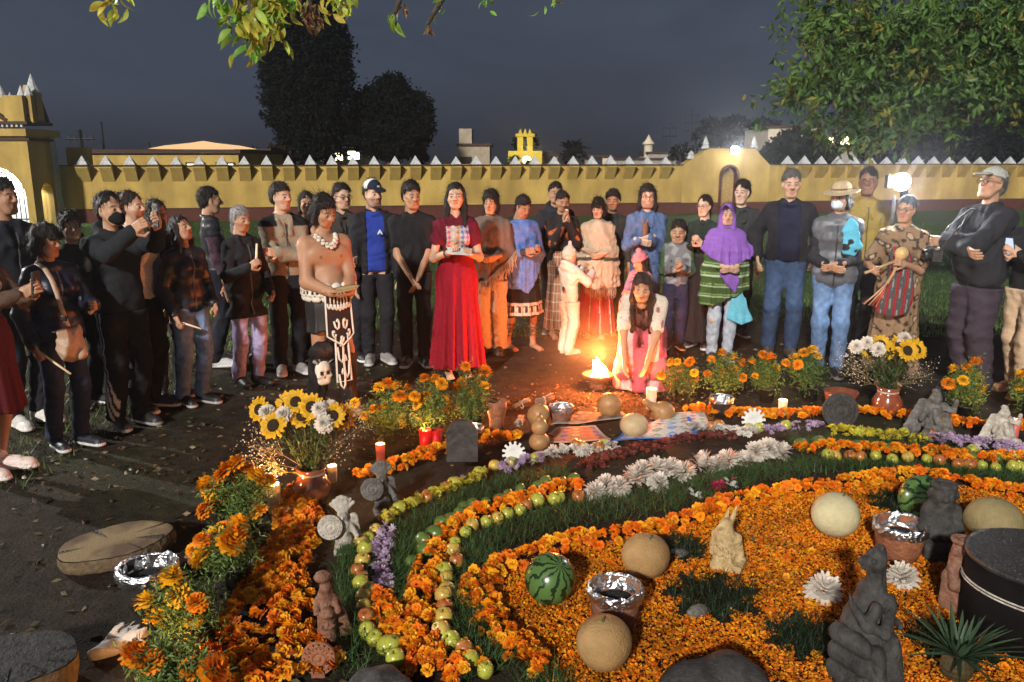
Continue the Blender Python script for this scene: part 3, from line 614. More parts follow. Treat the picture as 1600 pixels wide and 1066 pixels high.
def leaf_blade(col):
    V = []; F = []; n = 7
    for j in range(n):
        t = j / (n - 1); w = .185 * sin(pi * t ** .8) ** .9 + .006; z = .10 * sin(pi * t) - .16 * t * t; V += [(-w, t, z + w * .35), (0, t, z), (w, t, z + w * .35)]
    for j in range(n - 1): F += [(3 * j, 3 * j + 1, 3 * j + 4, 3 * j + 3), (3 * j + 1, 3 * j + 2, 3 * j + 5, 3 * j + 4)]
    return mesh_np('leaf', np.array(V), np.array(F), True, np.tile(col, (len(V), 1)) * np.linspace(.85, 1.1, len(V))[:, None])
YG, GR, BRN = (.42, .44, .06), (.20, .36, .05), (.20, .12, .06)
branch('leafy_branch', 'yellow-green leafy branch hanging in at the top left of centre', [(300, -90, 3.6), (360, -40, 3.6), (400, 20, 3.6), (405, 45, 3.6)], [(395, 10, 3.6, 60, .07, YG), (410, 30, 3.55, 40, .05, YG), (385, 38, 3.6, 30, .04, GR), (430, 12, 3.65, 26, .035, GR), (350, -5, 3.6, 30, .05, GR), (175, -6, 3.7, 16, .04, YG)], YG, 31)
branch('drooping_branch', 'thin branch with brown seed tuft and yellow leaves at top centre', [(440, -80, 3.8), (480, -20, 3.8), (488, 20, 3.8)], [(484, 20, 3.8, 26, .022, BRN), (462, 0, 3.8, 12, .03, YG), (510, 0, 3.8, 18, .04, YG), (535, -2, 3.8, 16, .03, YG)], YG, 32, .055)
branch('single_sprig', 'single hanging green sprig at the top middle', [(625, -60, 3.9), (628, -10, 3.9), (617, 22, 3.9)], [(617, 28, 3.9, 6, .012, GR), (632, 5, 3.9, 4, .01, BRN)], GR, 33, .06)
branch('bare_twig', 'sparse twig with few leaves at top right of centre', [(700, -60, 3.9), (690, 0, 3.9), (668, 38, 3.9)], [(668, 38, 3.9, 5, .012, BRN), (690, -2, 3.9, 10, .03, GR), (760, 0, 3.9, 6, .02, GR), (860, 0, 3.9, 8, .05, GR)], GR, 34, .045)
def right_tree():
    Y = 9.5; rg = np.random.default_rng(41); o = empty('overhanging_tree', (AT(1750, 300, Y).x, Y, 0)); tag(o, 'big leafy tree whose dark boughs overhang the right side', 'tree'); bx_, by_ = o.location.x, Y
    mb = MB(); mb.tube([(0, 0, 0), (.05, 0, 1.6), (-.2, 0, 3.0), (-.5, -.1, 4.4)], [.28, .23, .2, .12], 10)
    limbs = [[(1700, 160), (1560, 130), (1420, 120), (1300, 130)], [(1690, 60), (1540, 40), (1400, 50), (1280, 90)], [(1690, 190), (1560, 180), (1450, 190), (1340, 215)], [(1680, 0), (1500, -40), (1330, 0)]]
    for L in limbs:
        pts = [Vector((-.2, 0, 2.9))] + [AT(px, py, Y + rg.uniform(-.4, .4)) - Vector((bx_, by_, 0)) for px, py in L]; mb.tube(pts, list(np.linspace(.10, .015, len(pts))), 6)
    mb.build('trunk', M['bark'], o, True)
    bl = [(1300, 20, 60, 40), (1270, 130, 40, 30), (1310, 95, 60, 40), (1390, 60, 80, 60), (1400, 140, 70, 45), (1350, 180, 55, 28), (1480, 50, 90, 60), (1560, 60, 90, 70), (1500, 140, 70, 40), (1440, 195, 40, 22), (1590, 130, 60, 50), (1650, 90, 80, 80), (1330, 215, 28, 14), (1245, 165, 14, 22), (1375, 210, 30, 14)]
    P = []; C = []
    for (px, py, rx, ry) in bl:
        c, a, b = blob(px, py, rx, ry, Y); n = int(rx * ry * .42)
        nc = max(6, n // 9); cc = rg.normal(size=(nc, 3)) * np.array([a * .55, .5, b * .55]) + np.array(c) - np.array([bx_, by_, 0]); q = np.repeat(cc, 9, 0) + rg.normal(size=(nc * 9, 3)) * .055
        P.append(q); g = np.where(rg.uniform(size=(nc, 1)) < .12, 1, 0); k = np.array([.075, .15, .03]) * (1 - g) + np.array([.18, .17, .025]) * g; C.append(np.repeat(k, 9, 0))
    P = np.concatenate(P); C = np.concatenate(C); V, F = leaf_cloud(P, .105, rg, .2, .8, asp=.38)
    link('crown', mesh_np('crown', V, F, False, np.repeat(C * rg.uniform(.5, 1.4, (len(P), 1)), 4, 0)), o, M['leaf'])
right_tree()
# churchyard flood mast outside the frame at left: its light rakes across the ground
fm = empty('flood_mast', (-10.5, 8.6, 0)); tag(fm, 'tall churchyard floodlight mast at the far left', 'lamp')
MB().tube([(0, 0, 0), (0, 0, 4.0)], .06, 8).build('mast', M['iron'], fm); MB().box((.14, -.05, 3.9), (.07, .16, .12)).build('lamp_head', M['iron'], fm)
ld = bpy.data.lights.new('mast_light', 'SPOT'); ld.energy = 2500; ld.spot_size = radians(70); ld.spot_blend = .5; ld.shadow_soft_size = .07; ld.color = (1, .97, .9)
lo_ = bpy.data.objects.new('mast_light', ld); COL.objects.link(lo_); lo_.parent = fm; lo_.location = (.24, -.06, 3.9); lo_.rotation_euler = Vector((8.5, -2.6, -3.2)).to_track_quat('-Z', 'Y').to_euler()
# ------------------------------------------------------------------ people
SKIN = dict(tan=(.42, .235, .145), brown=(.33, .175, .105), light=(.52, .32, .225), pale=(.58, .39, .29), dark=(.25, .13, .08))
BLK = (.018, .018, .022)
HB = (.014, .010, .009)
def head_template():
    s = Solid()
    s.el((0, .014, .034), (.073, .092, .083), .02)
    s.el((0, -.024, -.042), (.056, .060, .070), .03)
    s.rc((-.022, -.055, -.088), (.022, -.055, -.088), .024, .024, .02)
    for e in (-1, 1):
        s.el((e * .036, -.050, -.026), (.026, .026, .026), .025)
        s.rc((e * .012, -.080, .020), (e * .046, -.066, .022), .011, .009, .015)
        s.rc((e * .062, .0, -.03), (e * .040, -.045, -.082), .018, .016, .03)
        s.el((e * .030, -.094, .002), (.015, .013, .009), .012, op=-1)
        s.el((e * .030, -.0735, .002), (.0155, .0125, .0115), .003)
        s.el((e * .076, .012, -.008), (.008, .018, .031), .006, R=Matrix.Rotation(e * .35, 3, 'Z'))
        s.el((e * .0115, -.093, -.026), (.009, .010, .008), .008)
    s.rc((0, -.082, .014), (0, -.103, -.020), .008, .0125, .012)
    s.rc((-.017, -.079, -.052), (.017, -.079, -.052), .0085, .0085, .008)
    s.rc((-.013, -.078, -.064), (.013, -.078, -.064), .0095, .0095, .008)
    s.rc((-.02, -.0885, -.0578), (.02, -.0885, -.0578), .0018, .0018, .004, op=-1)
    s.rc((0, .020, -.06), (0, .030, -.175), .050, .054, .025)
    return s.mesh(.0058)
HEAD_V, HEAD_F = head_template()
def head_colors(V, skin, brow=HB, lips=(.75, .42, .40), beard=0., female=False):
    sk = np.array(skin); c = np.tile(sk, (len(V), 1))
    x, y, z = np.abs(V[:, 0]), V[:, 1], V[:, 2]
    front = y < -.055
    m = np.exp(-(((x - .036) / .022) ** 2 + ((z + .03) / .02) ** 2)) * front; c *= (1 + m[:, None] * np.array([.12, -.06, -.06]))
    lip = ((x / .024) ** 2 + ((z + .0575) / .0125) ** 2 < 1) & (y < -.072)
    c[lip] = sk * np.array(lips) / np.array([.78, .62, .60]) if not female else sk * np.array((.88, .50, .52))
    if beard:
        b = (z < -.035) & (y < .005) & (z > -.13) & ~lip & ~((x < .02) & (z > -.045)); c[b] = c[b] * (1 - beard) + np.array(brow) * beard
    br = (np.abs(z - .0245 + (x - .03) ** 2 * 6) < .0045) & (x > .013) & (x < .052) & front; c[br] = np.array(brow) * .6 + c[br] * .25
    ey = ((x - .030) ** 2 / .0135 ** 2 + (z - .002) ** 2 / .0062 ** 2 < 1) & (y < -.07); c[ey] = (.30, .27, .24)
    ir = ((x - .030) ** 2 + (z - .002) ** 2 < .0072 ** 2) & (y < -.07); c[ir] = (.02, .012, .01)
    ld = ey & (z > .0065); c[ld] = np.array(brow)
    return c
def hand_template(curl, spread=0.):
    s = Solid()
    s.bx((0, .045, 0), (.040, .050, .015), .014, .01)
    s.rc((0, -.06, 0), (0, .01, 0), .026, .027, .02, fw=(0, 0, 1), sc=.8)
    for i, (x, L) in enumerate(((.031, .070), (.0105, .080), (-.0105, .074), (-.031, .058))):
        p = np.array([x, .088, 0.]); a = curl * .35; sp = spread * x * 3
        for j, (l, r) in enumerate(((.46, .0098), (.30, .0090), (.24, .0082))):
            d = np.array([sp, cos(a), -sin(a)]); q = p + d * L * l * 1.05
            s.rc(p, q, r, r * .93, .004); p = q; a += curl * (.75 if j == 0 else .6)
    t0 = np.array([.036, .018, -.004]); t1 = t0 + np.array([.026, .030, -.012 - .02 * curl]); t2 = t1 + np.array([.004 - .012 * curl, .030, -.010 * curl])
    s.rc(t0, t1, .0135, .0115, .01); s.rc(t1, t2, .011, .009, .004)
    V, F = s.mesh(.0052)
    return V, F
HANDS = {'relax': hand_template(.55), 'grip': hand_template(1.45), 'flat': hand_template(.12, .3)}
def rot_to(y, n):
    """matrix whose Y axis is y and whose -Z (palm) looks along n"""
    y = np.array(y, float); y /= np.linalg.norm(y); z = -np.array(n, float); z = z - y * (z @ y); z /= np.linalg.norm(z) + 1e-9
    x = np.cross(y, z); return np.stack([x, y, z], 1)
def shoe_template(kind):
    s = Solid()
    if kind == 'boot':
        s.rc((0, .06, .05), (0, -.14, .035), .048, .042, .03, fw=(0, 0, 1), sc=.9); s.rc((0, .065, .06), (0, .07, .26), .050, .056, .04)
    elif kind == 'bare':
        s.rc((0, .05, .035), (0, -.11, .022), .036, .036, .03, fw=(0, 0, 1), sc=.75); s.rc((0, .055, .04), (0, .06, .12), .034, .036, .03)
        for i in range(5): s.rc((-.032 + .016 * i, -.12, .016), (-.034 + .017 * i, -.165 + .006 * i, .012), .011, .009, .006)
    else:
        s.rc((0, .055, .045), (0, -.14, .03), .046, .044, .03, fw=(0, 0, 1), sc=.95); s.rc((0, .065, .05), (0, .06, .105), .045, .043, .03)
        s.rc((0, .06, .012), (0, -.145, .012), .054, .052, .01, fw=(0, 0, 1), sc=.4)
        s.bx((0, -.035, .078), (.022, .05, .008), .006, .012)
    s.cut(lambda X, Y, Z: -Z)
    return s.mesh(.010)
SHOES = {k: shoe_template(k) for k in ('sneaker', 'boot', 'bare')}

def folds(seed, amp, f0, f1, n=4, zd=1.6):
    r = np.random.default_rng(seed); W = []
    for _ in range(n):
        d = r.normal(size=3); d[2] *= zd; d /= np.linalg.norm(d); W.append((d * r.uniform(f0, f1), r.uniform(0, 6.28), r.normal(size=3) * 9, r.uniform(0, 6.28), r.normal(size=3) * 14))
    def f(X, Y, Z):
        s = 0
        for d, ph, w, p2, w2 in W:
            m = np.clip(.5 + .9 * np.sin(X * w[0] + Y * w[1] + Z * w[2] + p2), 0, 1); q = X * d[0] + Y * d[1] + Z * d[2] + ph + 1.3 * np.sin(X * w2[0] + Y * w2[1] + Z * w2[2] + p2); s = s + m * (np.abs(np.sin(q)) ** .8 - .62)
        return amp * s
    return f
def ik(S, T, l1, l2, pole):
    S = np.array(S, float); T = np.array(T, float); d = T - S; D = np.linalg.norm(d)
    if D > (l1 + l2) * .995: T = S + d / D * (l1 + l2) * .995; d = T - S; D = np.linalg.norm(d)
    a = (l1 * l1 - l2 * l2 + D * D) / (2 * D); h = math.sqrt(max(l1 * l1 - a * a, 0)); u = d / D
    p = np.array(pole, float); p = p - u * (p @ u); p /= np.linalg.norm(p) + 1e-9
    return S + u * a + p * h, T
PEOPLE = []
def colour(V, c, fallback=(.2, .2, .2)):
    if callable(c): return c(V)
    if isinstance(c, np.ndarray) and c.ndim == 2: return c
    return np.tile(np.array(c), (len(V), 1))
def person(px, py, H, yaw, label, skin='tan', sex='m', fat=1., top=None, bottom=None, shoes=('sneaker', (.02, .02, .025), (.6, .6, .6)),
           hair=None, head=(0, 0, 0), arms=((.22, -.08, .80), (-.22, -.08, .80)), hand=('relax', 'relax'), palm=None, elbow=None, lean=0., hip=None, feet=None,
           res=1., beard=0., extra=None, Y=None, stance=.09, bodyres=.020, belly=0., group=None, child=False, pz=0., seed=None, hy=None):
    """px,py: where the feet stand in the place; arms: wrist targets for the person's left (+x) and right hand, for a body 1.70 m tall"""
    seed = seed if seed is not None else int(px * 7 + py)
    if H is None: H = AT(px, hy, G(px, py).y).z / 1.012
    base = G(px, py) if Y is None else Vector((AT(px, 300, Y).x, Y, 0)); base.z = pz
    k = H / 1.70; root = empty('person', base, radians(yaw), k); root.scale = (k * .92, k * .95, k); tag(root, label, 'person', group)
    sk = np.array(SKIN[skin] if isinstance(skin, str) else skin)
    F = (sex == 'f'); hs_ = 1.0 if not child else 1.22
    fat = 1 + (fat - 1) * .8 - .06; sw = (.145 if F else .166) * (.93 + .07 * fat) * (.88 if child else 1)
    hip_c = np.array(hip if hip is not None else (0, 0, .92)); ln = radians(lean)
    up = np.array([0, -sin(ln), cos(ln)]); fw = np.array([0, -cos(ln), -sin(ln)])
    def T(x, y, z): return hip_c + np.array([x, 0, 0]) + up * (z - .92) + fw * (-y)
    sh = [T(sw, .012, 1.335), T(-sw, .012, 1.335)]
    neck0 = T(0, .02, 1.40); hz = 1.475 if not child else 1.45
    hc = T(0, .0, 1.585 if not child else 1.56) + fw * (.02 * (head[0] / 20))
    A = []
    for i, e in enumerate((1, -1)):
        pole = (elbow[i] if elbow is not None else (e * .5, .6, -.6))
        El, W = ik(sh[i], arms[i], .285, .255, pole); A.append((sh[i], El, W))
    hp = [hip_c + np.array([.085, 0, -.02]), hip_c + np.array([-.085, 0, -.02])]
    if feet is None: feet = ((stance, 0, 0), (-stance, .02, 0))
    Lg = []
    for i, e in enumerate((1, -1)):
        an = np.array(feet[i], float) + np.array([0, .055, .085]); kn, an = ik(hp[i], an, .415, .415, (e * .12, -1, .1)); Lg.append((hp[i], kn, an))
    def torso(s, o=0., kk=.05, zlo=.9):
        w = fat
        s.rc(T(-.045, 0, .93), T(.045, 0, .93), (.122 if F else .112) * w + o, None, kk, fw, .82)
        s.rc(T(-.025, -.005 - belly * .3, 1.06), T(.025, -.005 - belly * .3, 1.06), (.102 if F else .115) * w + o, None, kk, fw, .80)
        s.rc(T(-.045, 0, 1.22), T(.045, 0, 1.22), (.105 if F else .118) * (.8 + .2 * w) + o, None, kk, fw, .78)
        s.rc(T(-sw + .075, .01, 1.30), T(sw - .075, .01, 1.30), .078 + o, None, kk, fw, .9)
        for e in (1, -1): s.rc(T(e * .03, .022, 1.395), T(e * (sw - .01), .012, 1.338), .044 + o * .7, .046 + o, .04)
        if belly: s.el(T(0, -.07 * w, 1.04), np.array((.12, .08 + belly, .13)) + o, .06)
        if F and not child:
            for e in (1, -1): s.el(T(e * .065, -.085, 1.245), np.array((.058, .052, .058)) + o * .6, .04)
    def arm(s, i, o=0., t1=1., kk=.03, thin=1.):
        a, b, c = A[i]; q = (.047 if not F else .042) * (.85 + .15 * fat) * thin
        s.rc(a, b, q + .006 + o, q * .86 + o, kk)
        if t1 > .5:
            e = b + (c - b) * min(1, (t1 - .5) * 2); s.rc(b, e, q * .86 + o, q * .62 + o, kk)
    def armcut(s, i, o, t):      # short sleeve
        a, b, c = A[i]; q = .047 if not F else .042; s.rc(a, a + (b - a) * t, q + .008 + o, q + o, .03)
    def legs(s, o=0., kk=.03, q=1., flare=0.):
        for i in range(2):
            a, b, c = Lg[i]
            s.rc(a, b, (.086 * (.7 + .3 * fat) + o) * q, .058 * q + o, kk); s.rc(b, c, .058 * q + o + flare * .4, .040 * q + o + flare, kk)
            m = b + (c - b) * .3 + np.array([0, .012, 0]); s.rc(m, m + (c - b) * .12, .05 * q + o * .8, None, .03)
    def put(name, V, Fc, c, m):
        me = mesh_np(name, V, Fc, True, colour(V, c)); return link(name, me, root, M[m])
    # ---- the body: one skin mesh with head and hands
    bare = bool(extra and extra.get('bare')); sleeved = any(t_['t'] in ('jacket', 'poncho') for t_ in (top or {}).values())
    b = Solid(); torso(b, 0 if bare else -.032); legs(b, 0 if bare else (-.012 if (not bottom or bottom.get('t') == 'skirt') else -.018)); [arm(b, i, -.013 if sleeved else (.004 if bare else 0.), thin=1.22 if bare else 1.) for i in range(2)]
    b.rc(neck0, hc + np.array([0, .02, -.05]), .054, .05, .03)
    if extra and extra.get('bare'):
        
        for e in (1, -1): b.el(T(e * .078, -.070, 1.265), (.088, .040, .062), .045); b.el(T(e * (sw + .005), .012, 1.325), (.062, .060, .066), .03); b.el(T(e * .10, .06, 1.25), (.07, .06, .12), .05)
        b.rc(T(-.12, -.04, 1.36), T(.12, -.04, 1.36), .018, .018, .03); b.el(T(0, -.112, 1.04), (.008, .012, .010), .008, op=-1)
    V, Fc = b.mesh(bodyres * res if not (extra and extra.get('bare')) else .0115)
    bc = np.tile(sk, (len(V), 1)) * np.array([1, .97, .95])
    if extra and extra.get('bare'):
        for e in (1, -1):
            nd = np.linalg.norm((V - T(e * .092, -.118, 1.245)) * np.array([1, .5, 1]), axis=1); bc[nd < .016] = sk * .5
    parts = [(V, Fc, bc)]
    hy, hpz, hr = (radians(a) for a in head)      # pitch (down +), yaw, roll
    R = np.array(Matrix.Rotation(hpz, 3, 'Z') @ Matrix.Rotation(hr, 3, 'Y') @ Matrix.Rotation(hy, 3, 'X'))
    fsc = np.array([1.0, 1.0, 1.0]) * (.97 if F else 1.02) * hs_
    if F: fsc = fsc * np.array([.97, .98, .98])
    rj = random.Random(seed); fsc = fsc * np.array([rj.uniform(.95, 1.05), 1, rj.uniform(.96, 1.03)])
    H0 = HEAD_V.copy(); jw, nz_, ch_, ck = rj.uniform(.88, 1.12), rj.uniform(-.006, .010), rj.uniform(-.008, .010), rj.uniform(-.004, .008); lowr = np.clip((-.02 - H0[:, 2]) / .06, 0, 1) * (H0[:, 2] > -.13)
    H0[:, 0] *= 1 + (jw - 1) * lowr; nm_ = np.exp(-(H0[:, 0] / .014) ** 2) * np.exp(-((H0[:, 2] + .012) / .022) ** 2) * (H0[:, 1] < -.06); H0[:, 1] -= nz_ * nm_; H0[:, 2] -= ch_ * np.exp(-((H0[:, 2] + .095) / .03) ** 2) * (H0[:, 1] < -.02); H0[:, 0] += np.sign(H0[:, 0]) * ck * np.exp(-((H0[:, 2] + .02) / .03) ** 2) * (H0[:, 1] < 0)
    HV = (H0 * fsc) @ R.T + hc
    brow = hair['c'] if hair and max(hair['c']) < .1 else HB
    parts.append((HV, HEAD_F, head_colors(HEAD_V, sk, brow, beard=beard, female=F)))
    HM = []
    for i, e in enumerate((1, -1)):
        V0, F0 = HANDS[hand[i]]; V0 = V0.copy(); F1 = F0
        if e < 0: pass
        else: V0[:, 0] *= -1; F1 = F0[:, ::-1]
        d = A[i][2] - A[i][1]; d = d / np.linalg.norm(d)
        if palm is not None and palm[i] is not None and len(palm[i]) == 2: d = np.array(palm[i][1], float); pn = palm[i][0]
        else: pn = palm[i] if palm is not None and palm[i] is not None else (-e, 0, 0)
        RR = rot_to(d, pn); hsz = (.90 if F else 1.0) * (.9 if child else 1)
        HM.append((RR, A[i][2]))
        parts.append((V0 * hsz @ RR.T + A[i][2] + d * .012, F1, np.tile(sk * 1.03, (len(V0), 1))))
    if shoes and shoes[0] == 'bare':
        V0, F0 = SHOES['bare']
        for i in range(2):
            parts.append((V0 + np.array(feet[i]), F0, np.tile(sk, (len(V0), 1))))
    off = 0; VV = []; FF = []; CC = []
    for v, f, c in parts: VV.append(v); FF.append(f + off); CC.append(c); off += len(v)
    put('body', np.concatenate(VV), np.concatenate(FF), np.concatenate(CC), 'skin')
    # ---- lower clothing
    cr = .0128 * res
    bt = bottom or {}; zmax = min([1.03] + [t_.get('hem', .86) + .05 for t_ in (top or {}).values() if t_['t'] in ('jacket', 'tee', 'poncho')])
    if bt.get('t') in ('pants', 'jeans', 'wide'):
        s = Solid(); o = bt.get('o', .014); legs(s, o, .035, bt.get('q', 1.), bt.get('flare', .012))
        s.rc(T(-.045, 0, .93), T(.045, 0, .93), (.122 if F else .112) * fat + o, None, .05, fw, .82)
        s.rc(T(-.03, 0, 1.0), T(.03, 0, 1.0), .105 * fat + o, None, .05, fw, .82)
        w1 = waves(seed, .0022, 20, 40, 6, (.5, .5, 1.)); w2 = folds(seed + 1, .0068, 20, 40, 6, 1.1)
        s.noise = lambda X, Y, Z: (w1(X, Y, Z) + w2(X, Y, Z)) * (.85 + .5 * np.exp(-((Z - .13) / .10) ** 2) + .3 * np.exp(-((Z - .48) / .1) ** 2))
        if hip is None: s.cut(lambda X, Y, Z: Z - zmax); s.cut(lambda X, Y, Z: bt.get('hem', .045) - Z)
        V, Fc = s.mesh(bt.get('res', cr)); put('jeans' if bt['t'] == 'jeans' else 'trousers', V, Fc, bt['c'], 'denim' if bt['t'] == 'jeans' else bt.get('m', 'cloth'))
    elif bt.get('t') == 'skirt':
        s = Solid(); z0, z1 = bt.get('hem', .1), bt.get('top', 1.03); r0, r1 = bt.get('r', .3), .125 * fat; nf = bt.get('folds', 11); am = bt.get('fold', .022); rp = random.Random(seed).uniform(0, 6)
        cx = bt.get('shift', (0, 0))
        def f(X, Y, Z):
            t = np.clip((z1 - Z) / (z1 - z0), 0, 1); X = X - cx[0] * t; Y = Y - cx[1] * t; th = np.arctan2(Y, X); rr = r1 + .012 + (r0 - r1) * t ** .8 + .030 * np.exp(-((Z - .90) / .12) ** 2) * (z1 > .9)
            rr = rr + am * t * np.cos(nf * th + rp + 1.2 * np.sin(2 * th + rp)) + am * .5 * t * np.cos((nf * 2 + 3) * th + 2 * rp)
            return (np.sqrt(X * X + (Y / .86) ** 2) - rr) * .75
        s.fn((-r0 - .1, -r0 - .1, z0), (r0 + .1, r0 + .1, z1), f, .01)
        s.cut(lambda X, Y, Z: Z - z1); s.cut(lambda X, Y, Z: z0 - Z + .012 * np.sin(5 * np.arctan2(Y, X)))
        V, Fc = s.mesh(bt.get('res', cr)); put('skirt', V, Fc, bt['c'], bt.get('m', 'cloth'))
    # ---- upper clothing
    for name, tp in (top or {}).items():
        t = tp['t']; o = tp.get('o', .016); s = Solid(); m = tp.get('m', 'cloth'); zh = tp.get('hem', .86)
        if t in ('jacket', 'tee', 'vest'):
            torso(s, o); sl = tp.get('sleeve', 1.)
            if tp.get('skirt'):
                q = tp['skirt']; s.rc(T(-.06, 0, zh - .02), T(.06, 0, zh - .02), q, None, .06, fw, .82)
            for i in range(2):
                if t == 'vest': armcut(s, i, o + .004, .12)
                elif t == 'tee': armcut(s, i, o + .008, tp.get('sl', .55))
                else:
                    arm(s, i, o * 1.05, 1.)
            if tp.get('open'): s.cut(lambda X, Y, Z, w=tp['open']: np.minimum(w - np.abs(X) - .0 * Z, -.03 - Y))
            if tp.get('collar', True): s.tor(neck0 + up * tp.get('ch', .018), .066, .016 + o * .35, .018, 1., .25)
            if tp.get('hood'): s.rc(T(-.06, .10, 1.40), T(.06, .10, 1.40), .055, None, .03); s.tor(neck0 + up * .035 + np.array([0, .02, 0]), .09, .034, .02, 1.1, .4)
            w1 = waves(seed + 3, tp.get('wr', .0022), 18, 35, 6); w2 = folds(seed + 4, tp.get('wr', .0088), 20, 42, 6, 1.0)
            if tp.get('quilt'):
                qf = 2 * pi / tp['quilt']; s.noise = add_noise(w1, lambda X, Y, Z: -.007 * np.abs(np.sin(Z * qf * .5)) + .004 + 0 * X)
            else: s.noise = add_noise(w1, w2)
            if hip is None or zh > .3:
                hp0 = T(0, 0, zh); s.cut(lambda X, Y, Z: (hp0[0] - X) * up[0] + (hp0[1] - Y) * up[1] + (hp0[2] - Z) * up[2])
            if tp.get('lapel'):
                for e in (1, -1): s.rc(T(e * .062, -.045, 1.405), T(e * .040, -.115, 1.27), .030, .022, .012, fw, .6)
            V, Fc = s.mesh(tp.get('res', cr)); g = put(name, V, Fc, tp['c'], m)
            if tp.get('zip') is not None and not tp.get('open'):
                zz = np.arange(zh + .03, 1.37, .025); U = V if hip is None else V[:0]; ys = []
                for z in zz:
                    q = U[(np.abs(U[:, 0]) < .022) & (np.abs(U[:, 2] - z) < .018) & (U[:, 1] < -.04) & (U[:, 1] > -.12 * fat - .10 - belly)]; ys.append(q[:, 1].min() if len(q) else (ys[-1] if ys else -.12))
                for j in range(1, len(ys)): ys[j] = min(max(ys[j], ys[j - 1] - .012), ys[j - 1] + .012)
                mb = MB(); V2 = []; 
                for z, y in zip(zz, ys): V2 += [(-.007, y - .002, z), (0, y - .006, z), (.007, y - .002, z)]
                mb.add(V2, [f_ for j in range(len(zz) - 1) for f_ in ((3 * j, 3 * j + 1, 3 * j + 4, 3 * j + 3), (3 * j + 1, 3 * j + 2, 3 * j + 5, 3 * j + 4))], tp['zip']).build('zip', M['plain'], g, True, True)
        elif t == 'poncho':          # shawl, poncho, rebozo: drapes from the neck over the arms
            zt = 1.43; hx, hyy = tp.get('rx', .30), tp.get('ry', .22); nf = tp.get('folds', 9); am = tp.get('fold', .012); vv = tp.get('v', 0.); rp = random.Random(seed).uniform(0, 6); sl = tp.get('slope', 0.)
            torso(s, o + .004)
            for i in range(2): arm(s, i, o, tp.get('sleeve', .85), .06)
            def f(X, Y, Z):
                Yc = Y + .01; th = np.arctan2(Yc, X); t_ = np.clip((zt - Z) / (zt - zh), 0, 1); q = np.sqrt(np.clip(t_ * 1.9, 0, 1)) * (.88 + .12 * t_)
                fo = 1 + (am * np.cos(nf * th + rp + np.sin(3 * th)) + am * .6 * np.cos(2.3 * nf * th + 2 * rp)) / .25 * t_
                rx, ry = (.075 + (hx - .075) * q) * fo, (.07 + (hyy - .07) * q) * fo
                k0 = np.sqrt((X / rx) ** 2 + (Yc / ry) ** 2); return (k0 - 1) * np.minimum(rx, ry) * .8
            s.fn((-hx - .06, -hyy - .08, zh - .05), (hx + .06, hyy + .06, zt), f, .03)
            s.noise = add_noise(waves(seed + 3, .003, 20, 40, 6), folds(seed + 5, .0095, 16, 36, 6, .45))
            s.cut(lambda X, Y, Z: Z - zt - .02); s.cut(lambda X, Y, Z: zh + vv * np.abs(X) + sl * X - Z + .01 * np.sin(40 * X))
            if tp.get('collar'): s.tor(neck0 + up * .03, .075, .026, .02, 1., .2)
            V, Fc = s.mesh(tp.get('res', cr)); put(name, V, Fc, tp['c'], m)
    # ---- shoes
    if shoes and shoes[0] != 'bare':
        V0, F0 = SHOES[shoes[0]]
        cc = np.tile(np.array(shoes[1]), (len(V0), 1)); cc[V0[:, 2] < (.026 if shoes[0] == 'sneaker' else .012)] = shoes[2]
        me = mesh_np('shoe', V0, F0, True, cc)
        for i, e in enumerate((1, -1)):
            o = link('shoe', me, root, M['leather']); o.location = feet[i]; o.rotation_euler = (0, 0, e * .22)
    # ---- hair, hats, masks: built round the head and carried with it
    def headpart(name, s, rs, c, m, parent=root):
        V, Fc = s.mesh(rs); V = (V * fsc) @ R.T + hc
        return put(name, V, Fc, c, m)
    if hair:
        h = Solid(); hc_ = hair['c']; st = hair.get('s', 'short'); vol = hair.get('v', 0.)
        h.el((0, .022, .042), (.083 + vol, .098 + vol, .088 + vol), .02)
        low = {'short': -.03, 'bald': .0}.get(st, -.06)
        h.el((0, .062, -.005), (.070 + vol * .7, .052 + vol * .6, .080), .03)
        def face(X, Y, Z):   # carve the face, ears stay free
            a = -(Y + .035 + np.clip(Z - .055, -1, .05) * .95 + 0 * X); b_ = (.052 + hair.get('fr', 0.)) - Z + 0 * X + 0 * Y
            return np.minimum(np.maximum(-(Y + .042), -1) * 0 + (-(Y + .035)) * 0 + np.maximum(-Y - .045 + np.abs(X) * .0, -.2), 0) * 0 + np.minimum(a * 1., b_) * 1.
        hl = hair.get('line', .062)
        h.fn((-.12, -.14, -.16), (.12, .03, hl), lambda X, Y, Z: np.maximum(np.maximum(Y + .015 - .25 * np.clip(np.abs(X) - .05, 0, 1), Z - hl + 6 * X * X), np.abs(X) - .3), .012, op=-1)
        if st == 'short': h.fn((-.12, -.14, -.2), (.12, .16, .05), lambda X, Y, Z: Z + .068 - 1.75 * np.clip(.055 - Y, 0, .062) + 0 * X, .010, op=-1)
        if st == 'long' or st == 'veil':
            L = hair.get('L', .30)
            for e in (1, -1):
                h.rc((e * .068, -.005, .03), (e * .082, .002, -.10), .026, .030, .02); h.rc((e * .082, .002, -.10), (e * .086, .0 + hair.get('fwd', 0) * -.06, -L), .030, .018, .03)
            h.rc((0, .075, .0), (0, .095, -L), .062, .05, .04); h.rc((-.05, .07, -.02), (.05, .07, -.02), .045, .045, .03)
            h.rc((-.05, .08, -L * .85), (.05, .08, -L * .85), .04, .04, .04)
        if st == 'bob':
            for e in (1, -1): h.rc((e * .066, .0, .03), (e * .078, .0, -.085), .026, .026, .02)
            h.rc((-.045, .07, -.07), (.045, .07, -.07), .045, .045, .04)
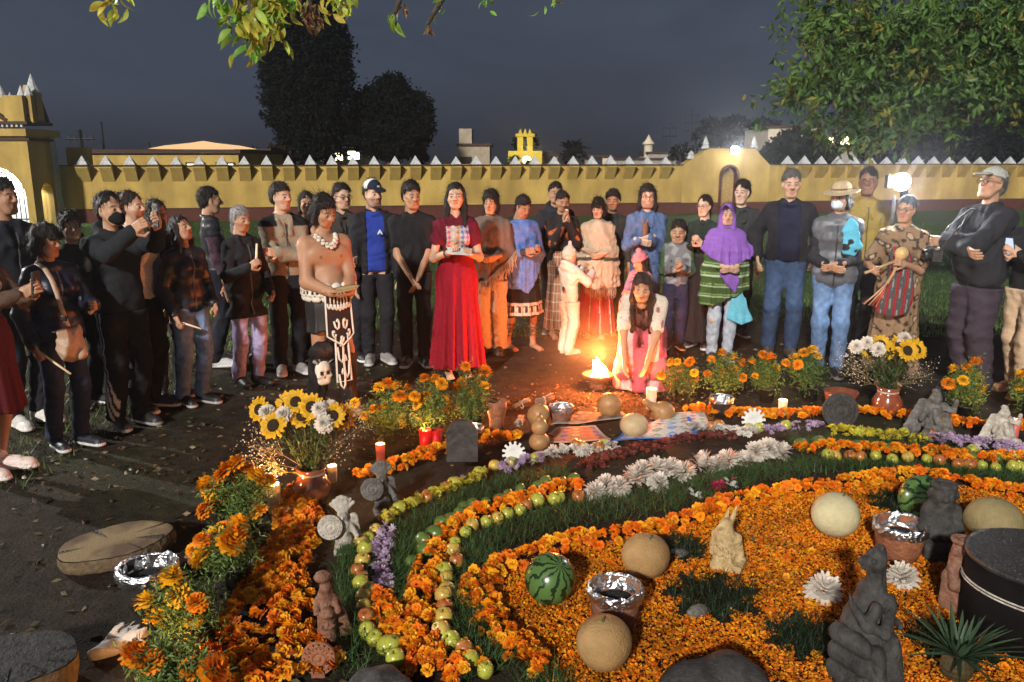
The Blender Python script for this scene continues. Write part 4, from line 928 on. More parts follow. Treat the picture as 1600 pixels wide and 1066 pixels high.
        if hair.get('bangs'):
            h.rc((-.05, -.068, .048), (.05, -.068, .048), .020, .020, .02); h.rc((-.035, -.086, .04), (.035, -.086, .04), .012, .012, .015)
        if st == 'bun': h.el((0, .10, .075), (.045, .04, .045), .01)
        if st == 'pony': h.el((0, .105, .01), (.035, .03, .035), .02); h.rc((0, .12, .0), (0, .11, -.16), .03, .018, .02)
        if st == 'curly': [h.el((rj.uniform(-.08, .08), rj.uniform(0, .11), rj.uniform(-.10, .12)), .038, .01) for _ in range(26)]
        h.noise = add_noise(waves(seed + 8, .0038, 90, 170, 8, (1.5, 1.5, .35)), waves(seed + 9, .003 + vol * .12, 40, 90, 6))
        V, Fc = h.mesh(hair.get('res', .0080)); rg_ = np.random.default_rng(seed); ns = 1300; P_ = V[rg_.integers(0, len(V), ns)]; nr = P_ - np.array([0, .03, .01]); nr /= np.linalg.norm(nr, axis=1)[:, None]
        dn = np.array([0, .15, -1.]) - nr * (nr @ np.array([0, .15, -1.]))[:, None] + rg_.normal(size=(ns, 3)) * .45 + nr * rg_.uniform(.15, .6, (ns, 1)); dn /= np.linalg.norm(dn, axis=1)[:, None]; sd = np.cross(nr, dn); LL = rg_.uniform(.018, .055, (ns, 1)) * (1.7 if st in ('long', 'bob', 'curly') else .8)
        keep = ~((P_[:, 1] < -.03) & (P_[:, 2] < .06)); P_, dn, sd, LL = P_[keep], dn[keep], sd[keep], LL[keep]; ns = len(P_); SV = np.stack([P_ - sd * .0022, P_ + sd * .0022, P_ + dn * LL], 1).reshape(-1, 3); V2 = np.concatenate([V, SV]); V2 = (V2 * fsc) @ R.T + hc
        me_ = mesh_np('hair', V2, [Fc, np.arange(ns * 3).reshape(-1, 3) + len(V)], True, colour(V2, hc_)); link('hair', me_, root, M['hair'])
    ctx = dict(root=root, T=T, A=A, hc=hc, R=R, fsc=fsc, HM=HM, k=k, headpart=headpart, put=put, sk=sk, seed=seed, up=up, fw=fw, Lg=Lg, torso=torso, arm=arm, sh=sh, feet=feet)
    PEOPLE.append((label, ctx))
    return ctx
def world_of(ctx, p):
    r = ctx['root']; return Matrix.Translation(r.location) @ Matrix.Rotation(r.rotation_euler.z, 4, 'Z') @ Matrix.Diagonal((*r.scale, 1)) @ Vector(p)
def glasses(ctx, col=(.02, .02, .025), r=.021):
    mb = MB()
    for e in (1, -1):
        pts = [(e * .031 + r * 1.15 * cos(a), -.100, .002 + r * .85 * sin(a)) for a in np.linspace(0, 2 * pi, 15)]
        mb.tube(pts, .0024, 5); mb.tube([(e * .054, -.099, .006), (e * .078, -.05, .008), (e * .082, .015, .004)], .0022, 5)
    mb.tube([(-.012, -.102, .006), (.012, -.102, .006)], .002, 5)
    V = np.array(mb.v) * ctx['fsc'] @ ctx['R'].T + ctx['hc']; mb.v = [tuple(v) for v in V]; mb.c = [col] * len(mb.v)
    mb.build('glasses', M['plain'], ctx['root'], True, True)
def face_mask(ctx, col):
    s = Solid(); s.el((0, -.052, -.055), (.063, .060, .052), .02); s.rc((0, -.098, -.03), (0, -.085, -.08), .018, .018, .02)
    for e in (1, -1): s.rc((e * .05, -.055, -.035), (e * .078, .01, -.01), .004, .003, .004)
    s.cut(lambda X, Y, Z: Z + .012 + 0 * X); s.noise = waves(5, .0015, 100, 200, 4, (.2, .2, 1.5)); ctx['headpart']('face_mask', s, .006, col, 'cloth')
def sample_cap(ctx, crown, brim, back=None, name='cap'):
    s = Solid(); s.el((0, .012, .050), (.088, .104, .082), .01); s.cut(lambda X, Y, Z: .045 - Z - .12 * np.clip(Y, -.02, .1))
    s.noise = waves(3, .0015, 60, 120, 4)
    def c(V): 
        a = np.tile(np.array(crown), (len(V), 1)); L = (V - ctx['hc']) @ ctx['R']
        if back is not None: a[(L[:, 1] > -.02)] = back
        return a
    ctx['headpart'](name, s, .007, c, 'cloth')
    b = Solid(); b.el((0, -.115, .052), (.070, .075, .012), .005, R=Matrix.Rotation(radians(12), 3, 'X')); b.cut(lambda X, Y, Z: Y + .062 + 0 * X); ctx['headpart']('cap_brim', b, .006, brim, 'cloth')
    return s
# ------------------------------------------------------------------ the crowd, left to right
def stripes_side(V):
    c = np.tile(np.array((.016, .016, .019)), (len(V), 1)); a = np.arctan2(V[:, 1] - .0, -(V[:, 0] + .07)); d = V[:, 1] + .005
    for o in (-.030, 0., .030): c[(np.abs(d - o) < .0085) & (V[:, 0] < -.10)] = (.62, .60, .58)
    return c
def N3(V, sc, seed=0): return waves(seed, 1., .6, 1.4, 8, (sc, sc, sc))(V[:, 0], V[:, 1], V[:, 2])
def mixc(V, a, b, m): return np.where(m[:, None], np.array(b)[None], np.array(a)[None])
def denim(base, fade=1.5):
    def f(V):
        c = np.tile(np.array(base), (len(V), 1)); t = np.exp(-((np.abs(V[:, 2] - .62)) / .22) ** 2) * (V[:, 1] < 0); return c * (1 + (fade - 1) * t[:, None])
    return f
FOLD = ((.05, -.17, 1.02), (-.05, -.17, 1.02)); FP = (((-1, .3, 0), (-1, -.25, -.3)), ((1, .3, 0), (1, -.25, -.3)))
CHEST = ((.06, -.24, 1.18), (-.06, -.24, 1.18)); CP = (((-1, .2, .2), (-.35, -.5, .5)), ((1, .2, .2), (.35, -.5, .5)))
SIDE = ((.23, -.03, .82), (-.23, -.03, .82))
bl = BLK
ctx = {}
ctx['phone_lady'] = person(2, 738, None, 82, 'person at left edge in brown cardigan and dark red skirt holding a phone', hy=322, sex='f', skin='tan', fat=1.1,
    top={'blouse': dict(t='vest', c=lambda V: mixc(V, (.05, .04, .04), (.5, .45, .42), N3(V, 80) > .8), hem=.80, o=.012), 'cardigan': dict(t='jacket', c=(0.1, 0.062, 0.045), hem=.74, o=.02, m='knit', open=.09)},
    bottom=dict(t='skirt', c=(0.085, 0.012, 0.016), hem=.42, r=.22, fold=.01), shoes=('sneaker', (.62, .5, .47), (.7, .62, .6)), hair=dict(c=HB, s='bob'), head=(18, 0, 0),
    arms=((.05, -.38, 1.22), (-.07, -.38, 1.20)), hand=('grip', 'grip'))
ctx['left_man'] = person(52, 662, None, 62, 'man at far left in dark navy jacket with swept back black hair', hy=276, skin='brown', top={'jacket': dict(t='jacket', c=(0.016, 0.017, 0.024), hem=.80, zip=(.10, .10, .11), lapel=1)}, bottom=dict(t='pants', c=(0.02, 0.022, 0.03)),
    shoes=('sneaker', (.6, .58, .55), (.65, .63, .6)), hair=dict(c=HB, v=.006), head=(0, 15, 0))
ctx['bag_lady'] = person(112, 696, None, 58, 'woman in navy puffer jacket with beige shoulder bag and dark jeans', hy=348, sex='f', skin='tan', fat=1.22,
    top={'jacket': dict(t='jacket', c=lambda V: mixc(V, (.016, .017, .034), (.35, .02, .02), V[:, 2] < .835), hem=.81, o=.026, m='puffer', quilt=.085, zip=(.12, .12, .14))}, bottom=dict(t='jeans', c=denim((.02, .026, .05))),
    shoes=('sneaker', (.014, .016, .028), (.55, .55, .55)), hair=dict(c=HB, s='bob', v=.014, bangs=True), head=(8, 25, 0), arms=((.12, -.34, 1.12), (-.26, -.10, .86)), hand=('grip', 'grip'), feet=((.09, -.06, 0), (-.09, .03, 0)))
ctx['curly_lady'] = person(143, 632, None, 60, 'person half hidden with curly brown hair behind the masked man', hy=330, sex='f', skin='tan', top={'jacket': dict(t='jacket', c=(0.03, 0.025, 0.022))}, bottom=dict(t='pants', c=bl), hair=dict(c=(0.05, 0.03, 0.02), s='curly', v=.01), res=1.4, head=(0, -20, 0))
ctx['masked_man'] = person(208, 664, None, 52, 'man in black hoodie, black face mask and striped track pants filming', hy=298, skin='tan', fat=1.18, top={'hoodie': dict(t='jacket', c=(0.0208, 0.0224, 0.0272), hem=.82, o=.024, hood=True)},
    bottom=dict(t='pants', c=stripes_side, o=.022, res=.011, q=1.05), shoes=('sneaker', (.02, .02, .022), (.25, .25, .25)), hair=dict(c=HB, v=.0), head=(-4, 12, 0), arms=((.10, -.47, 1.50), (-.10, -.46, 1.46)), hand=('grip', 'grip'), elbow=((.6, .1, -.8), (-.6, .1, -.8)))
face_mask(ctx['masked_man'], (.012, .012, .014))
ctx['profile_lady'] = person(238, 638, None, 72, 'woman in white top with tied brown hair seen in profile', hy=295, sex='f', skin='light', top={'blouse': dict(t='jacket', c=(0.55, 0.5, 0.48), hem=.85)}, bottom=dict(t='pants', c=bl), hair=dict(c=(0.035, 0.022, 0.016), s='bun'), res=1.15, head=(0, 10, 0))
ctx['raised_hand'] = person(272, 618, None, 40, 'person in dark top with one hand raised to the face', hy=308, sex='f', skin='tan', top={'jacket': dict(t='jacket', c=(0.02, 0.018, 0.018))}, bottom=dict(t='pants', c=bl), hair=dict(c=HB, s='bob'), res=1.3, arms=((.2, -.05, .85), (-.13, -.20, 1.45)), head=(0, 20, 0))
ctx['black_puffer'] = person(308, 630, None, 55, 'woman in black puffer jacket and blue jeans with head tilted back', hy=333, sex='f', skin='tan', fat=1.15, top={'jacket': dict(t='jacket', c=(0.0192, 0.0192, 0.024), hem=.86, o=.024, m='puffer', quilt=.11, zip=(.10, .10, .10))},
    bottom=dict(t='jeans', c=denim((.10, .16, .28), 1.6), q=1.05), shoes=('sneaker', (.015, .015, .018), (.35, .32, .32)), hair=dict(c=(0.02, 0.014, 0.012), s='long', L=.22), head=(-14, 15, 0), arms=((.16, -.16, .92), (-.24, -.12, .86)), hand=('relax', 'grip'), feet=((.08, -.03, 0), (-.08, .05, 0)))
ctx['vest_man'] = person(348, 570, None, 112, 'man in dark vest with plum sleeves turned away, short black hair', hy=290, skin='tan', top={'sweater': dict(t='jacket', c=(0.055, 0.03, 0.045), hem=.9, o=.014), 'vest': dict(t='vest', c=(0.0224, 0.0224, 0.0288), hem=.84, o=.028, m='puffer', quilt=.12)}, bottom=dict(t='pants', c=(0.015, 0.016, 0.024)), shoes=('sneaker', (.5, .5, .5), (.6, .6, .6)), hair=dict(c=HB), head=(5, 5, 0), res=1.15)
ctx['grey_lady'] = person(394, 602, None, 48, 'grey haired woman in long black coat and lilac jeans holding a candle', hy=319, sex='f', skin='tan', fat=1.2, top={'coat': dict(t='jacket', c=(0.0192, 0.0192, 0.0224), hem=.68, o=.022, skirt=.165, zip=(.08, .08, .08), lapel=1)}, bottom=dict(t='jeans', c=denim((.30, .26, .42), 1.3)),
    shoes=('boot', (.012, .012, .014), (.012, .012, .014)), hair=dict(c=(0.26, 0.25, 0.26), s='pony'), head=(10, 10, 0), arms=((.18, -.18, .92), (-.12, -.30, 1.17)), hand=('grip', 'grip'), palm=(None, ((1, 0, 0), (.3, -.6, .45))), feet=((.08, -.04, 0), (-.08, .05, 0)))
ctx['beige_man'] = person(456, 582, None, 28, 'tall man in beige grey jacket with black shoulder yoke', hy=283, skin='light', top={'jacket': dict(t='jacket', c=lambda V: mixc(V, (.26, .215, .155), (.014, .014, .016), (V[:, 2] > 1.335) & (np.abs(V[:, 0]) > .075)), hem=.86, o=.024, zip=(.05, .045, .04), lapel=1)}, bottom=dict(t='pants', c=(0.013, 0.014, 0.02), o=.018),
    shoes=('sneaker', (.30, .28, .27), (.5, .48, .46)), hair=dict(c=(0.022, 0.016, 0.013), v=.006), head=(2, 28, 0), arms=((-.10, -.20, 1.12), (.10, -.22, 1.08)), elbow=((1, .2, -.3), (-1, .2, -.3)))
ctx['hidden_dark'] = person(492, 560, None, 20, 'person in black half hidden behind the bare chested man', hy=296, sex='f', skin='tan', top={'jacket': dict(t='jacket', c=bl)}, bottom=dict(t='pants', c=bl), hair=dict(c=HB, s='bob'), res=1.3)
ctx['dancer'] = person(520, 640, None, 38, 'bare chested man with skull necklace and white skull belt, head bowed', hy=302, skin=(.40, .215, .13), fat=1.12, belly=.03, hair=dict(c=HB, s='bob', v=.004, line=.058), head=(24, 14, 0), arms=((.06, -.30, .99), (-.10, -.28, 1.0)), hand=('relax', 'relax'),
    palm=(((-.3, .2, 1), (-.7, -.5, -.1)), ((.3, .2, 1), (.8, -.5, -.1))), shoes=('bare', None, None), extra=dict(bare=True), feet=((.12, -.14, 0), (-.10, .05, 0)),
    bottom=dict(t='skirt', c=(0.0192, 0.0176, 0.0192), top=1.0, hem=.66, r=.185, fold=.008, m='leather'))
ctx['glasses_man'] = person(546, 563, None, 22, 'man with glasses in charcoal brown jacket behind the dancer', hy=284, skin='light', top={'jacket': dict(t='jacket', c=(0.042, 0.036, 0.032), hem=.82, zip=(.02, .02, .02), lapel=1)}, bottom=dict(t='pants', c=(0.0224, 0.0224, 0.0288)), hair=dict(c=HB), head=(5, 15, 0), arms=((.10, -.20, 1.02), (-.08, -.2, 1.0)), res=1.1)
glasses(ctx['glasses_man'])
ctx['cap_man'] = person(592, 566, None, 18, 'man in white and navy cap with royal blue shirt under black jacket', hy=279, skin='light', top={'shirt': dict(t='vest', c=(0.025, 0.05, 0.3), hem=.88, o=.012), 'jacket': dict(t='jacket', c=(0.0192, 0.0192, 0.024), hem=.80, o=.022, open=.085)}, bottom=dict(t='pants', c=(0.0192, 0.0192, 0.024)), shoes=('sneaker', (.28, .27, .26), (.5, .5, .5)), hair=dict(c=(0.03, 0.02, 0.015)), head=(6, 22, 0), beard=.35)
sample_cap(ctx['cap_man'], (.02, .025, .05), (.02, .022, .035), (.62, .62, .60))
ctx['black_tee'] = person(650, 570, None, 8, 'young man in black t-shirt with bare forearms and hands clasped low', hy=282, skin='tan', top={'t_shirt': dict(t='tee', c=(0.016, 0.016, 0.0192), hem=.84, o=.018, sl=.62)}, bottom=dict(t='pants', c=(0.018, 0.018, 0.022)), shoes=('sneaker', (.03, .03, .03), (.45, .45, .45)), hair=dict(c=HB, v=.008), head=(8, 22, 0), arms=((.045, -.17, .86), (-.045, -.17, .88)), bodyres=.015)
EMB = [(.55, .10, .16), (.50, .22, .08), (.35, .10, .40), (.62, .55, .46), (.12, .18, .35)]
def blouse_red(V):
    c = np.tile(np.array((.115, .010, .022)), (len(V), 1)); m = (V[:, 1] < -.02) & (np.abs(V[:, 0]) < .105) & (V[:, 2] > 1.06) & (V[:, 2] < 1.34); 
    ix = np.floor((V[:, 0] + .105) / .042).astype(int); iz = np.floor((V[:, 2] - 1.06) / .042).astype(int); d = np.abs((V[:, 0] + .105) % .042 - .021) + np.abs((V[:, 2] - 1.06) % .042 - .021)
    c[m] = (.52, .42, .36); pal = np.array(EMB); k = m & (d < .019); c[k] = pal[(ix * 3 + iz * 5)[k] % 5]; return c
ctx['red_dress'] = person(716, 588, None, 12, 'woman in long crimson dress with embroidered bodice reading from a sheet', hy=282, sex='f', skin='light', fat=1.12, top={'blouse': dict(t='tee', c=blouse_red, hem=.98, o=.014, sl=.45, res=.0105, collar=False)}, bottom=dict(t='skirt', c=(0.235, 0.008, 0.02), top=1.10, hem=.10, r=.230, fold=.034, folds=13, res=.013),
    shoes=('bare', None, None), hair=dict(c=HB, s='long', L=.36, fwd=1), head=(0, -12, 0), arms=((.085, -.30, 1.12), (-.11, -.28, 1.14)), hand=('grip', 'grip'), palm=(((0, 0, 1), (-.35, -.8, .1)), ((0, 0, 1), (.35, -.8, .1))), bodyres=.015)
def fringe(c, pts, L, col, n=40, seed=0, parent=None):
    rg = random.Random(seed); mb = MB(); m = len(pts) - 1
    for i in range(n):
        t = i / (n - 1) * m; j = min(int(t), m - 1); p = Vector(pts[j]).lerp(Vector(pts[j + 1]), t - j); l = L * rg.uniform(.7, 1.15)
        mb.tube([p, p + Vector((rg.uniform(-.01, .01), rg.uniform(-.012, .006), -l * .5)), p + Vector((rg.uniform(-.02, .02), rg.uniform(-.02, .012), -l))], [.0035, .004, .005], 4, col)
    return mb.build('fringe', M['knit'], parent or c['root'], True, True)
c = ctx['grey_shawl'] = person(768, 552, None, -6, 'woman in grey brown fringed shawl over cream trousers', hy=296, sex='f', skin='tan', top={'collar_shirt': dict(t='vest', c=(0.62, 0.58, 0.54), hem=1.25, o=.008, ch=.035), 'shawl': dict(t='poncho', c=(0.16, 0.115, 0.095), hem=.74, rx=.25, ry=.20, v=.55, slope=.35, m='knit', o=.036)},
    bottom=dict(t='wide', c=(0.5, 0.36, 0.25), q=1.1, flare=.03, o=.018), shoes=('sneaker', (.03, .02, .018), (.03, .02, .018)), hair=dict(c=HB, s='bob', v=.016), head=(8, -8, 0), arms=((.10, -.26, 1.06), (-.12, -.24, 1.08)), palm=FP)
fringe(c, [(.30, -.05, 1.12), (.22, -.20, 1.02), (.10, -.22, .92), (-.02, -.23, .82), (-.16, -.2, .78)], .16, (.42, .34, .27), 60, 1)
def key_border(base, band, z0, z1, motif):
    def f(V):
        c = np.tile(np.array(base), (len(V), 1)); th = np.arctan2(V[:, 1], V[:, 0]); u = (th * .25 / .09) % 1.; w = (V[:, 2] - z0) / (z1 - z0); b = (w > 0) & (w < 1)
        c[b] = band; g = b & ((np.abs(w - .12) < .10) | (np.abs(w - .88) < .10) | ((u > .15) & (u < .38) & (w > .2)) | ((u > .5) & (u < .72) & (w < .7)) | ((np.abs(w - .5) < .12) & (u > .3) & (u < .6))); c[g] = motif; return c
    return f
c = ctx['blue_cloth'] = person(815, 546, None, 28, 'person bowing under a blue cloth with black patterned skirt and laced sandals', hy=303, sex='f', skin='brown', top={'blouse': dict(t='jacket', c=(0.05, 0.045, 0.05), hem=.9), 'cloth_wrap': dict(t='poncho', c=(0.1, 0.17, 0.44), hem=.66, rx=.24, ry=.19, v=.9, slope=.6, o=.036)},
    bottom=dict(t='skirt', c=key_border((.012, .012, .014), (.03, .03, .03), .42, .56, (.5, .42, .36)), hem=.40, r=.25, fold=.014, res=.0105), shoes=('bare', None, None), hair=dict(c=HB, s='pony'), head=(30, 5, 0), arms=((.08, -.26, 1.14), (-.10, -.24, 1.12)), hand=('grip', 'grip'), feet=((.16, -.05, 0), (-.12, .06, 0)))
for i in range(2):
    a, b, e = c['Lg'][i]; mb = MB()
    for j in range(5): t = .45 + j * .1; p = b + (e - b) * t; mb.tube([(p[0] + .053 * cos(q), p[1] + .053 * sin(q), p[2] + .02 * sin(q + j)) for q in np.linspace(0, 2 * pi, 11)], .007, 5, (.10, .05, .03))
    mb.build('sandal_lacing', M['leather'], c['root'], True, True)
ctx['back_man'] = person(866, 520, None, 5, 'man in black jacket in the back row behind the woman with the topknot', hy=283, skin='brown', top={'jacket': dict(t='jacket', c=(0.0192, 0.0208, 0.0288), hood=True)}, bottom=dict(t='pants', c=bl), hair=dict(c=HB), res=1.25)
def emb_black(V):
    c = np.tile(np.array((.020, .017, .018)), (len(V), 1)); m = (N3(V, 70, 5) > .75) & (V[:, 1] < .0) & (V[:, 2] > 1.05) & (V[:, 2] < 1.32); c[m] = (.42, .10, .03); return c
def woven(a, b, cc=(0.5, 0.4, 0.3)):
    def f(V):
        th = np.arctan2(V[:, 1], V[:, 0]); c = mixc(V, a, b, np.sin(th * 26) > .55); k = np.sin(V[:, 2] * 60) > .93; c[k] = cc; return c
    return f
ctx['topknot'] = person(876, 528, None, 8, 'woman in dark embroidered blouse with topknot and hands clasped at her chin', hy=296, sex='f', skin='brown', top={'blouse': dict(t='jacket', c=emb_black, hem=.80, o=.024, res=.012)}, bottom=dict(t='skirt', c=woven((.30, .11, .06), (.42, .30, .2)), hem=.12, r=.2, fold=.012, res=.0115), hair=dict(c=HB, s='bun'), head=(14, 5, 0), arms=((.04, -.21, 1.36), (-.04, -.21, 1.36)), palm=(((-1, 0, 0), (-.15, -.3, .8)), ((1, 0, 0), (.15, -.3, .8))), shoes=('bare', None, None))
c = ctx['beige_poncho'] = person(930, 527, None, -10, 'woman in cream poncho over a bright red skirt bending to the toddler', hy=307, sex='f', skin='light', fat=1.1, top={'poncho': dict(t='poncho', c=lambda V: mixc(V, (.50, .40, .29), (.06, .07, .06), np.abs(V[:, 2] - 1.005 + .1 * np.abs(V[:, 0])) < .022), hem=.62, rx=.30, ry=.21, v=.35, slope=-.25, m='knit', o=.022)}, bottom=dict(t='skirt', c=lambda V: mixc(V, (.33, .012, .018), (.6, .55, .5), (np.sin(np.arctan2(V[:, 1], V[:, 0]) * 9) > .96)), hem=.08, r=.24, res=.012, fold=.015),
    hair=dict(c=HB, s='bob', bangs=True, v=.006), head=(16, -14, 0), arms=((.10, -.24, 1.06), (-.14, -.22, 1.10)), palm=FP, shoes=('bare', None, None))
fringe(c, [(.26, -.10, .66), (.12, -.21, .65), (.0, -.215, .64), (-.14, -.2, .70)], .13, (.45, .36, .26), 50, 2)
WHT = (.66, .58, .52)
c = ctx['toddler'] = person(888, 552, None, 128, 'toddler in white hooded jacket and white trousers seen from behind', hy=384, skin='light', child=True, top={'jacket': dict(t='jacket', c=WHT, hem=.80, o=.034, m='puffer', hood=True, quilt=.10)}, bottom=dict(t='pants', c=WHT, q=1.25, o=.02), shoes=('sneaker', (.55, .5, .46), (.5, .46, .42)), arms=((.14, -.38, 1.32), (-.14, -.38, 1.28)), res=.8)
h = Solid(); h.el((0, .012, .035), (.086, .103, .095), .02); h.rc((0, .0, .11), (0, .0, .17), .03, .022, .03); h.noise = waves(9, .003, 60, 120, 5); h.fn((-.12, -.2, -.2), (.12, -.05, .05), lambda X, Y, Z: np.maximum(Y + .05, Z - .045) + 0 * X, .01, op=-1); c['headpart']('knit_hat', h, .007, WHT, 'knit')
q = MB(); q.lathe([(0, .0), (.045, .0), (.052, .006), (.0, .012)], 14); o_ = q.build('jacket_patch', mat('dark_patch', (.10, .05, .05), .8, .3, 30), c['root'], True); pt = c['T'](-.05, .165, 1.05); o_.location = pt; o_.rotation_euler = (radians(-90), 0, radians(-15))
ctx['back_boy'] = person(952, 516, None, 15, 'young man in dark top with side swept hair in the back row', hy=296, skin='brown', top={'jacket': dict(t='jacket', c=(0.03, 0.035, 0.035))}, bottom=dict(t='pants', c=bl), hair=dict(c=HB, v=.012), head=(4, -30, 0), res=1.25)
ctx['denim_man'] = person(1004, 534, None, -4, 'long haired man with glasses and goatee in blue denim shirt', hy=287, skin='pale', top={'shirt': dict(t='jacket', c=(0.085, 0.135, 0.27), hem=.82, o=.018, m='denim', zip=(.14, .19, .32), lapel=1)}, bottom=dict(t='jeans', c=(0.06, 0.1, 0.19)), hair=dict(c=(0.02, 0.014, 0.012), s='long', L=.17, v=.008), beard=.5, head=(4, 0, 0), arms=((.02, -.24, 1.17), (-.10, -.25, 1.14)), hand=('grip', 'grip'), palm=FP, shoes=('sneaker', (.03, .03, .03), (.2, .2, .2)))
glasses(ctx['denim_man'], (.12, .03, .03))
c = ctx['pink_girl'] = person(995, 568, None, -38, 'small girl in pink coat and pink knitted pompom hat', hy=392, skin='tan', sex='f', child=True, top={'coat': dict(t='jacket', c=(0.6, 0.24, 0.3), hem=.62, o=.03, skirt=.2, m='knit')}, bottom=dict(t='pants', c=(0.5, 0.2, 0.25)), hair=dict(c=HB, s='long', L=.2), head=(18, -20, 0), arms=((.07, -.30, 1.12), (-.07, -.30, 1.12)))
h = Solid(); h.el((0, .014, .052), (.090, .106, .088), .02); h.tor((0, .01, .042), .088, .018, .01, 1.15); h.cut(lambda X, Y, Z: .028 - Z + 0 * X); h.el((.0, .02, .15), .038, .005); h.noise = waves(9, .003, 80, 140, 5); c['headpart']('knit_hat', h, .007, (.75, .23, .28), 'knit')
# kneeling woman at the fire
def blk_emb(V):
    c = np.tile(np.array((.55, .48, .40)), (len(V), 1)); m = np.abs(V[:, 0]) < .085; c[m] = (.12, .05, .04); k = N3(V, 60, 2) > .9; c[k] = (.30, .10, .10); return c
c = ctx['kneeling'] = person(1003, 604, 1.60, -14, 'kneeling woman with long black hair leaning over the fire, white and pink dress', skin='tan', sex='f', hip=(0, .12, .46), lean=43, feet=((.11, .10, 0), (-.11, .12, 0)), top={'blouse': dict(t='tee', c=blk_emb, hem=.86, o=.02, sl=.75, res=.011, collar=False)}, bottom=dict(t='pants', c=(0.62, 0.14, 0.16), o=.03, q=1.1),
    hair=dict(c=HB, s='long', L=.42, fwd=1.2, v=.004), head=(20, 4, 0), arms=((.06, -.62, .17), (-.12, -.62, .14)), hand=('relax', 'relax'), shoes=('bare', None, None), bodyres=.014, elbow=((.6, .0, -.2), (-.6, .0, -.2)))
s = Solid(); s.rc((.12, -.26, .46), (.15, -.10, .06), .085, .13, .03); s.rc((-.12, -.26, .46), (-.15, -.10, .06), .085, .13, .03); s.rc((.0, -.24, .36), (0, -.20, .05), .05, .10, .05); s.rc((0, .10, .46), (0, .10, .06), .16, .24, .08); s.rc((.09, .08, .48), (.12, -.24, .48), .12, .085, .04); s.rc((-.09, .08, .48), (-.12, -.24, .48), .12, .085, .04)
s.noise = add_noise(waves(77, .006, 18, 40, 6, (1, 1, .3)), folds(78, .013, 16, 30, 6, .35)); s.cut(lambda X, Y, Z: .015 - Z)
V, Fc = s.mesh(.012); th = V[:, 0]; cc = np.tile(np.array((.60, .10, .13)), (len(V), 1)); cc[(np.abs(np.abs(th) - .12) < .05)] = (.64, .42, .40); c['put']('skirt', V, Fc, cc, 'cloth')
def camo(V):
    c = np.tile(np.array((.17, .17, .18)), (len(V), 1)); n = N3(V, 55, 3); c[n > .7] = (.30, .30, .31); c[n < -.8] = (.09, .09, .10); c[np.abs(V[:, 0]) > .185] = (.05, .10, .05); return c
ctx['camo_boy'] = person(1052, 544, None, -6, 'boy in grey camouflage sweatshirt and navy trousers with hands at his chest', hy=344, skin='tan', child=True, top={'sweatshirt': dict(t='jacket', c=camo, hem=.84, o=.024, res=.012)}, bottom=dict(t='pants', c=(0.025, 0.026, 0.06), o=.02), hair=dict(c=HB, v=.006), head=(4, -8, 0), arms=((.06, -.24, 1.12), (-.06, -.26, 1.10)), palm=CP)
ctx['dark_skirt'] = person(1090, 542, None, -28, 'woman with glasses in dark green top and long black skirt', hy=302, sex='f', skin='pale', top={'blouse': dict(t='jacket', c=(0.022, 0.034, 0.028), hem=.88)}, bottom=dict(t='skirt', c=(0.0192, 0.0176, 0.0208), hem=.08, r=.2), hair=dict(c=HB, s='pony'), head=(5, -15, 0), arms=CHEST, palm=CP)
glasses(ctx['dark_skirt'], (.3, .2, .2))
def green_str(V):
    z = V[:, 2]; c = np.tile(np.array((.055, .095, .028)), (len(V), 1)); k = (z * 9) % 1.; c[(k > .45) & (k < .62)] = (.40, .50, .33); c[(k > .74) & (k < .84)] = (.22, .33, .12); return c
PUR = (.235, .105, .42)
c = ctx['purple_shawl'] = person(1124, 562, None, -4, 'young woman wrapped in a purple headscarf over a green striped poncho', hy=315, sex='f', skin='light', top={'poncho': dict(t='poncho', c=green_str, hem=.70, rx=.28, ry=.20, v=-.1, slope=.45, m='knit', res=.012), 'purple_wrap': dict(t='poncho', c=PUR, hem=1.02, rx=.315, ry=.225, v=.55, slope=-.1, folds=13, fold=.018, o=.034, sleeve=.4)},
    bottom=dict(t='jeans', c=lambda V: mixc(V, (.42, .46, .54), (.62, .42, .33), (N3(V, 40, 9) > 1.1) & (V[:, 1] < 0) & (np.abs(V[:, 2] - .5) < .14))), hair=dict(c=HB, s='bob'), head=(8, -6, 0), arms=((.05, -.30, 1.06), (-.05, -.30, 1.06)), palm=FP, shoes=('sneaker', (.05, .05, .055), (.5, .5, .5)))
h = Solid(); h.el((0, .03, .03), (.094, .108, .103), .02); h.rc((0, .05, -.05), (0, .06, -.16), .085, .12, .04); h.rc((.075, -.01, -.02), (.06, -.03, -.17), .03, .05, .03); h.rc((-.075, -.01, -.02), (-.06, -.03, -.17), .03, .05, .03); h.el((0, -.10, -.03), (.064, .11, .095), .015, op=-1); h.noise = waves(4, .004, 40, 80, 6, (1, 1, .5)); c['headpart']('headscarf', h, .0085, PUR, 'cloth')
s = Solid(); s.rc((.0, -.22, 1.0), (.10, -.20, .80), .10, .03, .03, (0, 1, 0), .35); s.noise = waves(2, .008, 30, 60, 5); V, Fc = s.mesh(.011); c['put']('scarf_end', V, Fc, PUR, 'cloth')
s = Solid(); s.rc((.14, -.13, .86), (.20, -.12, .42), .045, .15, .02, (0, 1, 0), .30); s.noise = waves(2, .012, 30, 60, 5, (1.5, 1, .3)); s.cut(lambda X, Y, Z: .42 + .35 * np.abs(X - .2) - Z); V, Fc = s.mesh(.011); c['put']('blue_cloth', V, Fc, (.13, .42, .55), 'cloth')
ctx['back_right'] = person(1146, 524, None, -4, 'man with tousled black hair and dark grey jacket in the back row', hy=281, skin='pale', top={'jacket': dict(t='jacket', c=(0.035, 0.04, 0.042), lapel=1)}, bottom=dict(t='pants', c=bl), hair=dict(c=HB, v=.010), head=(2, -30, 0), res=1.2)
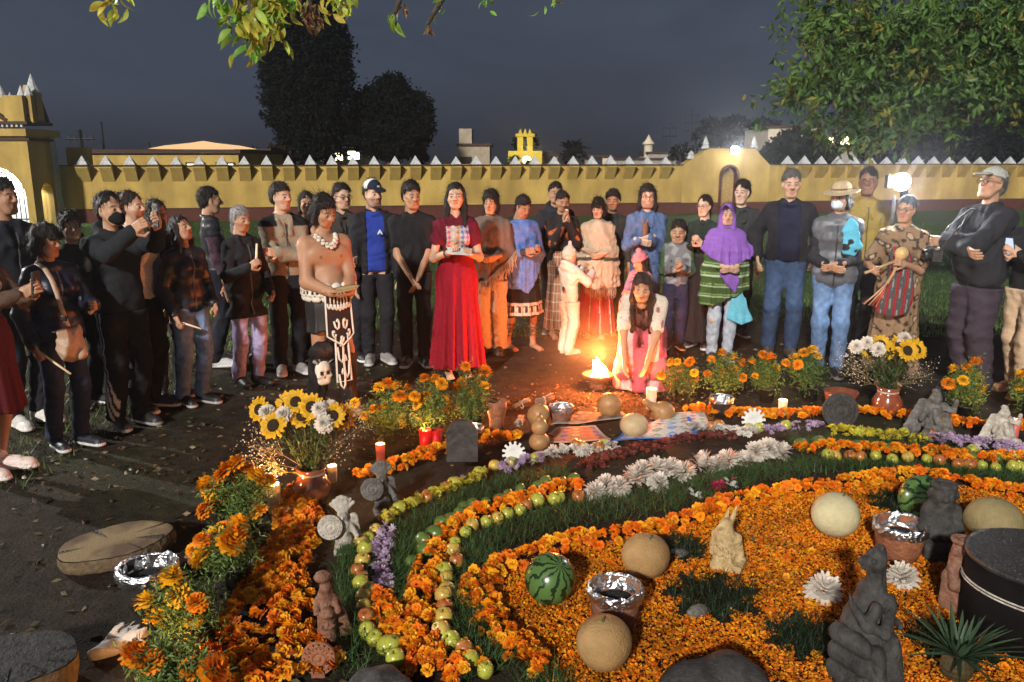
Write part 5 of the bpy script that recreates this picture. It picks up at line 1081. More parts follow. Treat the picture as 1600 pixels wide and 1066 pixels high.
ctx['big_man'] = person(1217, 556, None, -14, 'stout grey haired man in black jacket over navy shirt and blue jeans', hy=263, skin='light', fat=1.32, belly=.04, top={'shirt': dict(t='vest', c=(0.014, 0.016, 0.035), hem=.90, o=.016), 'jacket': dict(t='jacket', c=(0.0192, 0.0192, 0.024), hem=.86, o=.028, open=.10)}, bottom=dict(t='jeans', c=denim((.035, .06, .12), 1.5), q=1.08), hair=dict(c=(0.12, 0.115, 0.11)), head=(8, 4, 0), arms=((.26, -.06, .95), (-.28, -.05, .94)), shoes=('sneaker', (.10, .08, .07), (.05, .05, .05)), stance=.11)
c = ctx['straw_hat'] = person(1290, 586, None, -22, 'woman in straw hat, white face mask and grey padded vest', hy=284, sex='f', skin='tan', fat=1.18, top={'sweater': dict(t='jacket', c=(0.024, 0.024, 0.0288), hem=.92, o=.014), 'vest': dict(t='vest', c=(0.095, 0.1, 0.115), hem=.80, o=.032, m='puffer', quilt=.075, zip=(.03, .03, .03))}, bottom=dict(t='jeans', c=denim((.11, .18, .32), 1.6)), hair=dict(c=(0.02, 0.014, 0.012), s='bob'), head=(4, -28, 0), arms=((.04, -.23, 1.03), (-.06, -.23, 1.02)), palm=FP, shoes=('sneaker', (.02, .02, .022), (.2, .2, .2)))
face_mask(c, (.60, .70, .78))
h = Solid(); h.el((0, .01, .085), (.092, .108, .075), .01); h.el((0, .008, .055), (.178, .190, .012), .015, R=Matrix.Rotation(radians(6), 3, 'X')); h.el((0, .01, .03), (.075, .09, .06), .01, op=-1); h.rc((-.0, -.05, .168), (0, .06, .168), .012, .012, .02, op=-1)
hatc = lambda V: mixc(V, (.52, .40, .25), (.16, .10, .055), np.abs(((V - c['hc']) @ c['R'])[:, 2] / c['fsc'][2] - .082) < .009); c['headpart']('straw_hat', h, .0072, hatc, 'knit')
for i in range(9):
    pass
s = Solid(); p0 = c['T'](.08, -.20, 1.24); s.rc(p0 + [.03, 0, .12], p0 + [.05, -.01, -.04], .06, .085, .02, (0, 1, 0), .4); s.noise = add_noise(waves(6, .006, 40, 70, 6), folds(7, .012, 30, 50, 5, 1.)); V, Fc = s.mesh(.008); c['put']('bandana', V, Fc, mixc(V, (.10, .42, .60), (.02, .02, .025), N3(V, 75, 4) > .7), 'cloth')
ctx['mustard_man'] = person(1332, 553, None, -8, 'tall man with glasses in mustard yellow jacket behind the straw hat', hy=260, skin='dark', top={'jacket': dict(t='jacket', c=(0.27, 0.19, 0.045), hem=.86, o=.022, zip=(.08, .06, .02), lapel=1)}, bottom=dict(t='pants', c=bl), hair=dict(c=HB), head=(0, -20, 0), res=1.1)
glasses(ctx['mustard_man'])
def leopard(V):
    n = N3(V, 75, 8); c = np.tile(np.array((.23, .145, .085)), (len(V), 1)); c[n > .45] = (.05, .03, .02); c[n > 1.15] = (.36, .27, .18); return c
c = ctx['leopard_lady'] = person(1388, 598, None, -26, 'woman in brown leopard print dress with grey and red striped sash', hy=303, sex='f', skin='tan', fat=1.25, top={'blouse': dict(t='tee', c=leopard, hem=.96, o=.026, sl=.75, res=.0105)}, bottom=dict(t='skirt', c=leopard, top=1.06, hem=.12, r=.24, fold=.016, res=.0115), hair=dict(c=HB, s='bun'), head=(4, -22, 0), arms=((.04, -.27, 1.13), (-.24, -.24, 1.08)), hand=('grip', 'grip'), bodyres=.015, shoes=('bare', None, None))
s = Solid(); s.rc((0, -.19, 1.18), (-.04, -.25, .62), .10, .17, .03, (0, 1, 0), .30); s.noise = waves(8, .010, 25, 50, 5, (1.5, 1, .3)); s.cut(lambda X, Y, Z: .66 + .25 * np.abs(X + .04) - Z); V, Fc = s.mesh(.011)
u = (V[:, 0] + .06 * (1.18 - V[:, 2])) * 14 % 1.; cc = np.tile(np.array((.075, .07, .072)), (len(V), 1)); cc[u < .3] = (.30, .02, .025); cc[(u > .55) & (u < .62)] = (.3, .28, .26); c['put']('sash', V, Fc, cc, 'knit')
glasses(c)
c = ctx['camera_man'] = person(1508, 612, None, -70, 'stocky man in pale cap and black jacket with camera hanging, arms folded', hy=258, skin='tan', fat=1.3, belly=.05, top={'jacket': dict(t='jacket', c=(0.0208, 0.0208, 0.0256), hem=.78, o=.03, zip=(.05, .05, .05), lapel=1)}, bottom=dict(t='pants', c=(0.045, 0.035, 0.05), o=.03, q=1.12), hair=dict(c=(0.12, 0.12, 0.12)), head=(-12, 0, 0), arms=((-.12, -.26, 1.16), (.12, -.30, 1.12)), elbow=((1, -.2, -.3), (-1, -.2, -.3)), shoes=('sneaker', (.02, .02, .02), (.1, .1, .1)))
sample_cap(c, (.36, .37, .34), (.36, .34, .30)); glasses(c)
ctx['beige_trousers'] = person(1583, 614, None, -62, 'person in black jacket and cream trousers holding a glowing phone at right edge', hy=298, skin='light', top={'jacket': dict(t='jacket', c=(0.0192, 0.0192, 0.0224), hem=.86)}, bottom=dict(t='pants', c=lambda V: mixc(V, (.50, .36, .24), (.20, .09, .05), N3(V, 9, 4) > 1.2), o=.02), hair=dict(c=(0.02, 0.012, 0.01), s='bob'), head=(22, 10, 0), arms=((.06, -.28, 1.22), (-.08, -.27, 1.20)), hand=('grip', 'grip'), shoes=('sneaker', (.22, .09, .05), (.3, .2, .15)), feet=((.1, -.1, 0), (-.08, .06, 0)))
ctx['edge_man'] = person(1612, 600, None, -50, 'grey faced man cut off by the right edge', hy=262, skin='pale', top={'jacket': dict(t='jacket', c=(0.0224, 0.0224, 0.0256))}, bottom=dict(t='pants', c=bl), hair=dict(c=(0.15, 0.15, 0.15)), res=1.3)
# ------------------------------------------------------------------ the offering on the ground
def stone(name, c1, c2, rough=.8, sc=18., bump=.6): M[name] = mat(name, c1, rough, .25, sc, col2=c2, bump=bump, bscale=70); return M[name]
stone('grey_stone', (.16, .15, .14), (.07, .065, .06)); stone('dark_stone', (.055, .052, .05), (.03, .028, .027)); stone('pale_stone', (.50, .46, .40), (.30, .26, .22)); stone('beige_stone', (.50, .37, .19), (.38, .26, .12)); stone('red_clay', (.30, .115, .055), (.20, .075, .04), .6)
stone('brown_clay', (.22, .105, .065), (.15, .07, .045), .6); stone('black_clay', (.02, .019, .018), (.035, .03, .027), .45); stone('white_card', (.66, .66, .64), (.58, .58, .56), .7, 6, .1)
M['foil'] = mat('foil', (.72, .72, .74), .28, .15, 40, metal=1., bump=1., bscale=55); M['ash'] = mat('ash', (.03, .028, .027), .95, .4, 40, bump=1, bscale=80)
M['glaze'] = mat('glazed_clay', (.20, .055, .025), .12, .2, 10, spec=.6, coat=.6); M['plastic_pot'] = mat('plastic_pot', (.02, .02, .022), .35, .15, 20, bump=.4, bscale=30); M['pot_bag'] = mat('silver_bag', (.35, .35, .37), .35, .2, 20, bump=.8, bscale=35, metal=.4)
M['wood'] = mat('cut_wood', (.44, .31, .16), .85, .25, 14, bump=.4, bscale=40, col2=(.36, .24, .11)); M['gourd'] = mat('gourd', (.33, .185, .08), .42, .2, 8, bump=.15, bscale=60, col2=(.25, .125, .05)); M['melon'] = mat('melon', (.34, .205, .085), .7, .2, 7, bump=.6, bscale=110, col2=(.28, .155, .055)); M['pale_melon'] = mat('pale_melon', (.50, .44, .26), .75, .12, 14, bump=.4, bscale=120)
M['stem'] = mat('stem', (.06, .09, .03), .7, .2, 20)
# -- flower shapes
def pom(rings, seed=0, ruf=.12):
    """double flower head: rings of (count, radius, height, elevation, petal length, petal width), radius 1"""
    rg = np.random.default_rng(seed); V = []; F = []
    for (n, r0, z0, el, L, W) in rings:
        for i in range(n):
            a = 2 * pi * (i + rg.uniform(-.3, .3)) / n; e = el + rg.uniform(-.15, .15); l = L * rg.uniform(.85, 1.15)
            d = np.array([cos(a), sin(a), 0]); t = np.array([-sin(a), cos(a), 0]); u = d * cos(e) + np.array([0, 0, sin(e)]); b = d * r0 + np.array([0, 0, z0]); m = b + u * l * .6 + np.array([0, 0, l * .10]); tip = b + u * l + np.array([0, 0, rg.uniform(-ruf, ruf)])
            o = len(V); V += [b - t * W * .3, b + t * W * .3, m + t * W * .55, tip + t * W * .25, tip - t * W * .25, m - t * W * .55]; F += [(o, o + 1, o + 2, o + 5), (o + 5, o + 2, o + 3, o + 4)]
    return np.array(V), np.array(F)
MARI = pom([(15, .32, -.1, -.45, .55, .36), (16, .34, .05, .0, .62, .36), (15, .30, .18, .32, .58, .34), (13, .24, .32, .62, .50, .32), (10, .16, .44, .92, .42, .28), (6, .06, .52, 1.25, .32, .24)], 1, .07)
MARI_LO = pom([(8, .25, 0, .05, .75, .62), (7, .18, .18, .45, .62, .55), (5, .05, .32, .95, .45, .45)], 2)
MUM = pom([(20, .25, .0, -.25, .75, .26), (20, .24, .12, .1, .76, .26), (18, .20, .26, .42, .74, .25), (15, .15, .40, .75, .66, .24), (11, .08, .52, 1.05, .55, .22), (6, .02, .60, 1.35, .42, .2)], 3, .08)
DAISY = pom([(9, .15, 0, .15, .85, .35), (6, .1, .1, .5, .55, .3)], 4)
SUNF = pom([(16, .42, .0, .05, .62, .26), (15, .40, .03, .28, .52, .24)], 5, .05)
PAL_O = np.array([(.86, .225, .003), (.90, .31, .004), (.82, .165, .002), (.92, .42, .012)])
def scatter(tpl, P, size, rg, cols, tilt=.6, up=None):
    V0, F0 = tpl; n = len(P); k = len(V0); a = rg.uniform(0, 2 * pi, n); tx = rg.normal(size=n) * tilt; ty = rg.normal(size=n) * tilt
    s = (size if np.ndim(size) else np.full(n, size)) * rg.uniform(.75, 1.2, n)
    ca, sa = np.cos(a), np.sin(a); X = V0[None, :, 0] * ca[:, None] - V0[None, :, 1] * sa[:, None]; Y = V0[None, :, 0] * sa[:, None] + V0[None, :, 1] * ca[:, None]; Z = np.repeat(V0[None, :, 2], n, 0)
    cx_, sx_ = np.cos(tx)[:, None], np.sin(tx)[:, None]; Y, Z = Y * cx_ - Z * sx_, Y * sx_ + Z * cx_; cy, sy = np.cos(ty)[:, None], np.sin(ty)[:, None]; X, Z = X * cy + Z * sy, -X * sy + Z * cy
    V = np.stack([X, Y, Z], -1) * s[:, None, None] + P[:, None, :]; F = (F0[None] + (np.arange(n) * k)[:, None, None]).reshape(-1, F0.shape[1])
    C = np.asarray(cols)[rg.integers(0, len(cols), n)] * rg.uniform(.8, 1.12, (n, 1)); C = np.repeat(C, k, 0) * rg.uniform(.85, 1.1, (n * k, 1))
    return V.reshape(-1, 3), F, C
def stuff(name, sets, m, label, cat):
    o = 0; VV = []; FF = []; CC = []
    for V, F, C in sets: VV.append(V); FF.append(F + o); CC.append(C); o += len(V)
    return tag(link(name, mesh_np(name, np.concatenate(VV), [np.concatenate([f for f in FF if f.shape[1] == k]) for k in set(f.shape[1] for f in FF)], False, np.concatenate(CC)), None, M[m]), label, cat, kind='stuff')
def spline(pts, n):
    P = np.array([tuple(G(*p[:2])) for p in pts]); w = np.array([p[2] if len(p) > 2 else .1 for p in pts]); seg = np.concatenate([[0], np.cumsum(np.linalg.norm(np.diff(P, axis=0), axis=1))]); t = np.linspace(0, seg[-1], n)
    Q = np.stack([np.interp(t, seg, P[:, i]) for i in range(3)], 1); k = np.ones(5) / 5
    return Q, np.interp(t, seg, w), seg[-1]
def band(pts, dens, rg, z=.015, zj=.02, h=0.):
    Q, w, L = spline(pts, 400); n = int(L * w.mean() * dens); i = rg.integers(0, 399, n); T_ = Q[np.minimum(i + 1, 399)] - Q[np.maximum(i - 1, 0)]; T_ /= np.linalg.norm(T_, axis=1)[:, None] + 1e-9; N_ = np.stack([-T_[:, 1], T_[:, 0], 0 * T_[:, 0]], 1)
    u = rg.uniform(-1, 1, n); P = Q[i] + N_ * (u * w[i] / 2)[:, None]; P[:, 2] = z + rg.uniform(0, zj, n) + h * (1 - u * u); return P
def poly_fill(poly, n, rg):
    A = np.array([tuple(G(*p))[:2] for p in poly]); lo, hi = A.min(0), A.max(0); P = rg.uniform(lo, hi, (n * 3, 2)); x, y = P[:, 0], P[:, 1]; ins = np.zeros(len(P), bool); j = len(A) - 1
    for i in range(len(A)):
        c = ((A[i, 1] > y) != (A[j, 1] > y)) & (x < (A[j, 0] - A[i, 0]) * (y - A[i, 1]) / (A[j, 1] - A[i, 1] + 1e-12) + A[i, 0]); ins ^= c; j = i
    P = P[ins][:n]; return np.concatenate([P, np.zeros((len(P), 1))], 1)
rg = np.random.default_rng(77)
RIM = [(850, 1062), (805, 1022), (772, 985), (750, 948), (748, 922), (765, 902), (800, 888), (850, 870), (890, 852), (965, 848), (1050, 830), (1095, 815), (1130, 796), (1165, 788), (1240, 774), (1310, 766), (1380, 752), (1440, 748), (1500, 762), (1560, 772), (1620, 778)]
INNER = RIM + [(1640, 1066), (1500, 1120), (1200, 1120), (900, 1110)]
holes = [(1112, 935, .17), (1062, 862, .10), (1260, 1000, .13), (1490, 1010, .14), (1405, 790, .14)]
def punch(P):
    k = np.ones(len(P), bool)
    for (px, py, r) in holes: c = G(px, py); d = np.hypot(P[:, 0] - c.x, P[:, 1] - c.y); k &= d > r * (1 + .35 * np.sin(7 * np.arctan2(P[:, 1] - c.y, P[:, 0] - c.x) + px))
    return P[k]
P = punch(poly_fill(INNER, 95000, rg)); P[:, 2] = .003 + rg.uniform(0, .012, len(P)) ** 1.; V, F = leaf_cloud(P, rg.uniform(.008, .0155, len(P)), rg, .86, -.10, asp=.8); C = np.repeat(PAL_O[rg.integers(0, 4, len(P))] * rg.uniform(.6, 1.1, (len(P), 1)) * (1 - .25 * (np.sin(P[:, :1] * 9 + 3 * np.sin(P[:, 1:2] * 7)) > .6)), 4, 0); S1 = (V, F, C)
stuff('petal_carpet', [S1], 'petal', 'loose orange marigold petals carpeting the inside of the spiral', 'petals')
P2 = punch(poly_fill(INNER, 170, rg)); P2[:, 2] = .008; Pr = band([(x, y, .15) for x, y in RIM], 900, rg, .018, .02, .03)
stuff('marigold_carpet', [scatter(MARI_LO, P2, .020, rg, PAL_O), scatter(MARI_LO, Pr, .026, rg, PAL_O)], 'petal', 'thick orange rim of marigold heads round the petal carpet', 'flowers')
OUT_L = [(480, 768, .18), (462, 800, .22), (470, 830, .24), (452, 868, .24), (432, 910, .28), (425, 950, .34), (405, 1000, .42), (400, 1050, .55), (420, 1090, .6)]
OUT_T = [(560, 752, .10), (610, 738, .13), (650, 722, .15), (700, 706, .15), (735, 690, .13), (770, 690, .12), (815, 690, .1)]
OUT_R = [(1070, 650, .12), (1110, 645, .18), (1150, 652, .16), (1210, 655, .16), (1260, 652, .15), (1350, 652, .14), (1400, 655, .14), (1440, 658, .12), (1500, 668, .14), (1530, 672, .1), (1600, 672, .2)]
RB_L = [(742, 1072, .16), (706, 1036, .17), (676, 1003, .14), (652, 958, .13), (662, 925, .12), (672, 888, .13), (685, 858, .12), (708, 828, .12), (742, 811, .11), (785, 798, .11), (838, 782, .12), (870, 769, .13), (912, 768, .10)]
RB_R = [(1240, 711, .10), (1300, 706, .13), (1356, 708, .12), (1420, 713, .12), (1486, 716, .12), (1530, 726, .12), (1600, 722, .16)]
RB_I = [(592, 940, .10), (606, 965, .13), (636, 1003, .18), (660, 1028, .18), (690, 1062, .2)]
for nm, bands_, lab in (('marigold_bank', [OUT_L], 'broad bank of orange marigold heads along the left edge'), ('marigold_border', [OUT_T], 'orange marigold border running up toward the gourds'), ('marigold_row', [OUT_R], 'orange marigold row under the potted plants at the back right'), ('marigold_ring', [RB_L], 'curving left ring of orange marigold heads beside the apples'), ('marigold_arc', [RB_R], 'far right arc of orange marigold heads beside the apples'), ('marigold_strip', [RB_I], 'short orange marigold strip below the lilac flowers')):
    sets = [scatter(MARI_LO, band(b, 1150, rg, .018, .02, .03), .026, rg, PAL_O * (.92 if nm == 'marigold_bank' else 1)) for b in bands_]; stuff(nm, sets, 'petal', lab, 'flowers')
YEL, LIL, WH = [(.62, .50, .03), (.55, .46, .05)], [(.46, .32, .50), (.40, .27, .44), (.52, .40, .52)], [(.70, .66, .60), (.62, .58, .52)]
for nm, pts, cols, lab, sz in (('yellow_daisies', [(598, 826, .07), (620, 812, .08), (660, 792, .08), (700, 774, .08), (735, 760, .08), (770, 748, .08)], YEL, 'yellow daisy band beside the outer apple row at left', .022), ('yellow_flowers', [(1290, 679, .10), (1340, 683, .11), (1400, 688, .12), (1448, 697, .12)], YEL, 'yellow daisy band at the far right of the ring', .024),
        ('lilac_flowers', [(604, 936, .06), (598, 905, .09), (596, 870, .09), (600, 838, .09)], LIL, 'lilac flower strip inside the left apple row', .022), ('lilac_band', [(775, 744, .08), (810, 733, .1), (845, 726, .1)], LIL, 'lilac flower band between yellow and white daisies', .022), ('lilac_row', [(1190, 682, .08), (1235, 675, .09), (1282, 672, .08)], LIL, 'pale lilac band left of the far yellow flowers', .022), ('lilac_arc', [(1452, 694, .12), (1500, 698, .13), (1560, 704, .13), (1610, 716, .13)], LIL, 'pale lilac arc in front of the two stone figures', .026),
        ('white_daisies', [(850, 722, .10), (880, 714, .12), (920, 712, .12), (965, 706, .1)], WH, 'white daisy band in front of the embroidered cloths', .026), ('white_row', [(1068, 676, .10), (1110, 680, .12), (1150, 684, .12), (1180, 683, .10)], WH, 'white daisy row right of the blue cloth', .026), ('russet_flowers', [(905, 742, .10), (950, 722, .12), (1010, 708, .12), (1080, 692, .12), (1150, 688, .08)], [(.22, .035, .025), (.16, .05, .03), (.12, .02, .03)], 'dark red amaranth band between white daisies and chrysanthemums', .016),
        ('wine_flowers', [(1115, 772, .05), (1150, 764, .05)], [(.35, .01, .06), (.3, .01, .04)], 'wine red flowers beside a white lily', .022), ('crimson_blooms', [(835, 693, .08), (860, 695, .08)], [(.10, .01, .02)], 'dark wine flowers below the double gourd', .022)):
    Pb = band(pts, 2300 if sz < .02 else 1700, rg, .018, .03, .025); stuff(nm, [scatter(DAISY, Pb, sz, rg, np.array(cols), .5)], 'petal', lab, 'flowers')
# dark green grass and pine needle bands
GB = [[(620, 975, .10), (612, 920, .13), (625, 880, .16), (632, 850, .18), (655, 825, .22), (700, 800, .26), (760, 775, .26), (830, 755, .24), (890, 748, .18)], [(770, 1062, .22), (742, 1010, .20), (728, 960, .18), (722, 915, .18), (735, 880, .20), (770, 845, .24), (840, 820, .26), (920, 805, .28), (1010, 795, .28), (1090, 770, .26), (1160, 748, .26), (1250, 735, .24), (1340, 733, .18), (1500, 748, .16), (1610, 756, .2)], [(1230, 697, .12), (1330, 698, .12), (1450, 708, .12), (1600, 735, .12)], [(600, 1060, .4), (560, 985, .14), (545, 900, .12), (545, 850, .12)], [(880, 1095, .2), (820, 1062, .14)]]
sets = []
for b in GB:
    Pg = band(b, 7500, rg, .0, .02, .02); n = len(Pg); V, F = blades(Pg, .045, rg, .0022, 1.7); C = np.repeat(np.array([[.050, .105, .028]]) * rg.uniform(.35, 1.7, (n, 1)), 3, 0); sets.append((V, F, C))
for (px, py, r) in holes:
    c = G(px, py); n = 900; a = rg.uniform(0, 6.28, n); d = r * 1.1 * rg.uniform(0, 1, n) ** .5; Pg = np.stack([c.x + d * np.cos(a), c.y + d * np.sin(a), 0 * a], 1); V, F = blades(Pg, .04, rg, .004, 1.4); sets.append((V, F, np.repeat(np.array([[.018, .034, .014]]) * rg.uniform(.4, 1.6, (n, 1)), 3, 0)))
stuff('pine_needles', sets, 'leaf', 'dark green grass and pine needle bands of the spiral', 'grass')
# -- fruit
def fruit_mesh(name, prof, n=14, m=None, stem=.0, seed=0, wob=.02):
    mb = MB(); mb.lathe(prof, n, wob=wob, seed=seed); o = mb.build(name, m, None, True); me = o.data; bpy.data.objects.remove(o); return me
APP = [(.001, .006), (.018, .0), (.032, .010), (.037, .030), (.034, .050), (.022, .064), (.010, .066), (.004, .060), (.0005, .056)]
M['apple_g'] = mat('apple_green', (.34, .36, .045), .28, .15, 25, col2=(.42, .38, .06), spec=.5); M['apple_y'] = mat('apple_yellow', (.52, .38, .075), .3, .15, 25, col2=(.45, .25, .05), spec=.5); M['apple_r'] = mat('apple_red', (.34, .085, .025), .3, .2, 20, col2=(.42, .20, .04), spec=.5); M['lime'] = mat('green_fruit', (.075, .14, .03), .3, .2, 25, col2=(.10, .13, .03), spec=.5)
APM = {k: fruit_mesh('apple', APP, 14, M['apple_' + k], seed=i) for i, k in enumerate('gyr')}
stem_me = MB().tube([(0, 0, 0), (.002, .001, .016)], [.0016, .0022], 5).build('stem', M['stem']); sm_ = stem_me.data; bpy.data.objects.remove(stem_me)
CN = dict(g='yellow green', y='golden', r='red')
def apple_row(pts, group, where, seed):
    r = random.Random(seed)
    for i, (px, py) in enumerate(pts):
        k = 'g' if r.random() < .5 else ('y' if r.random() < .55 else 'r'); o = link('apple', APM[k]); p = G(px, py + 4); o.location = (p.x + r.uniform(-.004, .004), p.y, r.uniform(.0, .006)); o.rotation_euler = (r.uniform(-.7, .7), r.uniform(-.7, .7), r.uniform(0, 6)); s = r.uniform(.85, 1.1); o.scale = (s, s, s * r.uniform(.9, 1.05)); st = link('stem', sm_, o); st.location = (0, 0, .055)
        o.location.z += .012
        tag(o, f'{CN[k]} apple, {ORD[i]} in the {where}', 'apple', f'apples, {group}')
A_L = [(620, 1040), (610, 1021), (597, 1014), (587, 1004), (579, 989), (574, 972), (570, 958), (568, 945), (568, 933), (568, 923), (563, 912), (559, 902), (565, 885), (567, 867), (568, 856), (573, 845), (591, 832), (613, 812), (627, 803), (642, 792), (668, 780), (680, 775), (694, 769), (710, 762), (746, 746), (771, 735), (800, 727), (830, 720)]
A_T = [(870, 708), (899, 702), (915, 702), (932, 704), (945, 699), (1112, 673), (1125, 672), (1174, 674), (1185, 674), (1231, 672), (1340, 679), (1352, 678), (1376, 680), (1395, 681), (1415, 682), (1452, 685), (1520, 708), (1590, 716)]
B_L = [(756, 1058), (741, 1044), (727, 1029), (711, 1010), (697, 994), (694, 975), (685, 962), (691, 943), (694, 928), (698, 914), (701, 900), (716, 886), (709, 871), (709, 853), (724, 838), (740, 828), (756, 821), (774, 816), (789, 810), (807, 804), (825, 797), (842, 792), (861, 787), (878, 784), (901, 781)]
B_R = [(1290, 714), (1308, 718), (1327, 718), (1348, 721), (1371, 719), (1395, 721), (1421, 721), (1444, 722), (1470, 727), (1490, 728), (1511, 731), (1530, 733), (1551, 734), (1577, 735), (1598, 737)]
apple_row(A_L, 'outer row left', 'outer left row counted from the bottom edge', 1); apple_row(A_T, 'outer row top', 'far outer row counted from the cloths rightward', 2); apple_row(B_L, 'inner row left', 'inner left row counted from the bottom edge', 3); apple_row(B_R, 'inner row right', 'far right inner row counted from its left end', 4)
LIM = fruit_mesh('green_fruit', [(.001, 0), (.018, .006), (.030, .026), (.033, .044), (.028, .064), (.016, .078), (.001, .086)], 12, M['lime'])
for i, (px, py) in enumerate([(646, 880), (651, 861), (651, 847), (665, 839), (678, 822), (690, 818), (704, 813), (721, 803), (733, 793), (745, 789), (755, 786), (771, 782), (795, 775), (814, 764), (830, 765), (856, 755), (872, 755), (888, 752), (1239, 698), (1252, 696), (1268, 693), (1327, 698), (1364, 700), (1385, 702), (1454, 706), (1496, 710), (1515, 714), (1551, 719)]):
    o = link('green_fruit', LIM); p = G(px, py + 4); o.location = (p.x, p.y, .034); o.rotation_euler = (radians(88) + random.uniform(-.2, .2), 0, random.uniform(-.6, 1.4)); s = random.uniform(.9, 1.25); o.scale = (s, s, s)
    far = px > 1000; tag(o, f'small green fruit, {ORD[i - 18 if far else i]} from the ' + ('left in the far right green band' if far else 'front in the left green band'), 'fruit', 'green fruit ' + ('right' if far else 'left'))
def ball_fruit(name, label, px, py, rpx, m, squash=1., cat='melon', rot=(0, 0, 0), seed=0, neck=0.):
    p = G(px, py + rpx * .82); sc = scale_at(p + Vector((0, 0, .1))); r = rpx / sc; mb = MB(); n = 22
    prof = [(.001, 0)] + [(r * sin(a) * (1 + (.0)), r * squash * (1 - cos(a))) for a in np.linspace(.15, pi - .15, 15)] + [(.001, 2 * r * squash)]
    if neck:
        prof = prof[:-3] + [(r * .42, 2 * r * squash), (r * .30, 2 * r * squash + neck * r * .5), (r * .34, 2 * r * squash + neck * r * .8), (r * .22, 2 * r * squash + neck * r), (.001, 2 * r * squash + neck * r * 1.03)]
    mb.lathe(prof, n, wob=.022, seed=seed); e = empty(name, p); tag(e, label, cat); o = mb.build('rind' if cat != 'gourd' else 'shell', m, e, True); s2 = MB().tube([(0, 0, prof[-1][1] - .005), (.004, .003, prof[-1][1] + .018)], [.005, .004], 6).build('stem', M['stem'], e)
    e.rotation_euler = rot
    if any(rot): e.location.z = r * .12
    return e, r
def melon_stripes():
    m, n, b = new_mat('watermelon'); N = n.nodes; L = n.links; tc = N.new('ShaderNodeTexCoord'); mp = N.new('ShaderNodeSeparateXYZ'); L.new(tc.outputs['Object'], mp.inputs[0])
    at = N.new('ShaderNodeMath'); at.operation = 'ARCTAN2'; L.new(mp.outputs['X'], at.inputs[0]); L.new(mp.outputs['Y'], at.inputs[1]); no = N.new('ShaderNodeTexNoise'); no.inputs['Scale'].default_value = 22; no.inputs['Detail'].default_value = 4; L.new(tc.outputs['Object'], no.inputs['Vector'])
    mu = N.new('ShaderNodeMath'); mu.operation = 'MULTIPLY_ADD'; mu.inputs[1].default_value = 1.1; L.new(no.outputs['Fac'], mu.inputs[0]); L.new(at.outputs[0], mu.inputs[2]); m2 = N.new('ShaderNodeMath'); m2.operation = 'MULTIPLY'; m2.inputs[1].default_value = 11; L.new(mu.outputs[0], m2.inputs[0]); sn = N.new('ShaderNodeMath'); sn.operation = 'SINE'; L.new(m2.outputs[0], sn.inputs[0])
    cr = N.new('ShaderNodeValToRGB'); L.new(sn.outputs[0], cr.inputs[0]); e = cr.color_ramp.elements; e[0].position = .25; e[0].color = (.075, .15, .04, 1); e[1].position = .60; e[1].color = (.010, .026, .010, 1); L.new(cr.outputs[0], b.inputs['Base Color']); b.inputs['Roughness'].default_value = .25; return m
M['watermelon'] = melon_stripes()
ball_fruit('watermelon', 'whole striped watermelon on the petals left of the foil bowl', 845, 895, 40, M['watermelon'], .98, rot=(.5, .4, 0)); ball_fruit('watermelon', 'striped watermelon at the back right behind the dark statue', 1430, 760, 38, M['watermelon'], .95, rot=(.9, -.6, .3))
ball_fruit('melon', 'tan netted melon left of the beige stone bird', 1003, 867, 37, M['melon'], .93, seed=1, rot=(.3, .1, 0)); ball_fruit('melon', 'tan netted melon in front of the central foil bowl', 946, 1004, 44, M['melon'], .95, seed=2, rot=(.2, -.1, 0)); ball_fruit('melon', 'pale cream melon standing half in shadow right of centre', 1293, 806, 36, M['pale_melon'], .96, seed=3, rot=(.2, .2, 0)); ball_fruit('melon', 'dull olive melon beside the black drum', 1548, 812, 42, mat('olive_melon', (.24, .19, .09), .75, .15, 12, bump=.4, bscale=100), .85, seed=4)
ball_fruit('gourd', 'round brown gourd left of the foil rimmed pot by the fire', 836, 652, 18, M['gourd'], 1.05, 'gourd', seed=5, rot=(.2, .3, 0)); e, r = ball_fruit('gourd', 'double bodied brown gourd below the round gourd', 843, 690, 17, M['gourd'], .85, 'gourd', seed=6, neck=1.6); MB().lathe([(.001, r * 1.5)] + [(r * .78 * sin(a), r * 1.45 + r * .8 * (1 - cos(a))) for a in np.linspace(.3, pi - .2, 10)] + [(.001, r * 3.1)], 18).build('upper_bulb', M['gourd'], e, True)
ball_fruit('gourd', 'glossy brown gourd right of the fire on the cloth', 955, 636, 19, M['gourd'], 1.05, 'gourd', seed=7, rot=(.3, -.2, 0)); ball_fruit('gourd', 'pale tan gourd at the front of the embroidered cloth', 990, 664, 22, mat('pale_gourd', (.46, .34, .19), .5, .12, 10, bump=.1), .85, 'gourd', seed=8); ball_fruit('gourd', 'tan bottle gourd lying right of the tall candle', 1050, 640, 18, M['gourd'], 1., 'gourd', seed=9, neck=1.2, rot=(.2, -1.0, 0))
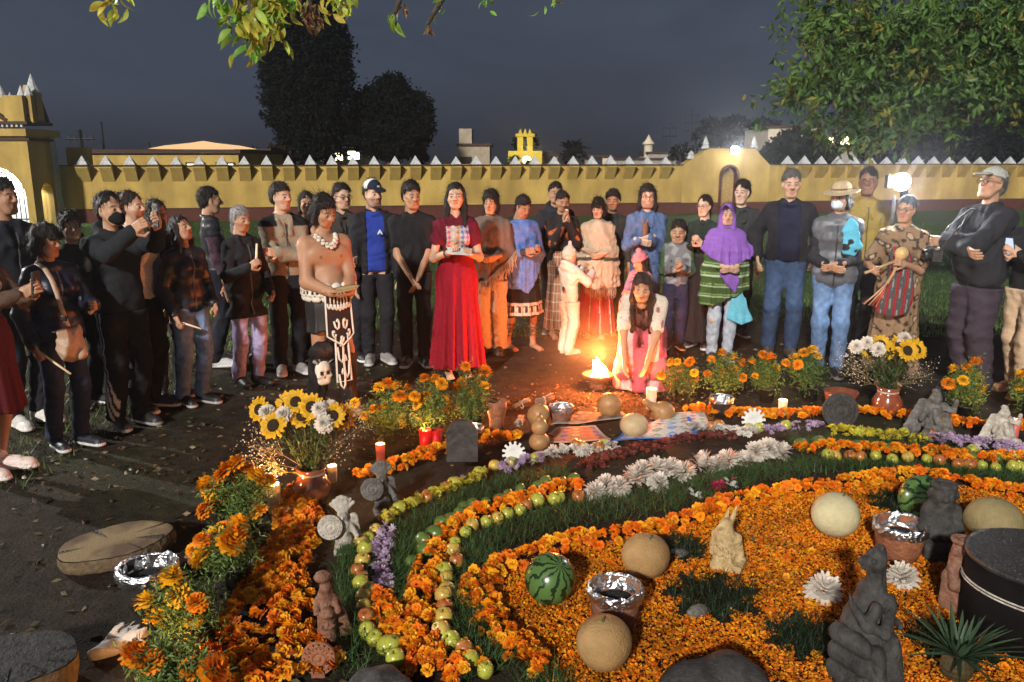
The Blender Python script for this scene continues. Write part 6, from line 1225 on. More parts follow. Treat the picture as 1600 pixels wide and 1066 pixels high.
# -- pots and bowls
def pot(name, label, px, py_base, wpx, hpx, m, foil=False, cat='bowl', fill=True, belly=1.0, flame=False):
    p = G(px, py_base); sc = scale_at(p + Vector((0, 0, .05))); r, h = wpx / 2 / sc, hpx / sc; e = empty(name, p); tag(e, label, cat)
    MB().lathe([(.001, .0), (r * .70, 0), (r * .86 * belly, h * .35), (r * .95, h * .75), (r, h), (r * .90, h), (r * .84, h * .7), (.001, h * .55)], 26, wob=.006).build('pot_body', m, e, True)
    if foil:
        rr = random.Random(int(px)); mb = MB(); n = 34; V = []; F = []; prof = [(.90, .72), (1.03, .80), (1.06, .95), (1.03, 1.04), (.95, 1.05), (.88, .92), (.80, .66)]
        for (a, b) in prof:
            for i in range(n): t = 2 * pi * i / n; w = 1 + rr.uniform(-.035, .035); V.append((r * a * w * cos(t), r * a * w * sin(t), h * (b + rr.uniform(-.045, .045))))
        for j in range(len(prof) - 1):
            for i in range(n): k = (i + 1) % n; F.append((j * n + i, j * n + k, (j + 1) * n + k, (j + 1) * n + i))
        mb.add(V, F).build('foil_lining', M['foil'], e)
    if fill: MB().lathe([(.001, h * .80), (r * .5, h * .76), (r * .80, h * .66), (r * .2, h * .5)], 18, wob=.05).build('ash', M['ash'], e, True)
    return e, r, h
pot('foil_bowl', 'clay bowl with foil lined rim in the centre of the petals', 960, 978, 84, 66, M['brown_clay'], True); pot('foil_bowl', 'foil wrapped clay cup with ember right of the pale melon', 1402, 872, 78, 58, M['red_clay'], True); pot('foil_pot', 'foil rimmed dark pot beside the cut log at left', 236, 942, 88, 62, M['black_clay'], True); pot('foil_pot', 'foil rimmed brown pot by the fire behind the gourds', 876, 662, 38, 28, M['brown_clay'], True); pot('clay_pot', 'tall clay pot with dark rim left of the gourds', 776, 672, 34, 48, M['red_clay'], False, 'pot', belly=.8)
pot('clay_bowl', 'brown clay bowl behind the dark round shield', 1312, 640, 52, 30, M['glaze'], False); pot('foil_pot', 'dark pot in crumpled silver wrap below the marigolds left of centre', 737, 692, 36, 26, M['black_clay'], True); pot('foil_pot', 'silver wrapped pot under the second marigold from the gourds', 1126, 648, 36, 28, M['black_clay'], True)
# -- candles
M['cup_white'] = mat('candle_glass', (.82, .72, .58), .25, .05, 10, sss=.7); M['cup_pink'] = mat('pink_candle', (.70, .16, .20), .35, .1, 10, sss=.6); M['cup_red'] = mat('red_candle', (.48, .015, .02), .3, .1, 10, sss=.4)
def cup_mat(name, col, tr=.62):
    m = leaf_mat(name, col, .3, tr); N = m.node_tree.nodes; at = [q for q in N if q.type == 'ATTRIBUTE'][0]; at.attribute_name = 'none'
    mm = [q for q in N if q.type == 'MIX'][0]; mm.blend_type = 'MIX'; return m
M['cup_white'], M['cup_pink'], M['cup_red'] = cup_mat('candle_glass', (.88, .80, .66)), cup_mat('pink_candle', (.80, .26, .24)), cup_mat('red_candle', (.75, .02, .025))
def candle(px, py_base, hpx, wpx, m, label, lit=True, energy=6., lightit=True):
    p = G(px, py_base); sc = scale_at(p); h, r = hpx / sc, wpx / 2 / sc; e = empty('candle', p); tag(e, label, 'candle')
    MB().lathe([(.001, 0), (r * .88, 0), (r * .92, h * .1), (r, h), (r * .93, h), (r * .86, h * .7)], 16, closed=False).build('cup', m, e, True); MB().lathe([(.001, .004), (r * .84, .004), (r * .855, h * .7), (.001, h * .72)], 16).build('wax', M['wax'], e, True); MB().tube([(0, 0, h * .7), (.001, 0, h * .7 + .016)], .0012, 5).build('wick', M['ash'], e)
    if lit:
        f_ = min(1.2, h / .10); MB().lathe([(.0005, 0), (.007, .008), (.0095, .018), (.007, .034), (.003, .050), (.0003, .064)], 10, (0, 0, 0)).build('flame', M['flame'], e, True); e.children[-1].location = (0, 0, h * .78); e.children[-1].scale = (f_, f_, f_)
        if lightit:
            ld = bpy.data.lights.new('candle_light', 'POINT'); ld.energy = energy; ld.color = (1, .42, .11); ld.shadow_soft_size = .012; o = bpy.data.objects.new('candle_light', ld); COL.objects.link(o); o.parent = e; o.location = (0, 0, h * .80 + .03)
candle(429, 798, 44, 22, M['cup_white'], 'lit white candle in a glass left of the clay vase', energy=9); candle(595, 722, 30, 15, M['cup_pink'], 'lit pink candle left of centre below the marigolds'); candle(1017, 640, 34, 17, M['cup_white'], 'lit tall white candle in front of the kneeling woman', energy=8); candle(1222, 648, 24, 14, M['cup_white'], 'lit candle left of the dark round shield'); candle(1583, 684, 30, 15, M['cup_pink'], 'lit orange candle behind the white stone figure at right')
candle(733, 668, 16, 9, M['cup_white'], 'short lit candle left of two in the silver wrapped pot'); candle(745, 668, 16, 9, M['cup_white'], 'short lit candle right of two in the silver wrapped pot', lightit=False); candle(520, 752, 26, 15, M['cup_white'], 'lit short candle behind the clay vase at left'); candle(665, 702, 32, 20, M['cup_red'], 'glowing red candle glass left of centre, left of a pair', energy=3); candle(682, 700, 30, 18, M['cup_red'], 'glowing red candle glass left of centre, right of a pair', lightit=False); candle(1112, 640, 14, 9, M['cup_white'], 'tiny lit candle beside the silver wrapped pot at right'); candle(1134, 640, 12, 9, M['cup_white'], 'tiny lit candle right of the silver wrapped pot', lightit=False)
candle(258, 1060, 16, 12, M['cup_white'], 'small lit candle among the nearest marigolds at bottom left', energy=2.5)
# -- fire
fp = G(934, 606); fire = empty('ritual_fire', fp); tag(fire, 'bright orange ritual fire burning in a clay censer', 'fire')
MB().lathe([(.001, 0), (.07, 0), (.05, .03), (.06, .05), (.12, .09), (.135, .12), (.12, .12), (.05, .08), (.001, .07)], 22).build('censer', M['red_clay'], fire, True)
M['fire'] = emit_mat('fire', (1, .42, .07), 14); M['fire_core'] = emit_mat('fire_core', (1, .72, .30), 45)
rr = random.Random(5)
def tongue(b, h, w, sw, m, ph):
    pts = []; rad = []
    for j in range(9):
        t = j / 8; pts.append((b[0] * (1 - .5 * t) + sw * sin(ph + 4.5 * t) * t, b[1] * (1 - .5 * t) + sw * .6 * cos(ph * 1.7 + 4 * t) * t, b[2] + h * t)); rad.append(max(.0008, w * (.55 + 1.6 * t) * (1 - t) ** 1.1))
    MB().tube(pts, rad, 9).build('flame_tongue', m, fire, True)
for i in range(20):
    a = rr.uniform(0, 6.28); d = rr.uniform(0, .085); tongue((d * cos(a), d * sin(a), .085), rr.uniform(.09, .20) * (1.15 - d * 6), rr.uniform(.022, .036), rr.uniform(.015, .04), M['fire_core'] if i < 11 else M['fire'], rr.uniform(0, 6))
ld = bpy.data.lights.new('fire_light', 'POINT'); ld.energy = 135; ld.color = (1, .215, .038); ld.shadow_soft_size = .07; o = bpy.data.objects.new('fire_light', ld); COL.objects.link(o); o.parent = fire; o.location = (0, -.10, .30)
# -- cut logs
def log_slice(px, py, rpx, h, label, tilt, rot, sq=1.):
    p = G(px, py); sc = scale_at(p); r = rpx / sc; e = empty('cut_log', (p.x, p.y, h * .5 + .02)); tag(e, label, 'log'); n = 40; rr = random.Random(int(px)); ph = [rr.uniform(0, 6) for _ in range(4)]; rad = [r * (1 + .05 * sin(2 * 2 * pi * i / n + ph[0]) + .03 * sin(5 * 2 * pi * i / n + ph[1]) + .012 * sin(19 * 2 * pi * i / n)) for i in range(n)]
    V = [(rad[i] * s * cos(2 * pi * i / n), rad[i] * s * sin(2 * pi * i / n) * sq, z) for (s, z) in ((.97, -h / 2), (1.0, -h * .35), (1.02, 0), (1.0, h / 2)) for i in range(n)]; F = [(j * n + i, j * n + (i + 1) % n, (j + 1) * n + (i + 1) % n, (j + 1) * n + i) for j in range(3) for i in range(n)] + [tuple(reversed(range(n)))]
    MB().add(V, F).build('bark', mat('log_bark' + str(int(px)), (.13, .09, .05), .9, .35, 20, bump=1, bscale=40, col2=(.12, .08, .045)), e, True)
    V = [(rad[i] * cos(2 * pi * i / n) * .985, rad[i] * sin(2 * pi * i / n) * .985 * sq, h / 2 + .003) for i in range(n)] + [(0, 0, h / 2 + .004)]
    MB().add(V, [(i, (i + 1) % n, n) for i in range(n)]).build('cut_face', ring_wood(), e); 
    for q in range(5): a = rr.uniform(0, 6.28); l_ = rr.uniform(.35, .8); w = rr.uniform(.006, .016); c0, s0 = cos(a), sin(a) * sq; i0 = int(a / (2 * pi) * n) % n; R1 = rad[i0] * .97; MB().add([(R1 * c0 - w * s0, R1 * s0 + w * c0, h / 2 + .006), (R1 * c0 + w * s0, R1 * s0 - w * c0, h / 2 + .006), (R1 * (1 - l_) * cos(a + .08), R1 * (1 - l_) * sin(a + .08) * sq, h / 2 + .006)], [(0, 2, 1)]).build('crack', M['black_clay'], e)
    e.rotation_euler = (tilt[0], tilt[1], rot); return e
def ring_wood():
    if 'rings' in M: return M['rings']
    m, n, b = new_mat('ring_wood'); N = n.nodes; L = n.links; tc = N.new('ShaderNodeTexCoord'); wv = N.new('ShaderNodeTexWave'); wv.wave_type = 'RINGS'; wv.rings_direction = 'Z'; wv.inputs['Scale'].default_value = 34; wv.inputs['Distortion'].default_value = 7; wv.inputs['Detail'].default_value = 4; wv.inputs['Detail Scale'].default_value = 2.5; L.new(tc.outputs['Object'], wv.inputs['Vector'])
    cr = N.new('ShaderNodeValToRGB'); L.new(wv.outputs['Fac'], cr.inputs[0]); e = cr.color_ramp.elements; e[0].color = (.15, .095, .042, 1); e[1].color = (.25, .17, .08, 1); L.new(cr.outputs[0], b.inputs['Base Color']); b.inputs['Roughness'].default_value = .85
    no = N.new('ShaderNodeTexNoise'); no.inputs['Scale'].default_value = 5; no.inputs['Detail'].default_value = 6; L.new(tc.outputs['Object'], no.inputs['Vector']); mm = N.new('ShaderNodeMix'); mm.data_type = 'RGBA'; mm.blend_type = 'MULTIPLY'; mr = N.new('ShaderNodeMapRange'); mr.inputs[1].default_value = .45; mr.inputs[2].default_value = .62; L.new(no.outputs['Fac'], mr.inputs[0]); L.new(mr.outputs[0], mm.inputs[0]); L.new(cr.outputs[0], mm.inputs[6]); mm.inputs[7].default_value = (.38, .30, .24, 1); L.new(mm.outputs[2], b.inputs['Base Color']); M['rings'] = m; return m
log_slice(184, 872, 80, .07, 'pale cut log slice lying on the soil at left', (.06, -.10), .3, .72); lg = log_slice(25, 1085, 88, .12, 'dark cut log slice in the bottom left corner', (.05, .08), .8, .9); [q for q in lg.children if q.name.startswith('cut_face')][0].data.materials[0] = M['dark_stone']
# crumpled paper
s = Solid(); [s.el((random.uniform(-.05, .05), random.uniform(-.04, .04), random.uniform(.015, .05)), random.uniform(.02, .04), .004) for _ in range(9)]; s.noise = add_noise(waves(3, .003, 60, 140, 7), folds(5, .022, 50, 90, 6, 1.)); V, F = s.mesh(.006); o = link('crumpled_paper', mesh_np('crumpled_paper', V, F, False, np.tile(np.array((.50, .46, .42)), (len(V), 1))), None, M['plain']); o.location = G(186, 1010); tag(o, 'crumpled whitish paper on the dark soil at lower left', 'paper')
o.rotation_euler = (0, 0, .6); o.scale = (1.3, .9, .9)
# -- chrysanthemums and lilies
mum_me = mesh_np('mum', MUM[0], MUM[1], False, np.tile(np.array((.72, .66, .58)), (len(MUM[0]), 1)) * rng.uniform(.85, 1.08, (len(MUM[0]), 1)))
for i, (px, py, r) in enumerate([(930, 772, 15), (948, 762, 16), (968, 764, 15), (990, 750, 17), (1003, 740, 16), (1022, 736, 17), (1028, 756, 14), (1048, 735, 15), (1070, 740, 16), (1090, 728, 15), (1105, 722, 15), (1122, 730, 14), (1140, 720, 15), (1160, 722, 14), (1182, 708, 15), (1200, 704, 16), (1218, 710, 16), (1285, 928, 23), (1410, 908, 20)]):
    p = G(px, py + 6); sc = scale_at(p); o = link('chrysanthemum', mum_me, None, M['petal']); o.location = (p.x, p.y, .022); o.scale = [r * 1.30 / sc] * 3; o.rotation_euler = (random.uniform(-.1, .7), random.uniform(-.4, .4), random.uniform(0, 6))
    tag(o, f'large white chrysanthemum, {ORD[i]} from the left in the curved white row' if px < 1250 else ('single white chrysanthemum behind the dark praying statue' if px < 1300 else 'faded white chrysanthemum right of the dark praying statue'), 'flower', 'white chrysanthemum row' if px < 1250 else None)
LILY = pom([(6, .08, 0, .35, 1., .42)], 8, .05); ly = mesh_np('lily', LILY[0], LILY[1], False, np.tile(np.array((.72, .70, .64)), (len(LILY[0]), 1)))
for (px, py, lab) in ((1085, 783, 'white lily left of the wine red flowers'), (1140, 766, 'white lily right of the wine red flowers')): o = link('lily', ly, None, M['petal']); o.location = G(px, py) + Vector((0, 0, .03)); o.scale = [.055] * 3; o.rotation_euler = (.5, .2, 1); tag(o, lab, 'flower')
# -- potted marigolds
mari_me = [mesh_np('marigold', MARI[0], MARI[1], False, np.tile(PAL_O[k] * np.array([1, 1.15, 1]), (len(MARI[0]), 1)) * rng.uniform(.8, 1.12, (len(MARI[0]), 1))) for k in (0, 1, 3)]
def marigold_plant(px, py, flowers, label, r=.046, fol=1200, seed=0, pr=.07, ph=.11, gcol=(.13, .20, .05), m='plastic_pot'):
    p = G(px, py); e = empty('potted_marigold', p); tag(e, label, 'plant'); rr = random.Random(seed); rg2 = np.random.default_rng(seed)
    MB().lathe([(.001, 0), (pr * .75, 0), (pr, ph), (pr * 1.06, ph), (pr * 1.04, ph * .9), (.001, ph * .82)], 16, wob=.02).build('plant_pot', M[m], e, True)
    pts = []; mb = MB()
    for (fx, fy) in flowers:
        q = AT(fx, fy, p.y + rr.uniform(-.10, .06)) - p; q.z = max(q.z, ph + .04); mid = Vector((q.x * .45, q.y * .4, ph + (q.z - ph) * .55)); mb.tube([(q.x * .08, 0, ph * .8), mid, q], [.005, .004, .0028], 5)
        f = link('flower_head', mari_me[rr.randrange(3)], e, M['petal']); f.location = q; s = r * rr.uniform(.8, 1.2); f.scale = (s, s, s * rr.uniform(.85, 1.05)); f.rotation_euler = (rr.uniform(.0, 1.0), rr.uniform(-.5, .5), rr.uniform(0, 6)); pts.append((q, mid))
    mb.build('stems', M['stem'], e, True)
    n = fol; t = rg2.uniform(.15, .97, n); k = rg2.integers(0, len(pts), n); Q = np.array([tuple(a) for a, b in pts]); B = np.array([tuple(b) for a, b in pts]); base = np.array([0, 0, ph]); T_ = t[:, None]; C_ = (1 - T_) ** 2 * base + 2 * T_ * (1 - T_) * B[k] + T_ ** 2 * Q[k]; C_ = C_ + rg2.normal(size=(n, 3)) * .052 * (1.15 - T_ * .75)
    C_ = np.concatenate([C_, np.repeat(C_[: n // 2], 2, 0) + rg2.normal(size=(n // 2 * 2, 3)) * .014]); V, F = leaf_cloud(C_, .030, rg2, .1, -.1, asp=.30); o = link('foliage', mesh_np('foliage', V, F, False, np.repeat(np.array([gcol]) * rg2.uniform(.4, 1.6, (len(C_), 1)), 4, 0)), e, M['leaf']); o['kind'] = 'stuff'
marigold_plant(385, 838, [(345, 745), (355, 735), (385, 735), (372, 725), (375, 750), (400, 745), (330, 765), (322, 758), (322, 798), (383, 787), (404, 800), (418, 752), (360, 768), (340, 785)], 'tall potted marigold with a crowded top left of the white candle', seed=1, r=.051, fol=1200)
marigold_plant(372, 915, [(350, 828), (368, 838), (340, 842), (360, 850), (317, 845), (320, 880), (318, 905), (365, 898), (327, 870), (310, 870), (372, 820)], 'potted marigold with a big double bloom right of the cut log', seed=2, r=.058, fol=1200)
marigold_plant(310, 1010, [(262, 908), (283, 918), (230, 942), (308, 943), (247, 988), (287, 985), (268, 902), (300, 970), (278, 930)], 'potted marigold beside the foil rimmed pot at lower left', seed=3, r=.053, fol=1200)
marigold_plant(292, 1095, [(213, 1025), (240, 1035), (333, 1050), (255, 1040), (300, 1062), (225, 1035)], 'nearest potted marigold at the bottom left edge', seed=4, r=.056, fol=1100)
marigold_plant(608, 692, [(592, 606), (605, 600), (620, 603), (637, 607), (625, 620), (555, 630), (585, 640), (600, 637), (648, 620), (570, 650)], 'potted marigold nearest the bare chested man', seed=5)
marigold_plant(672, 690, [(663, 592), (680, 592), (682, 615), (695, 625), (652, 633), (655, 650), (627, 658), (690, 600), (665, 620)], 'potted marigold in front of the crimson dress', seed=6)
marigold_plant(738, 676, [(722, 597), (745, 590), (757, 580), (728, 573), (757, 603), (710, 607), (700, 645), (735, 615), (748, 625)], 'potted marigold left of the clay pot by the fire', seed=7)
marigold_plant(1064, 628, [(1048, 567), (1058, 566), (1062, 577), (1078, 566), (1033, 587), (1063, 593), (1052, 602), (1085, 583), (1085, 592)], 'potted marigold right of the kneeling woman', seed=8, gcol=(.12, .16, .04))
marigold_plant(1132, 626, [(1112, 562), (1128, 552), (1146, 558), (1158, 567), (1145, 578), (1105, 585), (1160, 590), (1130, 580)], 'second potted marigold from the kneeling woman', seed=9, gcol=(.11, .17, .04))
marigold_plant(1197, 626, [(1175, 565), (1192, 555), (1205, 558), (1212, 575), (1180, 588), (1195, 565)], 'third potted marigold from the kneeling woman', seed=10, gcol=(.09, .16, .04), fol=900)
marigold_plant(1266, 624, [(1240, 560), (1256, 552), (1270, 547), (1278, 557), (1228, 568), (1247, 570)], 'potted marigold in front of the woman in the straw hat', seed=11, gcol=(.09, .16, .04), fol=1000)
marigold_plant(1506, 655, [(1490, 577), (1510, 576), (1525, 565), (1528, 590), (1482, 600), (1530, 607), (1505, 595)], 'potted marigold between the two stone figures at right', seed=12)
marigold_plant(1606, 650, [(1598, 585), (1612, 575), (1595, 605), (1620, 590)], 'potted marigold cut off by the right edge', seed=13)
# -- sunflower bouquets in glazed vases
sun_me = mesh_np('sunflower_petals', SUNF[0], SUNF[1], False, np.tile(np.array((.70, .40, .012)), (len(SUNF[0]), 1)) * rng.uniform(.8, 1.1, (len(SUNF[0]), 1)))
disc = MB().lathe([(.44, -.02), (.46, .05), (.38, .12), (.15, .13), (.001, .11)], 16); do = disc.build('seed_disc', mat('seed_disc', (.03, .016, .008), .9, .4, 30, bump=1, bscale=12), None, True); disc_me = do.data; bpy.data.objects.remove(do)
def bouquet(px, py, hpx, rpx, suns, whites, sprays, label, seed):
    p = G(px, py); sc = scale_at(p); h, r = hpx / sc, rpx / sc; e = empty('flower_vase', p); tag(e, label, 'vase'); rr = random.Random(seed); rg2 = np.random.default_rng(seed)
    MB().lathe([(.001, 0), (r * .72, 0), (r * .98, h * .28), (r, h * .5), (r * .72, h * .74), (r * .64, h * .82), (r * .80, h), (r * .70, h), (r * .55, h * .82), (.001, h * .78)], 28).build('vase', M['glaze'], e, True); MB().lathe([(r * .66, h * .80), (r * .70, h * .83), (r * .665, h * .86)], 28, closed=False).build('neck_band', M['pale_stone'], e, True)
    mb = MB(); ends = []
    for (fx, fy, k) in [(a, b, 's') for a, b in suns] + [(a, b, 'w') for a, b in whites]:
        q = AT(fx, fy, p.y + rr.uniform(-.12, .06)) - p; mb.tube([(q.x * .12, 0, h * .7), (q.x * .5, q.y * .5, h + (q.z - h) * .5), q], [.005, .005, .004], 5); ends.append(q)
        f = link('sunflower' if k == 's' else 'white_mum', sun_me if k == 's' else mum_me, e, M['petal']); f.location = q; s = rr.uniform(.068, .082) if k == 's' else rr.uniform(.045, .055); f.scale = (s,) * 3
        d = Vector((q.x * 1.5, -.9 + q.y, .45 + rr.uniform(-.2, .3))).normalized(); f.rotation_euler = d.to_track_quat('Z', 'Y').to_euler()
        if k == 's': link('seed_disc', disc_me, f)
    mb.build('stems', M['stem'], e, True)
    n = 500; t = rg2.uniform(0, 1, n); E = np.array([tuple(v) for v in ends])[rg2.integers(0, len(ends), n)]; C_ = np.array([0, 0, h]) * (1 - t[:, None]) + E * t[:, None] * .93 + rg2.normal(size=(n, 3)) * .025; V, F = leaf_cloud(C_, .05, rg2, .0, -.3, asp=.25); o = link('greenery', mesh_np('greenery', V, F, False, np.repeat(np.array([(.045, .075, .022)]) * rg2.uniform(.4, 1.5, (n, 1)), 4, 0)), e, M['leaf']); o['kind'] = 'stuff'
    P = []; mb = MB()
    for (sx, sy, n, sp) in sprays:
        q = np.array(AT(sx, sy, p.y + rr.uniform(-.05, .05)) - p); P.append(q + rg2.normal(size=(n, 3)) * sp)
        for i in range(12): b_ = q + rg2.normal(size=3) * sp; mb.tube([(0, 0, h * .85), tuple(q * .6 + np.array([0, 0, h * .3])), tuple(b_)], [.002, .0015, .001], 4)
    mb.build('spray_stems', mat('dry_stem' + str(seed), (.16, .13, .06), .8, .2, 30), e); P = np.concatenate(P); V, F = leaf_cloud(P, .011, rg2, 0, 0, asp=.9); o = link('babys_breath', mesh_np('babys_breath', V, F, False, np.repeat(np.array([(.52, .45, .36)]) * rg2.uniform(.5, 1.3, (len(P), 1)), 4, 0)), e, M['petal']); o['kind'] = 'stuff'
bouquet(489, 782, 56, 30, [(427, 665), (472, 650), (450, 632), (520, 650), (462, 628), (487, 636), (535, 652), (405, 640)], [(418, 645), (444, 648), (507, 662), (515, 638), (500, 640)], [(412, 690, 150, .07), (400, 715, 110, .05), (425, 735, 100, .04), (545, 665, 130, .06), (520, 700, 90, .05), (555, 640, 60, .04)], 'glazed brown vase of sunflowers and baby breath at left', 21)
bouquet(1384, 648, 46, 23, [(1360, 548), (1392, 548), (1376, 538), (1418, 548), (1432, 546), (1405, 540)], [(1355, 536), (1372, 546), (1412, 530), (1338, 542)], [(1335, 570, 160, .07), (1320, 560, 90, .05), (1440, 575, 130, .06), (1425, 590, 60, .04), (1345, 590, 60, .04)], 'glazed brown vase of sunflowers in front of the leopard print dress', 22)
# -- textiles on the ground
def cloth(pts, col, label, seed, z=.012):
    """quad cloth lying on the ground with ripples and woven motifs"""
    A = [np.array(G(*p)) for p in pts]; n = 46; u, v = np.meshgrid(np.linspace(0, 1, n), np.linspace(0, 1, n), indexing='ij'); u = u[..., None]; v = v[..., None]; P = A[0] * (1 - u) * (1 - v) + A[1] * u * (1 - v) + A[2] * u * v + A[3] * (1 - u) * v
    w = waves(seed, .012, 10, 26, 6, (1, 1, 0)); P[..., 2] = z + .012 + w(P[..., 0], P[..., 1], 0 * P[..., 0]) * .9; i = np.arange(n * n).reshape(n, n); F = np.stack([i[:-1, :-1], i[1:, :-1], i[1:, 1:], i[:-1, 1:]], -1).reshape(-1, 4)
    o = link('embroidered_cloth', mesh_np('embroidered_cloth', P.reshape(-1, 3), F, True, col(u.ravel(), v.ravel())), None, M['cloth']); tag(o, label, 'cloth'); md = o.modifiers.new('thick', 'SOLIDIFY'); md.thickness = .004
def motif(base, cols, border, nu=5, nv=4):
    def f(u, v):
        c = np.tile(np.array(base), (len(u), 1)); a, b = (u * nu) % 1 - .5, (v * nv) % 1 - .5; k = (np.floor(u * nu) + 3 * np.floor(v * nv)).astype(int) % len(cols); d = np.abs(a) + np.abs(b); m = (d < .38) & (d > .22) | (d < .10); c[m] = np.array(cols)[k[m]]; e = (np.minimum(np.minimum(u, 1 - u), np.minimum(v, 1 - v)) < .05); c[e] = border; return c
    return f
cloth([(842, 700), (955, 690), (930, 672), (870, 672)], motif((.46, .20, .10), [(.55, .08, .05), (.10, .08, .30), (.6, .45, .2)], (.5, .35, .25)), 'orange embroidered cloth below the gourds near the fire', 1); cloth([(860, 672), (985, 660), (965, 646), (905, 650)], motif((.14, .11, .09), [(.4, .35, .3), (.2, .25, .2), (.4, .2, .1)], (.35, .3, .25)), 'dark patterned cloth between the gourds', 2, .02)
cloth([(955, 698), (1090, 682), (1075, 655), (985, 668)], motif((.55, .52, .48), [(.10, .22, .55), (.35, .08, .08), (.1, .3, .2)], (.05, .16, .50)), 'white cloth with blue border in front of the pale gourd', 3, .016); cloth([(1020, 668), (1108, 668), (1100, 650), (1040, 652)], motif((.60, .56, .52), [(.45, .1, .1), (.1, .3, .2), (.5, .3, .1)], (.55, .5, .45)), 'white embroidered cloth right of the bottle gourd', 4, .024)
# copal sticks, corn and ember bits near the fire
for i, (px, py, a, L, w, col, lab) in enumerate(((815, 628, .5, .13, .022, (.30, .22, .16), 'bundle of dried herbs left of the fire'), (852, 622, .25, .15, .024, (.26, .18, .13), 'corn husk bundle in front of the fire'), (812, 655, 1.2, .10, .018, (.24, .18, .14), 'small tied herb bundle beside the clay pot'))):
    e = empty('herb_bundle', G(px, py + 8)); tag(e, lab, 'herbs'); e.rotation_euler = (0, -.25, a); rr = random.Random(i)
    for j in range(14): b = (rr.uniform(-w, w), rr.uniform(0.0, 2 * w)); MB().tube([(-L / 2 * rr.uniform(.8, 1.1), b[0], b[1] + .006), (0, b[0] * .6, b[1] * .8 + .012), (L / 2 * rr.uniform(.8, 1.2), b[0] * 1.3, b[1] + .01)], .0045, 5, tuple(np.array(col) * rr.uniform(.6, 1.4))).build('stalk', M['plain'], e, True, True)
    MB().tube([(0, (w + .008) * cos(q), w * .9 + (w + .010) * sin(q)) for q in np.linspace(0, 2 * pi, 13)], .004, 5, (.5, .4, .3)).build('tie', M['plain'], e, True, True)
P = np.stack([rng.normal(fp.x + .1, .55, 800), rng.normal(fp.y - .35, .30, 800), np.full(800, .006)], 1); V, F = leaf_cloud(P, .030, rng, .85, -.1, asp=.5); stuff('scattered_herbs', [(V, F, np.repeat(np.array([(.12, .07, .035)]) * rng.uniform(.4, 1.8, (800, 1)), 4, 0))], 'leaf', 'scattered husks and dry herbs on the ground round the fire', 'herbs')
